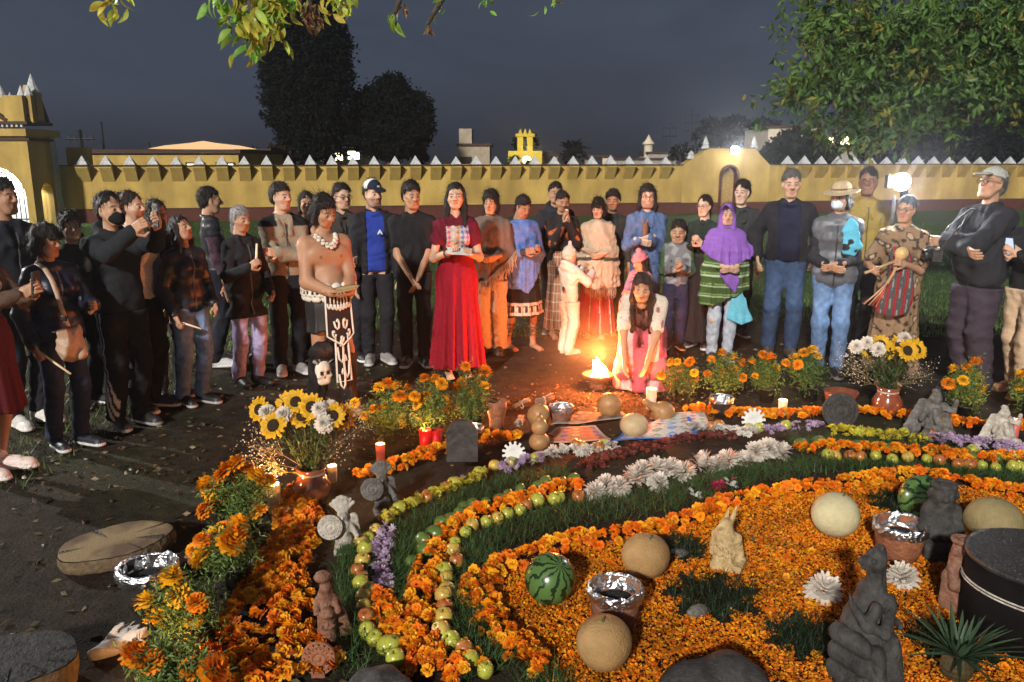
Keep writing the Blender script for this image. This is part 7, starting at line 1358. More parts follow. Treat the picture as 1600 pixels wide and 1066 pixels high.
# -- carved figures
def figure_solid(kind):
    s = Solid()
    if kind == 'warrior':
        s.rc((0, 0, .10), (0, 0, .20), .045, .05, .03); s.rc((.03, 0, .10), (.04, .01, .0), .028, .03, .02); s.rc((-.03, 0, .10), (-.04, -.01, .0), .028, .03, .02); s.el((0, -.01, .265), (.034, .036, .042), .015); s.rc((0, .01, .29), (0, .03, .36), .035, .05, .02, (0, 1, 0), .5); s.rc((.05, 0, .20), (.09, -.03, .13), .02, .018, .015); s.rc((-.05, 0, .20), (-.07, -.05, .15), .02, .018, .015); s.rc((.07, .03, .24), (.10, .04, .05), .035, .03, .03, (0, 1, 0), .5)
        for i in range(7): a = -1.0 + i * .33; s.rc((.03 * sin(a), .02, .30), (.09 * sin(a), .035, .30 + .09 * cos(a)), .012, .014, .006)
        s.bx((0, 0, .01), (.07, .06, .012), .006, .01); s.el((0, -.046, .27), (.01, .012, .012), .008)
    elif kind == 'seated':
        s.rc((0, 0, .08), (0, 0, .20), .055, .05, .03); s.el((0, -.01, .275), (.040, .042, .046), .015); s.rc((.05, 0, .21), (.12, -.02, .19), .022, .02, .02); s.rc((.12, -.02, .19), (.13, -.03, .26), .018, .016, .01); s.rc((-.05, 0, .21), (-.10, -.04, .14), .022, .02, .02); s.rc((.02, -.02, .07), (.08, -.09, .05), .036, .03, .02); s.rc((-.02, -.02, .07), (-.08, -.09, .05), .036, .03, .02); s.rc((.08, -.09, .05), (.05, -.09, .0), .03, .032, .02); s.rc((-.08, -.09, .05), (-.05, -.09, .0), .03, .032, .02); s.rc((-.07, .02, .22), (-.13, .03, .05), .05, .06, .03, (0, 1, 0), .4); s.rc((.07, .02, .20), (.10, .03, .05), .04, .06, .03, (0, 1, 0), .4); s.el((0, 0, .325), (.028, .028, .022), .01); s.rc((-.02, -.06, .2), (.02, -.07, .06), .02, .03, .02)
    elif kind == 'bird':
        s.rc((0, .02, .05), (0, 0, .17), .065, .055, .03); s.rc((0, -.01, .17), (.0, -.02, .25), .04, .036, .02); s.rc((0, -.03, .255), (-.045, -.07, .235), .024, .006, .01); s.rc((.02, .01, .26), (.035, .04, .335), .016, .006, .01); s.rc((-.012, .01, .26), (.0, .035, .33), .014, .006, .01)
        for e in (1, -1): s.rc((e * .055, .01, .17), (e * .075, .04, .05), .028, .022, .02); s.rc((e * .03, -.05, .06), (e * .035, -.07, .0), .022, .024, .015)
        for i in range(6): s.rc((-.04 + .016 * i, -.06, .13 - .012 * (i % 3)), (-.04 + .016 * i, -.07, .09), .009, .008, .004)
        s.bx((.02, .0, .02), (.085, .07, .022), .008, .015)
    elif kind == 'praying':      # crouching snouted figure with joined hands on a ridged robe
        s.rc((.02, .02, 0), (.02, .02, .24), .115, .105, .03); s.rc((.02, .02, .24), (.035, .025, .37), .10, .066, .03); s.rc((.035, .02, .37), (.03, .01, .47), .040, .034, .02); s.el((.02, .0, .520), (.046, .044, .042), .012); s.rc((.0, -.01, .515), (-.062, -.02, .528), .026, .014, .010); s.rc((-.01, -.01, .496), (-.052, -.02, .500), .013, .009, .005); s.el((-.012, -.042, .534), .009, .003); s.tor((-.012, -.036, .534), .013, .004, .002); s.el((.045, -.025, .525), (.014, .012, .024), .005); s.rc((.05, .02, .54), (.075, .03, .40), .028, .024, .012); s.rc((-.02, -.02, .558), (.04, .0, .565), .008, .012, .006)
        s.rc((.0, -.075, .375), (-.055, -.105, .325), .026, .021, .008); s.rc((-.055, -.105, .325), (-.105, -.07, .385), .020, .015, .008); s.rc((-.105, -.07, .385), (-.122, -.062, .425), .013, .007, .006); s.rc((-.10, -.085, .38), (-.112, -.085, .415), .011, .006, .004); s.rc((.085, -.03, .375), (.02, -.125, .31), .030, .023, .010); s.rc((.02, -.125, .31), (-.07, -.10, .335), .021, .016, .008)
        for i in range(3): s.rc((-.06, -.105, .245 - i * .07), (-.115, .01, .235 - i * .07), .036, .038, .006)
        s.rc((-.085, -.06, .055), (-.095, -.09, .0), .055, .06, .012); s.rc((.10, -.03, .20), (.125, -.04, 0), .055, .07, .02); s.rc((.0, -.115, .22), (.01, -.13, .0), .035, .055, .015)
        for i in range(5): s.rc((.125 - .01 * i, -.06, .30 - i * .055), (.135 - .004 * i, .06, .29 - i * .055), .014, .014, .008)
    elif kind == 'idol':
        s.bx((0, 0, .10), (.065, .06, .10), .02, .02); s.rc((0, 0, .18), (0, 0, .28), .06, .055, .03); s.el((0, -.01, .33), (.052, .055, .058), .02); s.el((0, -.065, .325), (.012, .016, .02), .012)
        for e in (1, -1): s.rc((e * .06, -.0, .26), (e * .075, -.03, .16), .026, .024, .02); s.rc((e * .075, -.03, .16), (e * .02, -.07, .14), .022, .018, .015); s.el((e * .055, .0, .33), (.014, .018, .024), .008); s.el((e * .02, -.058, .345), (.012, .01, .007), .006, op=-1)
        s.rc((-.02, -.062, .30), (.02, -.062, .30), .006, .006, .004, op=-1); s.tor((0, 0, .375), .045, .014, .01)
    elif kind == 'bearer':       # standing figure with basket
        s.rc((0, 0, 0), (0, 0, .18), .055, .045, .03); s.rc((0, 0, .18), (0, 0, .27), .045, .04, .03); s.el((0, -.01, .315), (.032, .034, .04), .012); s.el((-.01, 0, .375), (.045, .045, .032), .01); s.rc((.04, 0, .25), (.06, -.05, .19), .018, .016, .015); s.rc((-.04, 0, .25), (-.055, -.05, .2), .018, .016, .015); s.el((0, -.06, .19), (.04, .03, .03), .01); s.el((0, -.062, .215), (.03, .022, .015), .005); s.rc((.04, .03, .2), (.09, .03, .03), .04, .05, .03, (0, 1, 0), .5)
        for i in range(5): s.el((-.03 + .015 * i, -.05, .11 - .01 * (i % 2)), .012, .004)
    s.noise = waves(len(kind), .0016, 90, 220, 8); s.cut(lambda X, Y, Z: -Z); return s
FIG = {}
def figure(kind, px, py, hpx, m, label, rz=0., disc=None, h0=None):
    if kind not in FIG: FIG[kind] = figure_solid(kind).mesh(.0065 if kind != 'praying' else .008)
    V, F = FIG[kind]; p = G(px, py); sc = hpx / scale_at(p + Vector((0, 0, .1))) / V[:, 2].max(); e = empty('stone_figure', p, rz, sc); e.scale.x *= .76 if kind == 'praying' else 1; tag(e, label, 'statue'); me = mesh_np('carving', V, F, True); link('carving', me, e, M[m])
    if disc: shield_parts(e, disc[0], disc[1], disc[2], M[disc[3]])
    return e
def shield_parts(e, c, r, tilt, m):
    o = MB().lathe([(.001, 0), (r, 0), (r * 1.02, .008), (r * .97, .016), (r * .90, .012), (r * .78, .012), (r * .75, .018), (r * .70, .012), (r * .46, .012), (r * .43, .019), (r * .36, .019), (r * .33, .013), (r * .14, .013), (r * .11, .022), (.001, .022)], 32).build('shield', m, e, True); o.location = c; o.rotation_euler = (radians(78) + tilt, 0, -e.rotation_euler.z * .7)
    for i in range(16):
        a = 2 * pi * i / 16; b = MB().box((r * .84 * cos(a), r * .84 * sin(a), .016), (r * .05, r * .035, .006), a).build('glyph', m, o); a += .2; MB().pyramid((r * .58 * cos(a), r * .58 * sin(a), .012), (r * .06, r * .05), .008, a).build('glyph', m, o)
figure('warrior', 538, 862, 92, 'pale_stone', 'stone warrior with round calendar shield right of the left vase', .2, ((-.085, -.06, .22), .085, 0, 'pale_stone')); figure('warrior', 598, 800, 84, 'grey_stone', 'grey stone warrior with round shield behind the first warrior', .3, ((-.08, -.06, .22), .085, 0, 'grey_stone')); figure('bearer', 512, 1000, 118, 'brown_clay', 'brown clay figure carrying fruit beside the marigold bank', .3)
figure('seated', 1455, 682, 78, 'grey_stone', 'grey stone seated figure raising one arm at the back right', 0.); figure('seated', 1562, 696, 66, 'pale_stone', 'pale white caped figure in front of the orange candle', .15); figure('bird', 1132, 884, 98, 'beige_stone', 'beige stone eared bird figure at the petal edge', -.5); figure('praying', 1340, 1082, 252, 'dark_stone', 'large dark stone figure with snout and joined hands', .0); figure('idol', 1462, 872, 128, 'dark_stone', 'dark stone idol right of the back watermelon', -.3); figure('idol', 1492, 952, 122, 'brown_clay', 'reddish clay idol left of the black drum', .5)
def standing_disc(px, py, rpx, m, label, ry=0., name='calendar_disc'):
    p = G(px, py); r = rpx / scale_at(p); e = empty(name, p); tag(e, label, 'disc'); shield_parts(e, (0, 0, r * 1.05), r, 0, M[m]); MB().tube([(0, .06, 0), (0, .0, r * .9)], .008, 6).build('prop', M['wood'], e); MB().box((0, -.0, .008), (r * .4, .03, .008)).build('foot', m and M[m], e); return e
standing_disc(500, 1052, 26, 'red_clay', 'reddish carved calendar disc at the bottom of the marigold bank'); standing_disc(1310, 670, 28, 'dark_stone', 'dark round carved shield standing before the clay bowl')
# rounded slab and sun shaped cut-outs
p = G(723, 746); sc = scale_at(p); w, h = 24 / sc, 66 / sc; pts = [(-w, 0), (w, 0), (w, h - w)] + [(w * cos(a), h - w + w * sin(a)) for a in np.linspace(.2, pi - .2, 9)] + [(-w, h - w)]; n = len(pts); e = empty('stone_slab', p); tag(e, 'dark round topped stone slab in the left border', 'slab'); MB().add([(x, -.02, z) for x, z in pts] + [(x, .02, z) for x, z in pts], [tuple(range(n)), tuple(reversed(range(n, 2 * n)))] + [((i + 1) % n, i, n + i, n + (i + 1) % n) for i in range(n)]).build('slab_body', M['dark_stone'], e); MB().lathe([(.001, 0), (.018, 0), (.016, .008), (.001, .010)], 12).build('emblem', M['grey_stone'], e).rotation_euler = (radians(90), 0, 0); e.children[-1].location = (0, -.0205, h * .45)
def sun_card(px, py, rpx, label):
    p = G(px, py + rpx); r = rpx / scale_at(p); e = empty('sun_cutout', p); tag(e, label, 'ornament'); pts = []
    for i in range(13):
        a = 2 * pi * i / 13
        for da, q in ((-.13, .72), (-.10, .98), (.10, .98), (.13, .72)): pts.append((r * q * cos(a + da), r + r * q * sin(a + da)))
    n = len(pts); V = [(x, -.006, z) for x, z in pts] + [(x, .006, z) for x, z in pts] + [(0, -.006, r), (0, .006, r)]; F = [(i, (i + 1) % n, 2 * n) for i in range(n)] + [(n + (i + 1) % n, n + i, 2 * n + 1) for i in range(n)] + [((i + 1) % n, i, n + i, n + (i + 1) % n) for i in range(n)]
    MB().add(V, F).build('toothed_disc', M['white_card'], e); MB().tube([(0, .008, r * .9), (0, .05, 0)], .006, 5).build('prop', M['wood'], e); e.rotation_euler = (radians(-10), 0, 0)
sun_card(803, 708, 19, 'white toothed sun cut-out below the double gourd'); sun_card(1177, 656, 19, 'white toothed sun cut-out left of the dark shield')
# black drum at right, pineapple, boulder
M['drum_black_shade'] = mat('drum_black_shade', (.007, .006, .006), .9, .3, 8, bump=.06, bscale=18, spec=.06)  # black drum, taken darker still for the shadow it stands in
p = G(1606, 990); e = empty('wooden_drum', p); tag(e, 'black upright wooden drum with rope at the right edge', 'drum'); R_ = .25; H_ = .33; MB().lathe([(.001, 0), (R_, 0), (R_ * 1.01, H_ * .5), (R_, H_), (R_ * .97, H_ - .01)], 40, closed=False).build('shell', M['drum_black_shade'], e, True); MB().lathe([(R_ * .968, H_ - .004), (R_ * .5, H_ + .004), (.001, H_ + .006)], 40).build('skin', M['drum_black_shade'], e, True); MB().lathe([(R_ * .985, H_ - .02), (R_ * 1.03, H_ - .012), (R_ * 1.02, H_ + .006), (R_ * .96, H_ + .006)], 40).build('rim', M['black_clay'], e, True)
for dz in (0, .012): MB().tube([((R_ * 1.02) * cos(a), (R_ * 1.02) * sin(a), .20 - dz - .03 * sin(a * 1.0 + 1.2)) for a in np.linspace(0, 2 * pi, 41)], .004, 5).build('rope', M['pale_stone'], e, True)
p = G(1492, 1062); e = empty('pineapple', p); tag(e, 'pineapple with spiky dark green crown at bottom right', 'pineapple'); s = Solid(); s.el((0, 0, .055), (.055, .055, .058), .01); s.noise = lambda X, Y, Z: .004 * np.sin(Z * 160 + 9 * np.arctan2(Y, X)) * np.sin(Z * 160 - 9 * np.arctan2(Y, X)); s.cut(lambda X, Y, Z: .005 - Z); V, F = s.mesh(.006); link('fruit', mesh_np('fruit', V, F, True), e, mat('pineapple', (.045, .032, .012), .7, .3, 40)); rr = random.Random(2)
for i in range(44):
    a = i * 2.4; el = .15 + 1.25 * i / 44 + rr.uniform(-.1, .1); L = rr.uniform(.16, .25) * (1 - .2 * i / 44); V = []; nn = 6
    for j in range(nn): t = j / (nn - 1); rr_ = .02 + L * t * cos(el); z = .10 + L * t * sin(el) - .03 * t * t; w = .012 * (1 - t) ** .7 + .0005; V += [(rr_ * cos(a) - w * sin(a), rr_ * sin(a) + w * cos(a), z + .004), (rr_ * cos(a), rr_ * sin(a), z), (rr_ * cos(a) + w * sin(a), rr_ * sin(a) - w * cos(a), z + .004)]
    MB().add(V, [f for j in range(nn - 1) for f in ((3 * j, 3 * j + 3, 3 * j + 4, 3 * j + 1), (3 * j + 1, 3 * j + 4, 3 * j + 5, 3 * j + 2))], tuple(np.array((.045, .085, .045)) * rr.uniform(.6, 1.4))).build('crown_leaf', M['leaf'], e, True, True)
s = Solid(); s.el((0, 0, .03), (.19, .13, .085), .02); s.el((.08, .03, .05), (.10, .08, .07), .04); s.noise = waves(12, .010, 18, 50, 7); s.cut(lambda X, Y, Z: -Z); V, F = s.mesh(.012); o = link('boulder', mesh_np('boulder', V, F, True), None, M['dark_stone']); o.location = G(1115, 1085); tag(o, 'dark rough boulder at the bottom edge right of centre', 'rock')
s = Solid(); s.el((0, 0, .05), (.17, .11, .10), .02); s.noise = waves(15, .012, 18, 60, 7); s.cut(lambda X, Y, Z: -Z); V, F = s.mesh(.012); o = link('boulder', mesh_np('boulder', V, F, True), None, M['dark_stone']); o.location = G(592, 1098); o.scale = (.72, .8, .8); tag(o, 'dark furry looking stone at the bottom edge left of centre', 'rock')
for (px, py, lab) in ((1090, 960, 'grey pebble left in the leafy gap of the carpet'), (1062, 868, 'flat dark stone behind the tan melon')): s = Solid(); s.el((0, 0, .012), (.05, .035, .022), .01); s.noise = waves(int(px), .004, 30, 80, 6); s.cut(lambda X, Y, Z: -Z); V, F = s.mesh(.007); o = link('pebble', mesh_np('pebble', V, F, True), None, M['grey_stone']); o.location = G(px, py); tag(o, lab, 'stone')
# ------------------------------------------------------------------ things people hold, lamp on its stand
def held(name, c, i, label, cat, off=(0, .06, -.03)):
    RR, W = c['HM'][i]; p = W + RR @ np.array(off); e = empty(name, world_of(c, p)); tag(e, label, cat); return e
def phone(c, i, label, rz, tilt=.2, lit=True, off=(0, .09, -.02)):
    e = held('phone', c, i, label, 'phone', off); e.rotation_euler = (tilt, 0, rz); MB().box((0, 0, .02), (.037, .005, .076)).build('case', M['black_clay'], e); MB().box((0, .006, .02), (.033, .0012, .070)).build('screen', emit_mat('phone_screen', (.55, .65, .9), .9) if lit else M['dark_pane'], e)
phone(ctx['phone_lady'], 1, 'phone held up by the person in the brown cardigan', radians(90), .1, False); phone(ctx['masked_man'], 0, 'phone raised by the man in the black face mask', radians(-40), -.05, True); phone(ctx['beige_trousers'], 0, 'glowing phone at the right edge', radians(120), -.4, True)
def taper(c, i, label, lean=(0, 0), L=.20, r=.011, lit=False, off=(0, .07, -.028), down=False):
    e = held('taper_candle', c, i, label, 'candle', off); e.rotation_euler = (lean[0], lean[1], 0); z = -1 if down else 1; MB().tube([(0, 0, -.05 * z), (0, 0, L * z)], [r, r * .8], 10).build('wax', M['wax'], e, True); MB().tube([(0, 0, L * z), (0, 0, (L + .012) * z)], .0012, 4).build('wick', M['ash'], e)
taper(ctx['bag_lady'], 1, 'wooden incense stick pointing down from the bag woman', (0, -.9), .22, .008, down=True); taper(ctx['black_puffer'], 1, 'thin candle held low by the woman in the black puffer', (0, 1.9), .16, .008); taper(ctx['grey_lady'], 1, 'orange wax candle held upright by the grey haired woman', (0, .1), .16, .010); taper(ctx['topknot'], 0, 'small bundle held at the chin by the topknot woman', (0, .1), .08, .02)
e = held('paper_sheet', ctx['red_dress'], 0, 'pale folded sheet read by the woman in crimson', 'paper', (0, .06, -.03)); MB().box((-.075, -.02, .0), (.10, .06, .0015)).build('sheet', M['white_card'], e); e.rotation_euler = (.35, .08, .1)
e = held('wooden_dish', ctx['dancer'], 0, 'flat pale wooden dish in the hands of the bare chested man', 'dish', (-.0, .08, -.03)); MB().lathe([(.001, 0), (.05, 0), (.085, .012), (.09, .02), (.08, .016), (.001, .008)], 20).build('dish', M['wood'], e, True); e.scale = (1.25, .75, 1); e.rotation_euler = (.1, -.15, .3)
s = Solid(); s.rc((0, 0, -.06), (0, 0, .10), .02, .032, .01); [s.rc((0, 0, .08), (.03 * cos(a), .03 * sin(a), .16), .012, .008, .01) for a in np.linspace(0, 5, 5)]; V, F = s.mesh(.006); e = held('carved_stick', ctx['denim_man'], 0, 'brown carved censer held by the man in denim', 'ornament', (0, .05, -.03)); link('carving', mesh_np('carving', V, F, True), e, M['brown_clay'])
# beige shoulder bag
c = ctx['bag_lady']; e = empty('shoulder_bag', world_of(c, (-.07, -.29, .90))); tag(e, 'beige slouchy shoulder bag of the woman in navy', 'bag'); s = Solid(); s.el((0, 0, -.05), (.105, .060, .10), .03); s.rc((-.075, 0, .03), (.075, 0, .03), .04, .04, .03, (0, 1, 0), .8); s.rc((.05, -.03, -.02), (.03, -.05, -.10), .03, .04, .02); s.noise = add_noise(waves(3, .004, 25, 60, 6), folds(4, .009, 30, 50, 5, .6)); V, F = s.mesh(.008); o = link('pouch', mesh_np('pouch', V, F, True, np.tile(np.array((.42, .28, .19)), (len(V), 1))), e, M['leather']); o.rotation_euler = (0, .15, c['root'].rotation_euler.z + .5)
V = []; F = []
for p in ((-.06, -.27, .95), (-.07, -.25, 1.03), (-.078, -.225, 1.12), (-.085, -.205, 1.22), (-.092, -.165, 1.32), (-.098, -.10, 1.395), (-.10, .0, 1.425), (-.10, .08, 1.40), (-.09, .15, 1.30), (-.08, .19, 1.15), (-.09, .12, .98), (-.10, -.12, .93), (-.07, -.26, .94)):
    w1, w2 = world_of(c, (p[0] - .018, p[1], p[2])) - e.location, world_of(c, (p[0] + .018, p[1] - .006, p[2] + .004)) - e.location; V += [w1, w2]
for i in range(12): F.append((2 * i, 2 * i + 1, 2 * i + 3, 2 * i + 2))
o = MB().add(V, F, (.45, .32, .23)).build('strap', M['leather'], e, True, True); md = o.modifiers.new('t', 'SOLIDIFY'); md.thickness = .006; md.offset = 0
MB().box(tuple(world_of(c, (-.072, -.245, 1.04)) - e.location), (.016, .016, .014)).build('buckle', M['iron'], e)
# camera on the cap man
c = ctx['camera_man']; e = empty('camera', world_of(c, (-.16, -.32, 1.06)), c['root'].rotation_euler.z - .5, 1); tag(e, 'black photo camera hanging at the cap wearing man', 'camera'); MB().box((0, 0, 0), (.07, .035, .048)).build('camera_body', M['black_clay'], e); MB().box((0, -.005, .056), (.026, .028, .014), taper=.7).build('prism', M['black_clay'], e); MB().lathe([(.001, 0), (.036, 0), (.036, .05), (.040, .055), (.040, .09), (.033, .092), (.030, .08), (.001, .078)], 20).build('lens', M['plastic_pot'], e, True).rotation_euler = (radians(90), 0, 0); e.children[-1].location = (0, -.034, 0)
MB().tube([(-.07, 0, .03), (-.11, .12, .22), (-.06, .25, .36), (.06, .25, .36), (.09, .1, .2), (.07, 0, .03)], .006, 5).build('strap', M['black_clay'], e, True)
# gourd rattle
c = ctx['leopard_lady']; e = held('gourd_rattle', c, 0, 'round gourd rattle with ribbons held by the leopard print woman', 'rattle', (0, .06, -.03)); MB().lathe([(.001, -.0)] + [(.052 * sin(a), .075 - .055 * cos(a)) for a in np.linspace(.3, pi - .1, 12)] + [(.001, .131)], 18).build('gourd', mat('rattle_gourd', (.55, .36, .14), .4, .1, 14, spec=.5), e, True); MB().tube([(0, 0, .03), (-.01, 0, -.10), (-.03, 0, -.18)], [.011, .012, .014], 8).build('handle', M['wood'], e, True)
rr = random.Random(1)
for i in range(9): x = rr.uniform(-.05, .02); MB().tube([(-.03, 0, -.17), (-.05 + x, -.02, -.27), (-.07 + x * 2.2, rr.uniform(-.03, .02), -.38)], [.005, .006, .004], 5, [(.55, .08, .04), (.55, .40, .25), (.30, .04, .03)][i % 3]).build('ribbon', M['plain'], e, True, True)
e.rotation_euler = (0, .25, 0)
e = held('flute', c, 1, 'short wooden flute in the other hand of the leopard print woman', 'flute', (0, .06, -.03)); MB().tube([(-.10, -.02, -.03), (.16, .0, .07)], [.012, .011], 8).build('tube', M['wood'], e, True)
# lamp on its stand
p = G(1408, 575); p.x = AT(1400, 284, p.y).x; e = empty('video_lamp', p); tag(e, 'blazing white video lamp on a slim black stand at right', 'lamp'); top = AT(1401, 284, p.y).z
MB().tube([(0, 0, .35), (0, 0, top - .12)], .016, 8).build('pole', M['dark_stone'], e, True)
for i in range(3): a = i * 2.09 + .4; MB().tube([(.38 * cos(a), .38 * sin(a), .01), (0, 0, .55)], .010, 6).build('leg', M['iron'], e, True)
h_ = MB().box((0, 0, top), (.085, .03, .055)).build('lamp_head', M['iron'], e); MB().lathe([(.001, -.075), (.04, -.066), (.066, -.034), (.074, 0), (.066, .034), (.04, .066), (.001, .075)], 20, (0, -.10, top)).build('glare_globe', emit_mat('led_glow', (.94, .96, 1), 45), h_, True)  # glowing ball added on the LED head to imitate its glare
MB().box((.075, -.01, top - .12), (.025, .02, .05)).build('battery', M['iron'], e)
ld = bpy.data.lights.new('video_light', 'SPOT'); ld.energy = 85; ld.spot_size = radians(140); ld.spot_blend = .7; ld.shadow_soft_size = .06; ld.color = (.95, .97, 1); o = bpy.data.objects.new('video_light', ld); COL.objects.link(o); o.parent = e; o.location = (0, -.22, top); o.rotation_euler = Vector((-.45, -1, -.35)).to_track_quat('-Z', 'Y').to_euler()
# dancer's costume
c = ctx['dancer']; r = c['root']; T = c['T']
def skull_solid():
    s = Solid(); s.el((0, 0, .02), (.036, .036, .040), .01); s.rc((-.012, -.01, -.022), (.012, -.01, -.022), .018, .018, .012)
    for e in (1, -1): s.el((e * .014, -.036, .010), (.010, .014, .010), .004, op=-1); s.el((e * .024, -.020, -.002), (.012, .014, .010), .008)
    s.el((0, -.036, -.008), (.004, .01, .006), .002, op=-1)
    for i in range(5): s.rc((-.014 + .007 * i, -.032, -.022), (-.014 + .007 * i, -.032, -.036), .0012, .0012, .001, op=-1)
    return s.mesh(.0035)
SKV, SKF = skull_solid(); skc = np.tile(np.array((.66, .60, .52)), (len(SKV), 1)); d = (np.abs(np.abs(SKV[:, 0]) - .014) < .008) & (np.abs(SKV[:, 2] - .010) < .008) & (SKV[:, 1] > -.034); skc[d] = (.02, .015, .012); skc[(np.abs(SKV[:, 0]) < .004) & (np.abs(SKV[:, 2] + .008) < .005) & (SKV[:, 1] > -.034)] = (.02, .015, .012)
sk_me = mesh_np('skull', SKV, SKF, True, skc)
belt = MB(); NB = 36; prof = []
for i in range(NB + 1): a = 2 * pi * i / NB; prof.append((.170 * cos(a), -.004 + .158 * sin(a), .985))
belt.tube(prof, .016, 8, (.015, .012, .012)); belt.build('belt', M['leather'], r, True, True)
for i in range(9):
    a = -pi / 2 + (i - 4.0) * .46; o = link('skull_ornament', sk_me, r, M['plain']); o.location = (.182 * cos(a), -.006 + .170 * sin(a), .965); o.rotation_euler = (0, 0, a + pi / 2); o.scale = (1.5, 1.2, 1.5)
for i in range(9):
    a = -pi / 2 + (i - 4) * .30; o = link('necklace_skull', sk_me, r, M['plain']); rr_ = .098 + .0; q = T(rr_ * cos(a) * 1.0, .01 + (.105 + .02 * cos((i - 4) * .4)) * sin(a), 1.395 - .075 * max(0, -sin(a)) ** 3); o.location = q; o.scale = (.52,) * 3; o.rotation_euler = (-.5, 0, a + pi / 2)
mb = MB(); mb.tube([tuple(T(.092 * cos(a), .01 + .10 * sin(a), 1.405 - .06 * max(0, -sin(a)) ** 3)) for a in np.linspace(0, 2 * pi, 25)], .007, 6, (.5, .45, .3)); mb.build('necklace_cord', M['leather'], r, True, True)
def curved_panel(w0, w1, z0, z1, y, name, col, point=.06, rad=.24):
    n, m_ = 9, 8; V = []; F = []
    for j in range(m_):
        t = j / (m_ - 1)
        for i in range(n):
            u = i / (n - 1) * 2 - 1; w = w0 + (w1 - w0) * t; x = u * w; z = z0 + (z1 - z0) * t - (point * (1 - abs(u)) * t); V.append((x, y - math.sqrt(max(rad * rad - x * x, 0)) + rad * .9 - .03 * t, z))
    for j in range(m_ - 1):
        for i in range(n - 1): F.append((j * n + i, (j + 1) * n + i, (j + 1) * n + i + 1, j * n + i + 1))
    o = MB().add(V, F, col).build(name, M['cloth'], r, True, True); md = o.modifiers.new('t', 'SOLIDIFY'); md.thickness = .005; md.offset = 0
    return lambda u, t: V[0] and Vector((u * (w0 + (w1 - w0) * t), y - math.sqrt(max(rad * rad - (u * (w0 + (w1 - w0) * t)) ** 2, 0)) + rad * .9 - .03 * t - .008, z0 + (z1 - z0) * t - point * (1 - abs(u)) * t))
PN = (.66, .60, .52)
f1 = curved_panel(.115, .125, .97, .64, -.185, 'apron', (.035, .018, .016), .085); f2 = curved_panel(.06, .075, .66, .28, -.20, 'loincloth', (.03, .015, .013), .02)
def draw(f, paths, nm, w=.0095):
    for p_ in paths: MB().tube([f(*q) for q in p_], w, 5, PN).build(nm, M['plain'], r, True, True)
bd = [[(u, t) for u, t in ((-.96, .02), (-.96, .5), (-.96, .96), (-.5, .96), (0, .96), (.5, .96), (.96, .96), (.96, .5), (.96, .02))]]
draw(f1, bd, 'apron_border', .009)
draw(f1, [[(-.75 + i * .25 + .10 * cos(a), .20 + .10 * sin(a)) for a in np.linspace(pi, 0, 7)] for i in range(7)], 'apron_motif'); draw(f1, [[(-.75 + i * .25 + .1, .05), (-.75 + i * .25 + .1, .2)] for i in range(6)], 'apron_motif', .006)
spiral = lambda cx_, cz, s_, r0: [(cx_ + s_ * r0 * (1 - .11 * j) * cos(j * .75), cz + .8 * r0 * (1 - .11 * j) * sin(j * .75)) for j in range(9)]
draw(f1, [spiral(-.28, .55, -1, .22), spiral(.28, .55, 1, .22), spiral(-.55, .80, 1, .14), spiral(.55, .80, -1, .14), spiral(0, .82, 1, .12)], 'apron_motif'); draw(f2, [spiral(-.2, .25, -1, .5), spiral(.3, .55, 1, .5), spiral(-.2, .8, -1, .45), [(-.9, .02), (-.9, .97), (.9, .97), (.9, .02)]], 'loincloth_motif')
# skull leg guard with black feather crest
a, b, an = c['Lg'][1]; q = b + (an - b) * .42 + np.array([0, -.055, 0]); s = Solid(); s.rc(b + (an - b) * .02, b + (an - b) * .95, .085, .075, .02); s.rc(b + np.array([-.05, -.06, .03]), b + np.array([.05, -.06, .03]), .06, .06, .04); s.noise = waves(6, .010, 50, 110, 7, (1, 1, .3)); V, F = s.mesh(.011); c['put']('leg_guard', V, F, (.014, .013, .014), 'hair'); o = link('leg_skull', sk_me, r, M['plain']); o.location = q + np.array([0, -.045, .0]); o.scale = (2.0, 1.3, 2.0)
for i in range(9): an_ = (i - 4) * .28; base_ = q + np.array([0, -.05, .08]); MB().tube([tuple(base_ + np.array([.03 * sin(an_), 0, 0])), tuple(base_ + np.array([.10 * sin(an_), -.012, .10 * cos(an_)]))], [.008, .014], 6, (.03, .026, .024) if i % 2 else (.30, .27, .23)).build('crest_feather', M['plain'], r, True, True)
a, b, an = c['Lg'][0]; s = Solid(); s.rc(b + (an - b) * .1, b + (an - b) * .95, .075, .07, .02); s.noise = waves(8, .010, 50, 110, 7, (1, 1, .3)); V, F = s.mesh(.012); c['put']('leg_guard', V, F, (.014, .013, .014), 'hair')
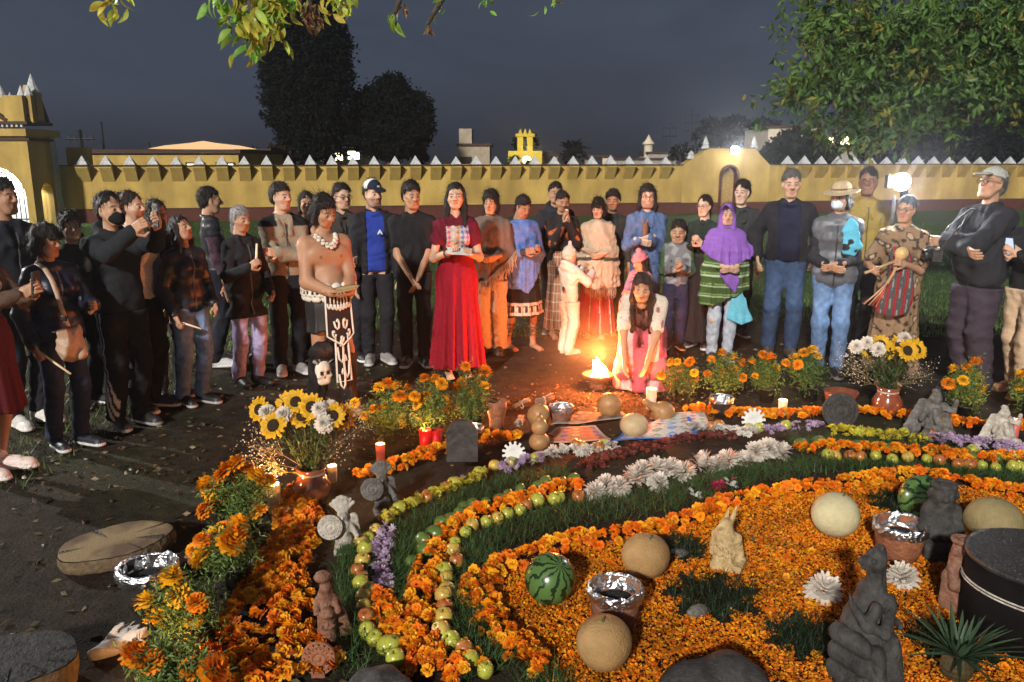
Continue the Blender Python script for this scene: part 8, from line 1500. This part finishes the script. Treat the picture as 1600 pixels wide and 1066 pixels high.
# cap emblem and shirt logo, watch
c = ctx['cap_man']; mb = MB(); mb.add([(-.014, 0, 0), (.014, 0, 0), (.014, 0, .022), (-.014, 0, .022), (-.007, -.002, .006), (.007, -.002, .006), (.007, -.002, .022), (-.007, -.002, .022)], [(0, 1, 2, 3)], (.6, .6, .6)); o = mb.build('cap_emblem', M['plain'], c['root'], False, True); q = c['R'] @ (np.array((0, -.098, .062)) * c['fsc']) + c['hc']; o.location = q; o.rotation_euler = (0, 0, radians(22))
s = Solid(); s.rc((-.02, 0, -.01), (.0, 0, .02), .008, .008, .004); s.rc((0, 0, .02), (.02, 0, -.012), .008, .008, .004); s.rc((-.012, 0, 0), (.014, 0, 0), .006, .006, .004); V, F = s.mesh(.004); q = c['T'](.035, -.150, 1.24); o = c['put']('shirt_logo', V + q, F, (.62, .65, .7), 'plain')
c = ctx['red_dress']; A_ = c['A'][1]; q = A_[2] + (A_[1] - A_[2]) * .12; dd = (A_[1] - A_[2]); dd = dd / np.linalg.norm(dd); u = np.cross(dd, [0, 0, 1]); u /= np.linalg.norm(u); w = np.cross(dd, u); MB().tube([tuple(q + (u * cos(t) + w * sin(t)) * .034) for t in np.linspace(0, 2 * pi, 15)], .008, 6, (.03, .03, .03)).build('wristwatch', M['leather'], c['root'], True, True)
# ------------------------------------------------------------------ haze added to give the lamps halos, copal smoke round the fire
hz = MB(); hz.box((0, 345, 5.9), (905, 560, 7.1)); ho = hz.build('haze'); tag(ho, 'thin haze added over the churchyard for halos round the lamps', 'haze', kind='stuff')
hm, hn, hb_ = new_mat('haze'); hn.nodes.remove(hb_); pv = hn.nodes.new('ShaderNodeVolumePrincipled'); pv.inputs['Color'].default_value = (.85, .87, .9, 1); pv.inputs['Density'].default_value = .0030; pv.inputs['Anisotropy'].default_value = .86
hn.links.new(pv.outputs[0], hn.nodes['Material Output'].inputs['Volume']); ho.data.materials.append(hm)
so = MB().lathe([(.01, -.62)] + [(.62 * sin(a), -.62 * cos(a)) for a in np.linspace(.2, pi - .2, 12)] + [(.01, .62)], 20).build('incense_smoke', None, None, True); so.location = fp + Vector((-.05, 0, .42)); so.scale = (1.6, 1.2, .95); tag(so, 'orange lit incense smoke drifting round the ritual fire', 'smoke', kind='stuff')
sm2, sn, sb = new_mat('incense_smoke'); sn.nodes.remove(sb); N = sn.nodes; L = sn.links; tc = N.new('ShaderNodeTexCoord'); ln = N.new('ShaderNodeVectorMath'); ln.operation = 'LENGTH'; L.new(tc.outputs['Object'], ln.inputs[0])
mr = N.new('ShaderNodeMapRange'); mr.inputs[1].default_value = .60; mr.inputs[2].default_value = .0; mr.inputs[3].default_value = 0; mr.inputs[4].default_value = 1; L.new(ln.outputs['Value'], mr.inputs[0])
pw = N.new('ShaderNodeMath'); pw.operation = 'POWER'; pw.inputs[1].default_value = 2.2; L.new(mr.outputs[0], pw.inputs[0]); nz = N.new('ShaderNodeTexNoise'); nz.inputs['Scale'].default_value = 4.5; nz.inputs['Detail'].default_value = 3; L.new(tc.outputs['Object'], nz.inputs['Vector'])
ml = N.new('ShaderNodeMath'); ml.operation = 'MULTIPLY'; L.new(pw.outputs[0], ml.inputs[0]); L.new(nz.outputs['Fac'], ml.inputs[1]); m3 = N.new('ShaderNodeMath'); m3.operation = 'MULTIPLY'; m3.inputs[1].default_value = .36; L.new(ml.outputs[0], m3.inputs[0])
pv = N.new('ShaderNodeVolumePrincipled'); pv.inputs['Color'].default_value = (.9, .88, .85, 1); pv.inputs['Anisotropy'].default_value = .2; L.new(m3.outputs[0], pv.inputs['Density']); L.new(pv.outputs[0], N['Material Output'].inputs['Volume']); so.data.materials.append(sm2)
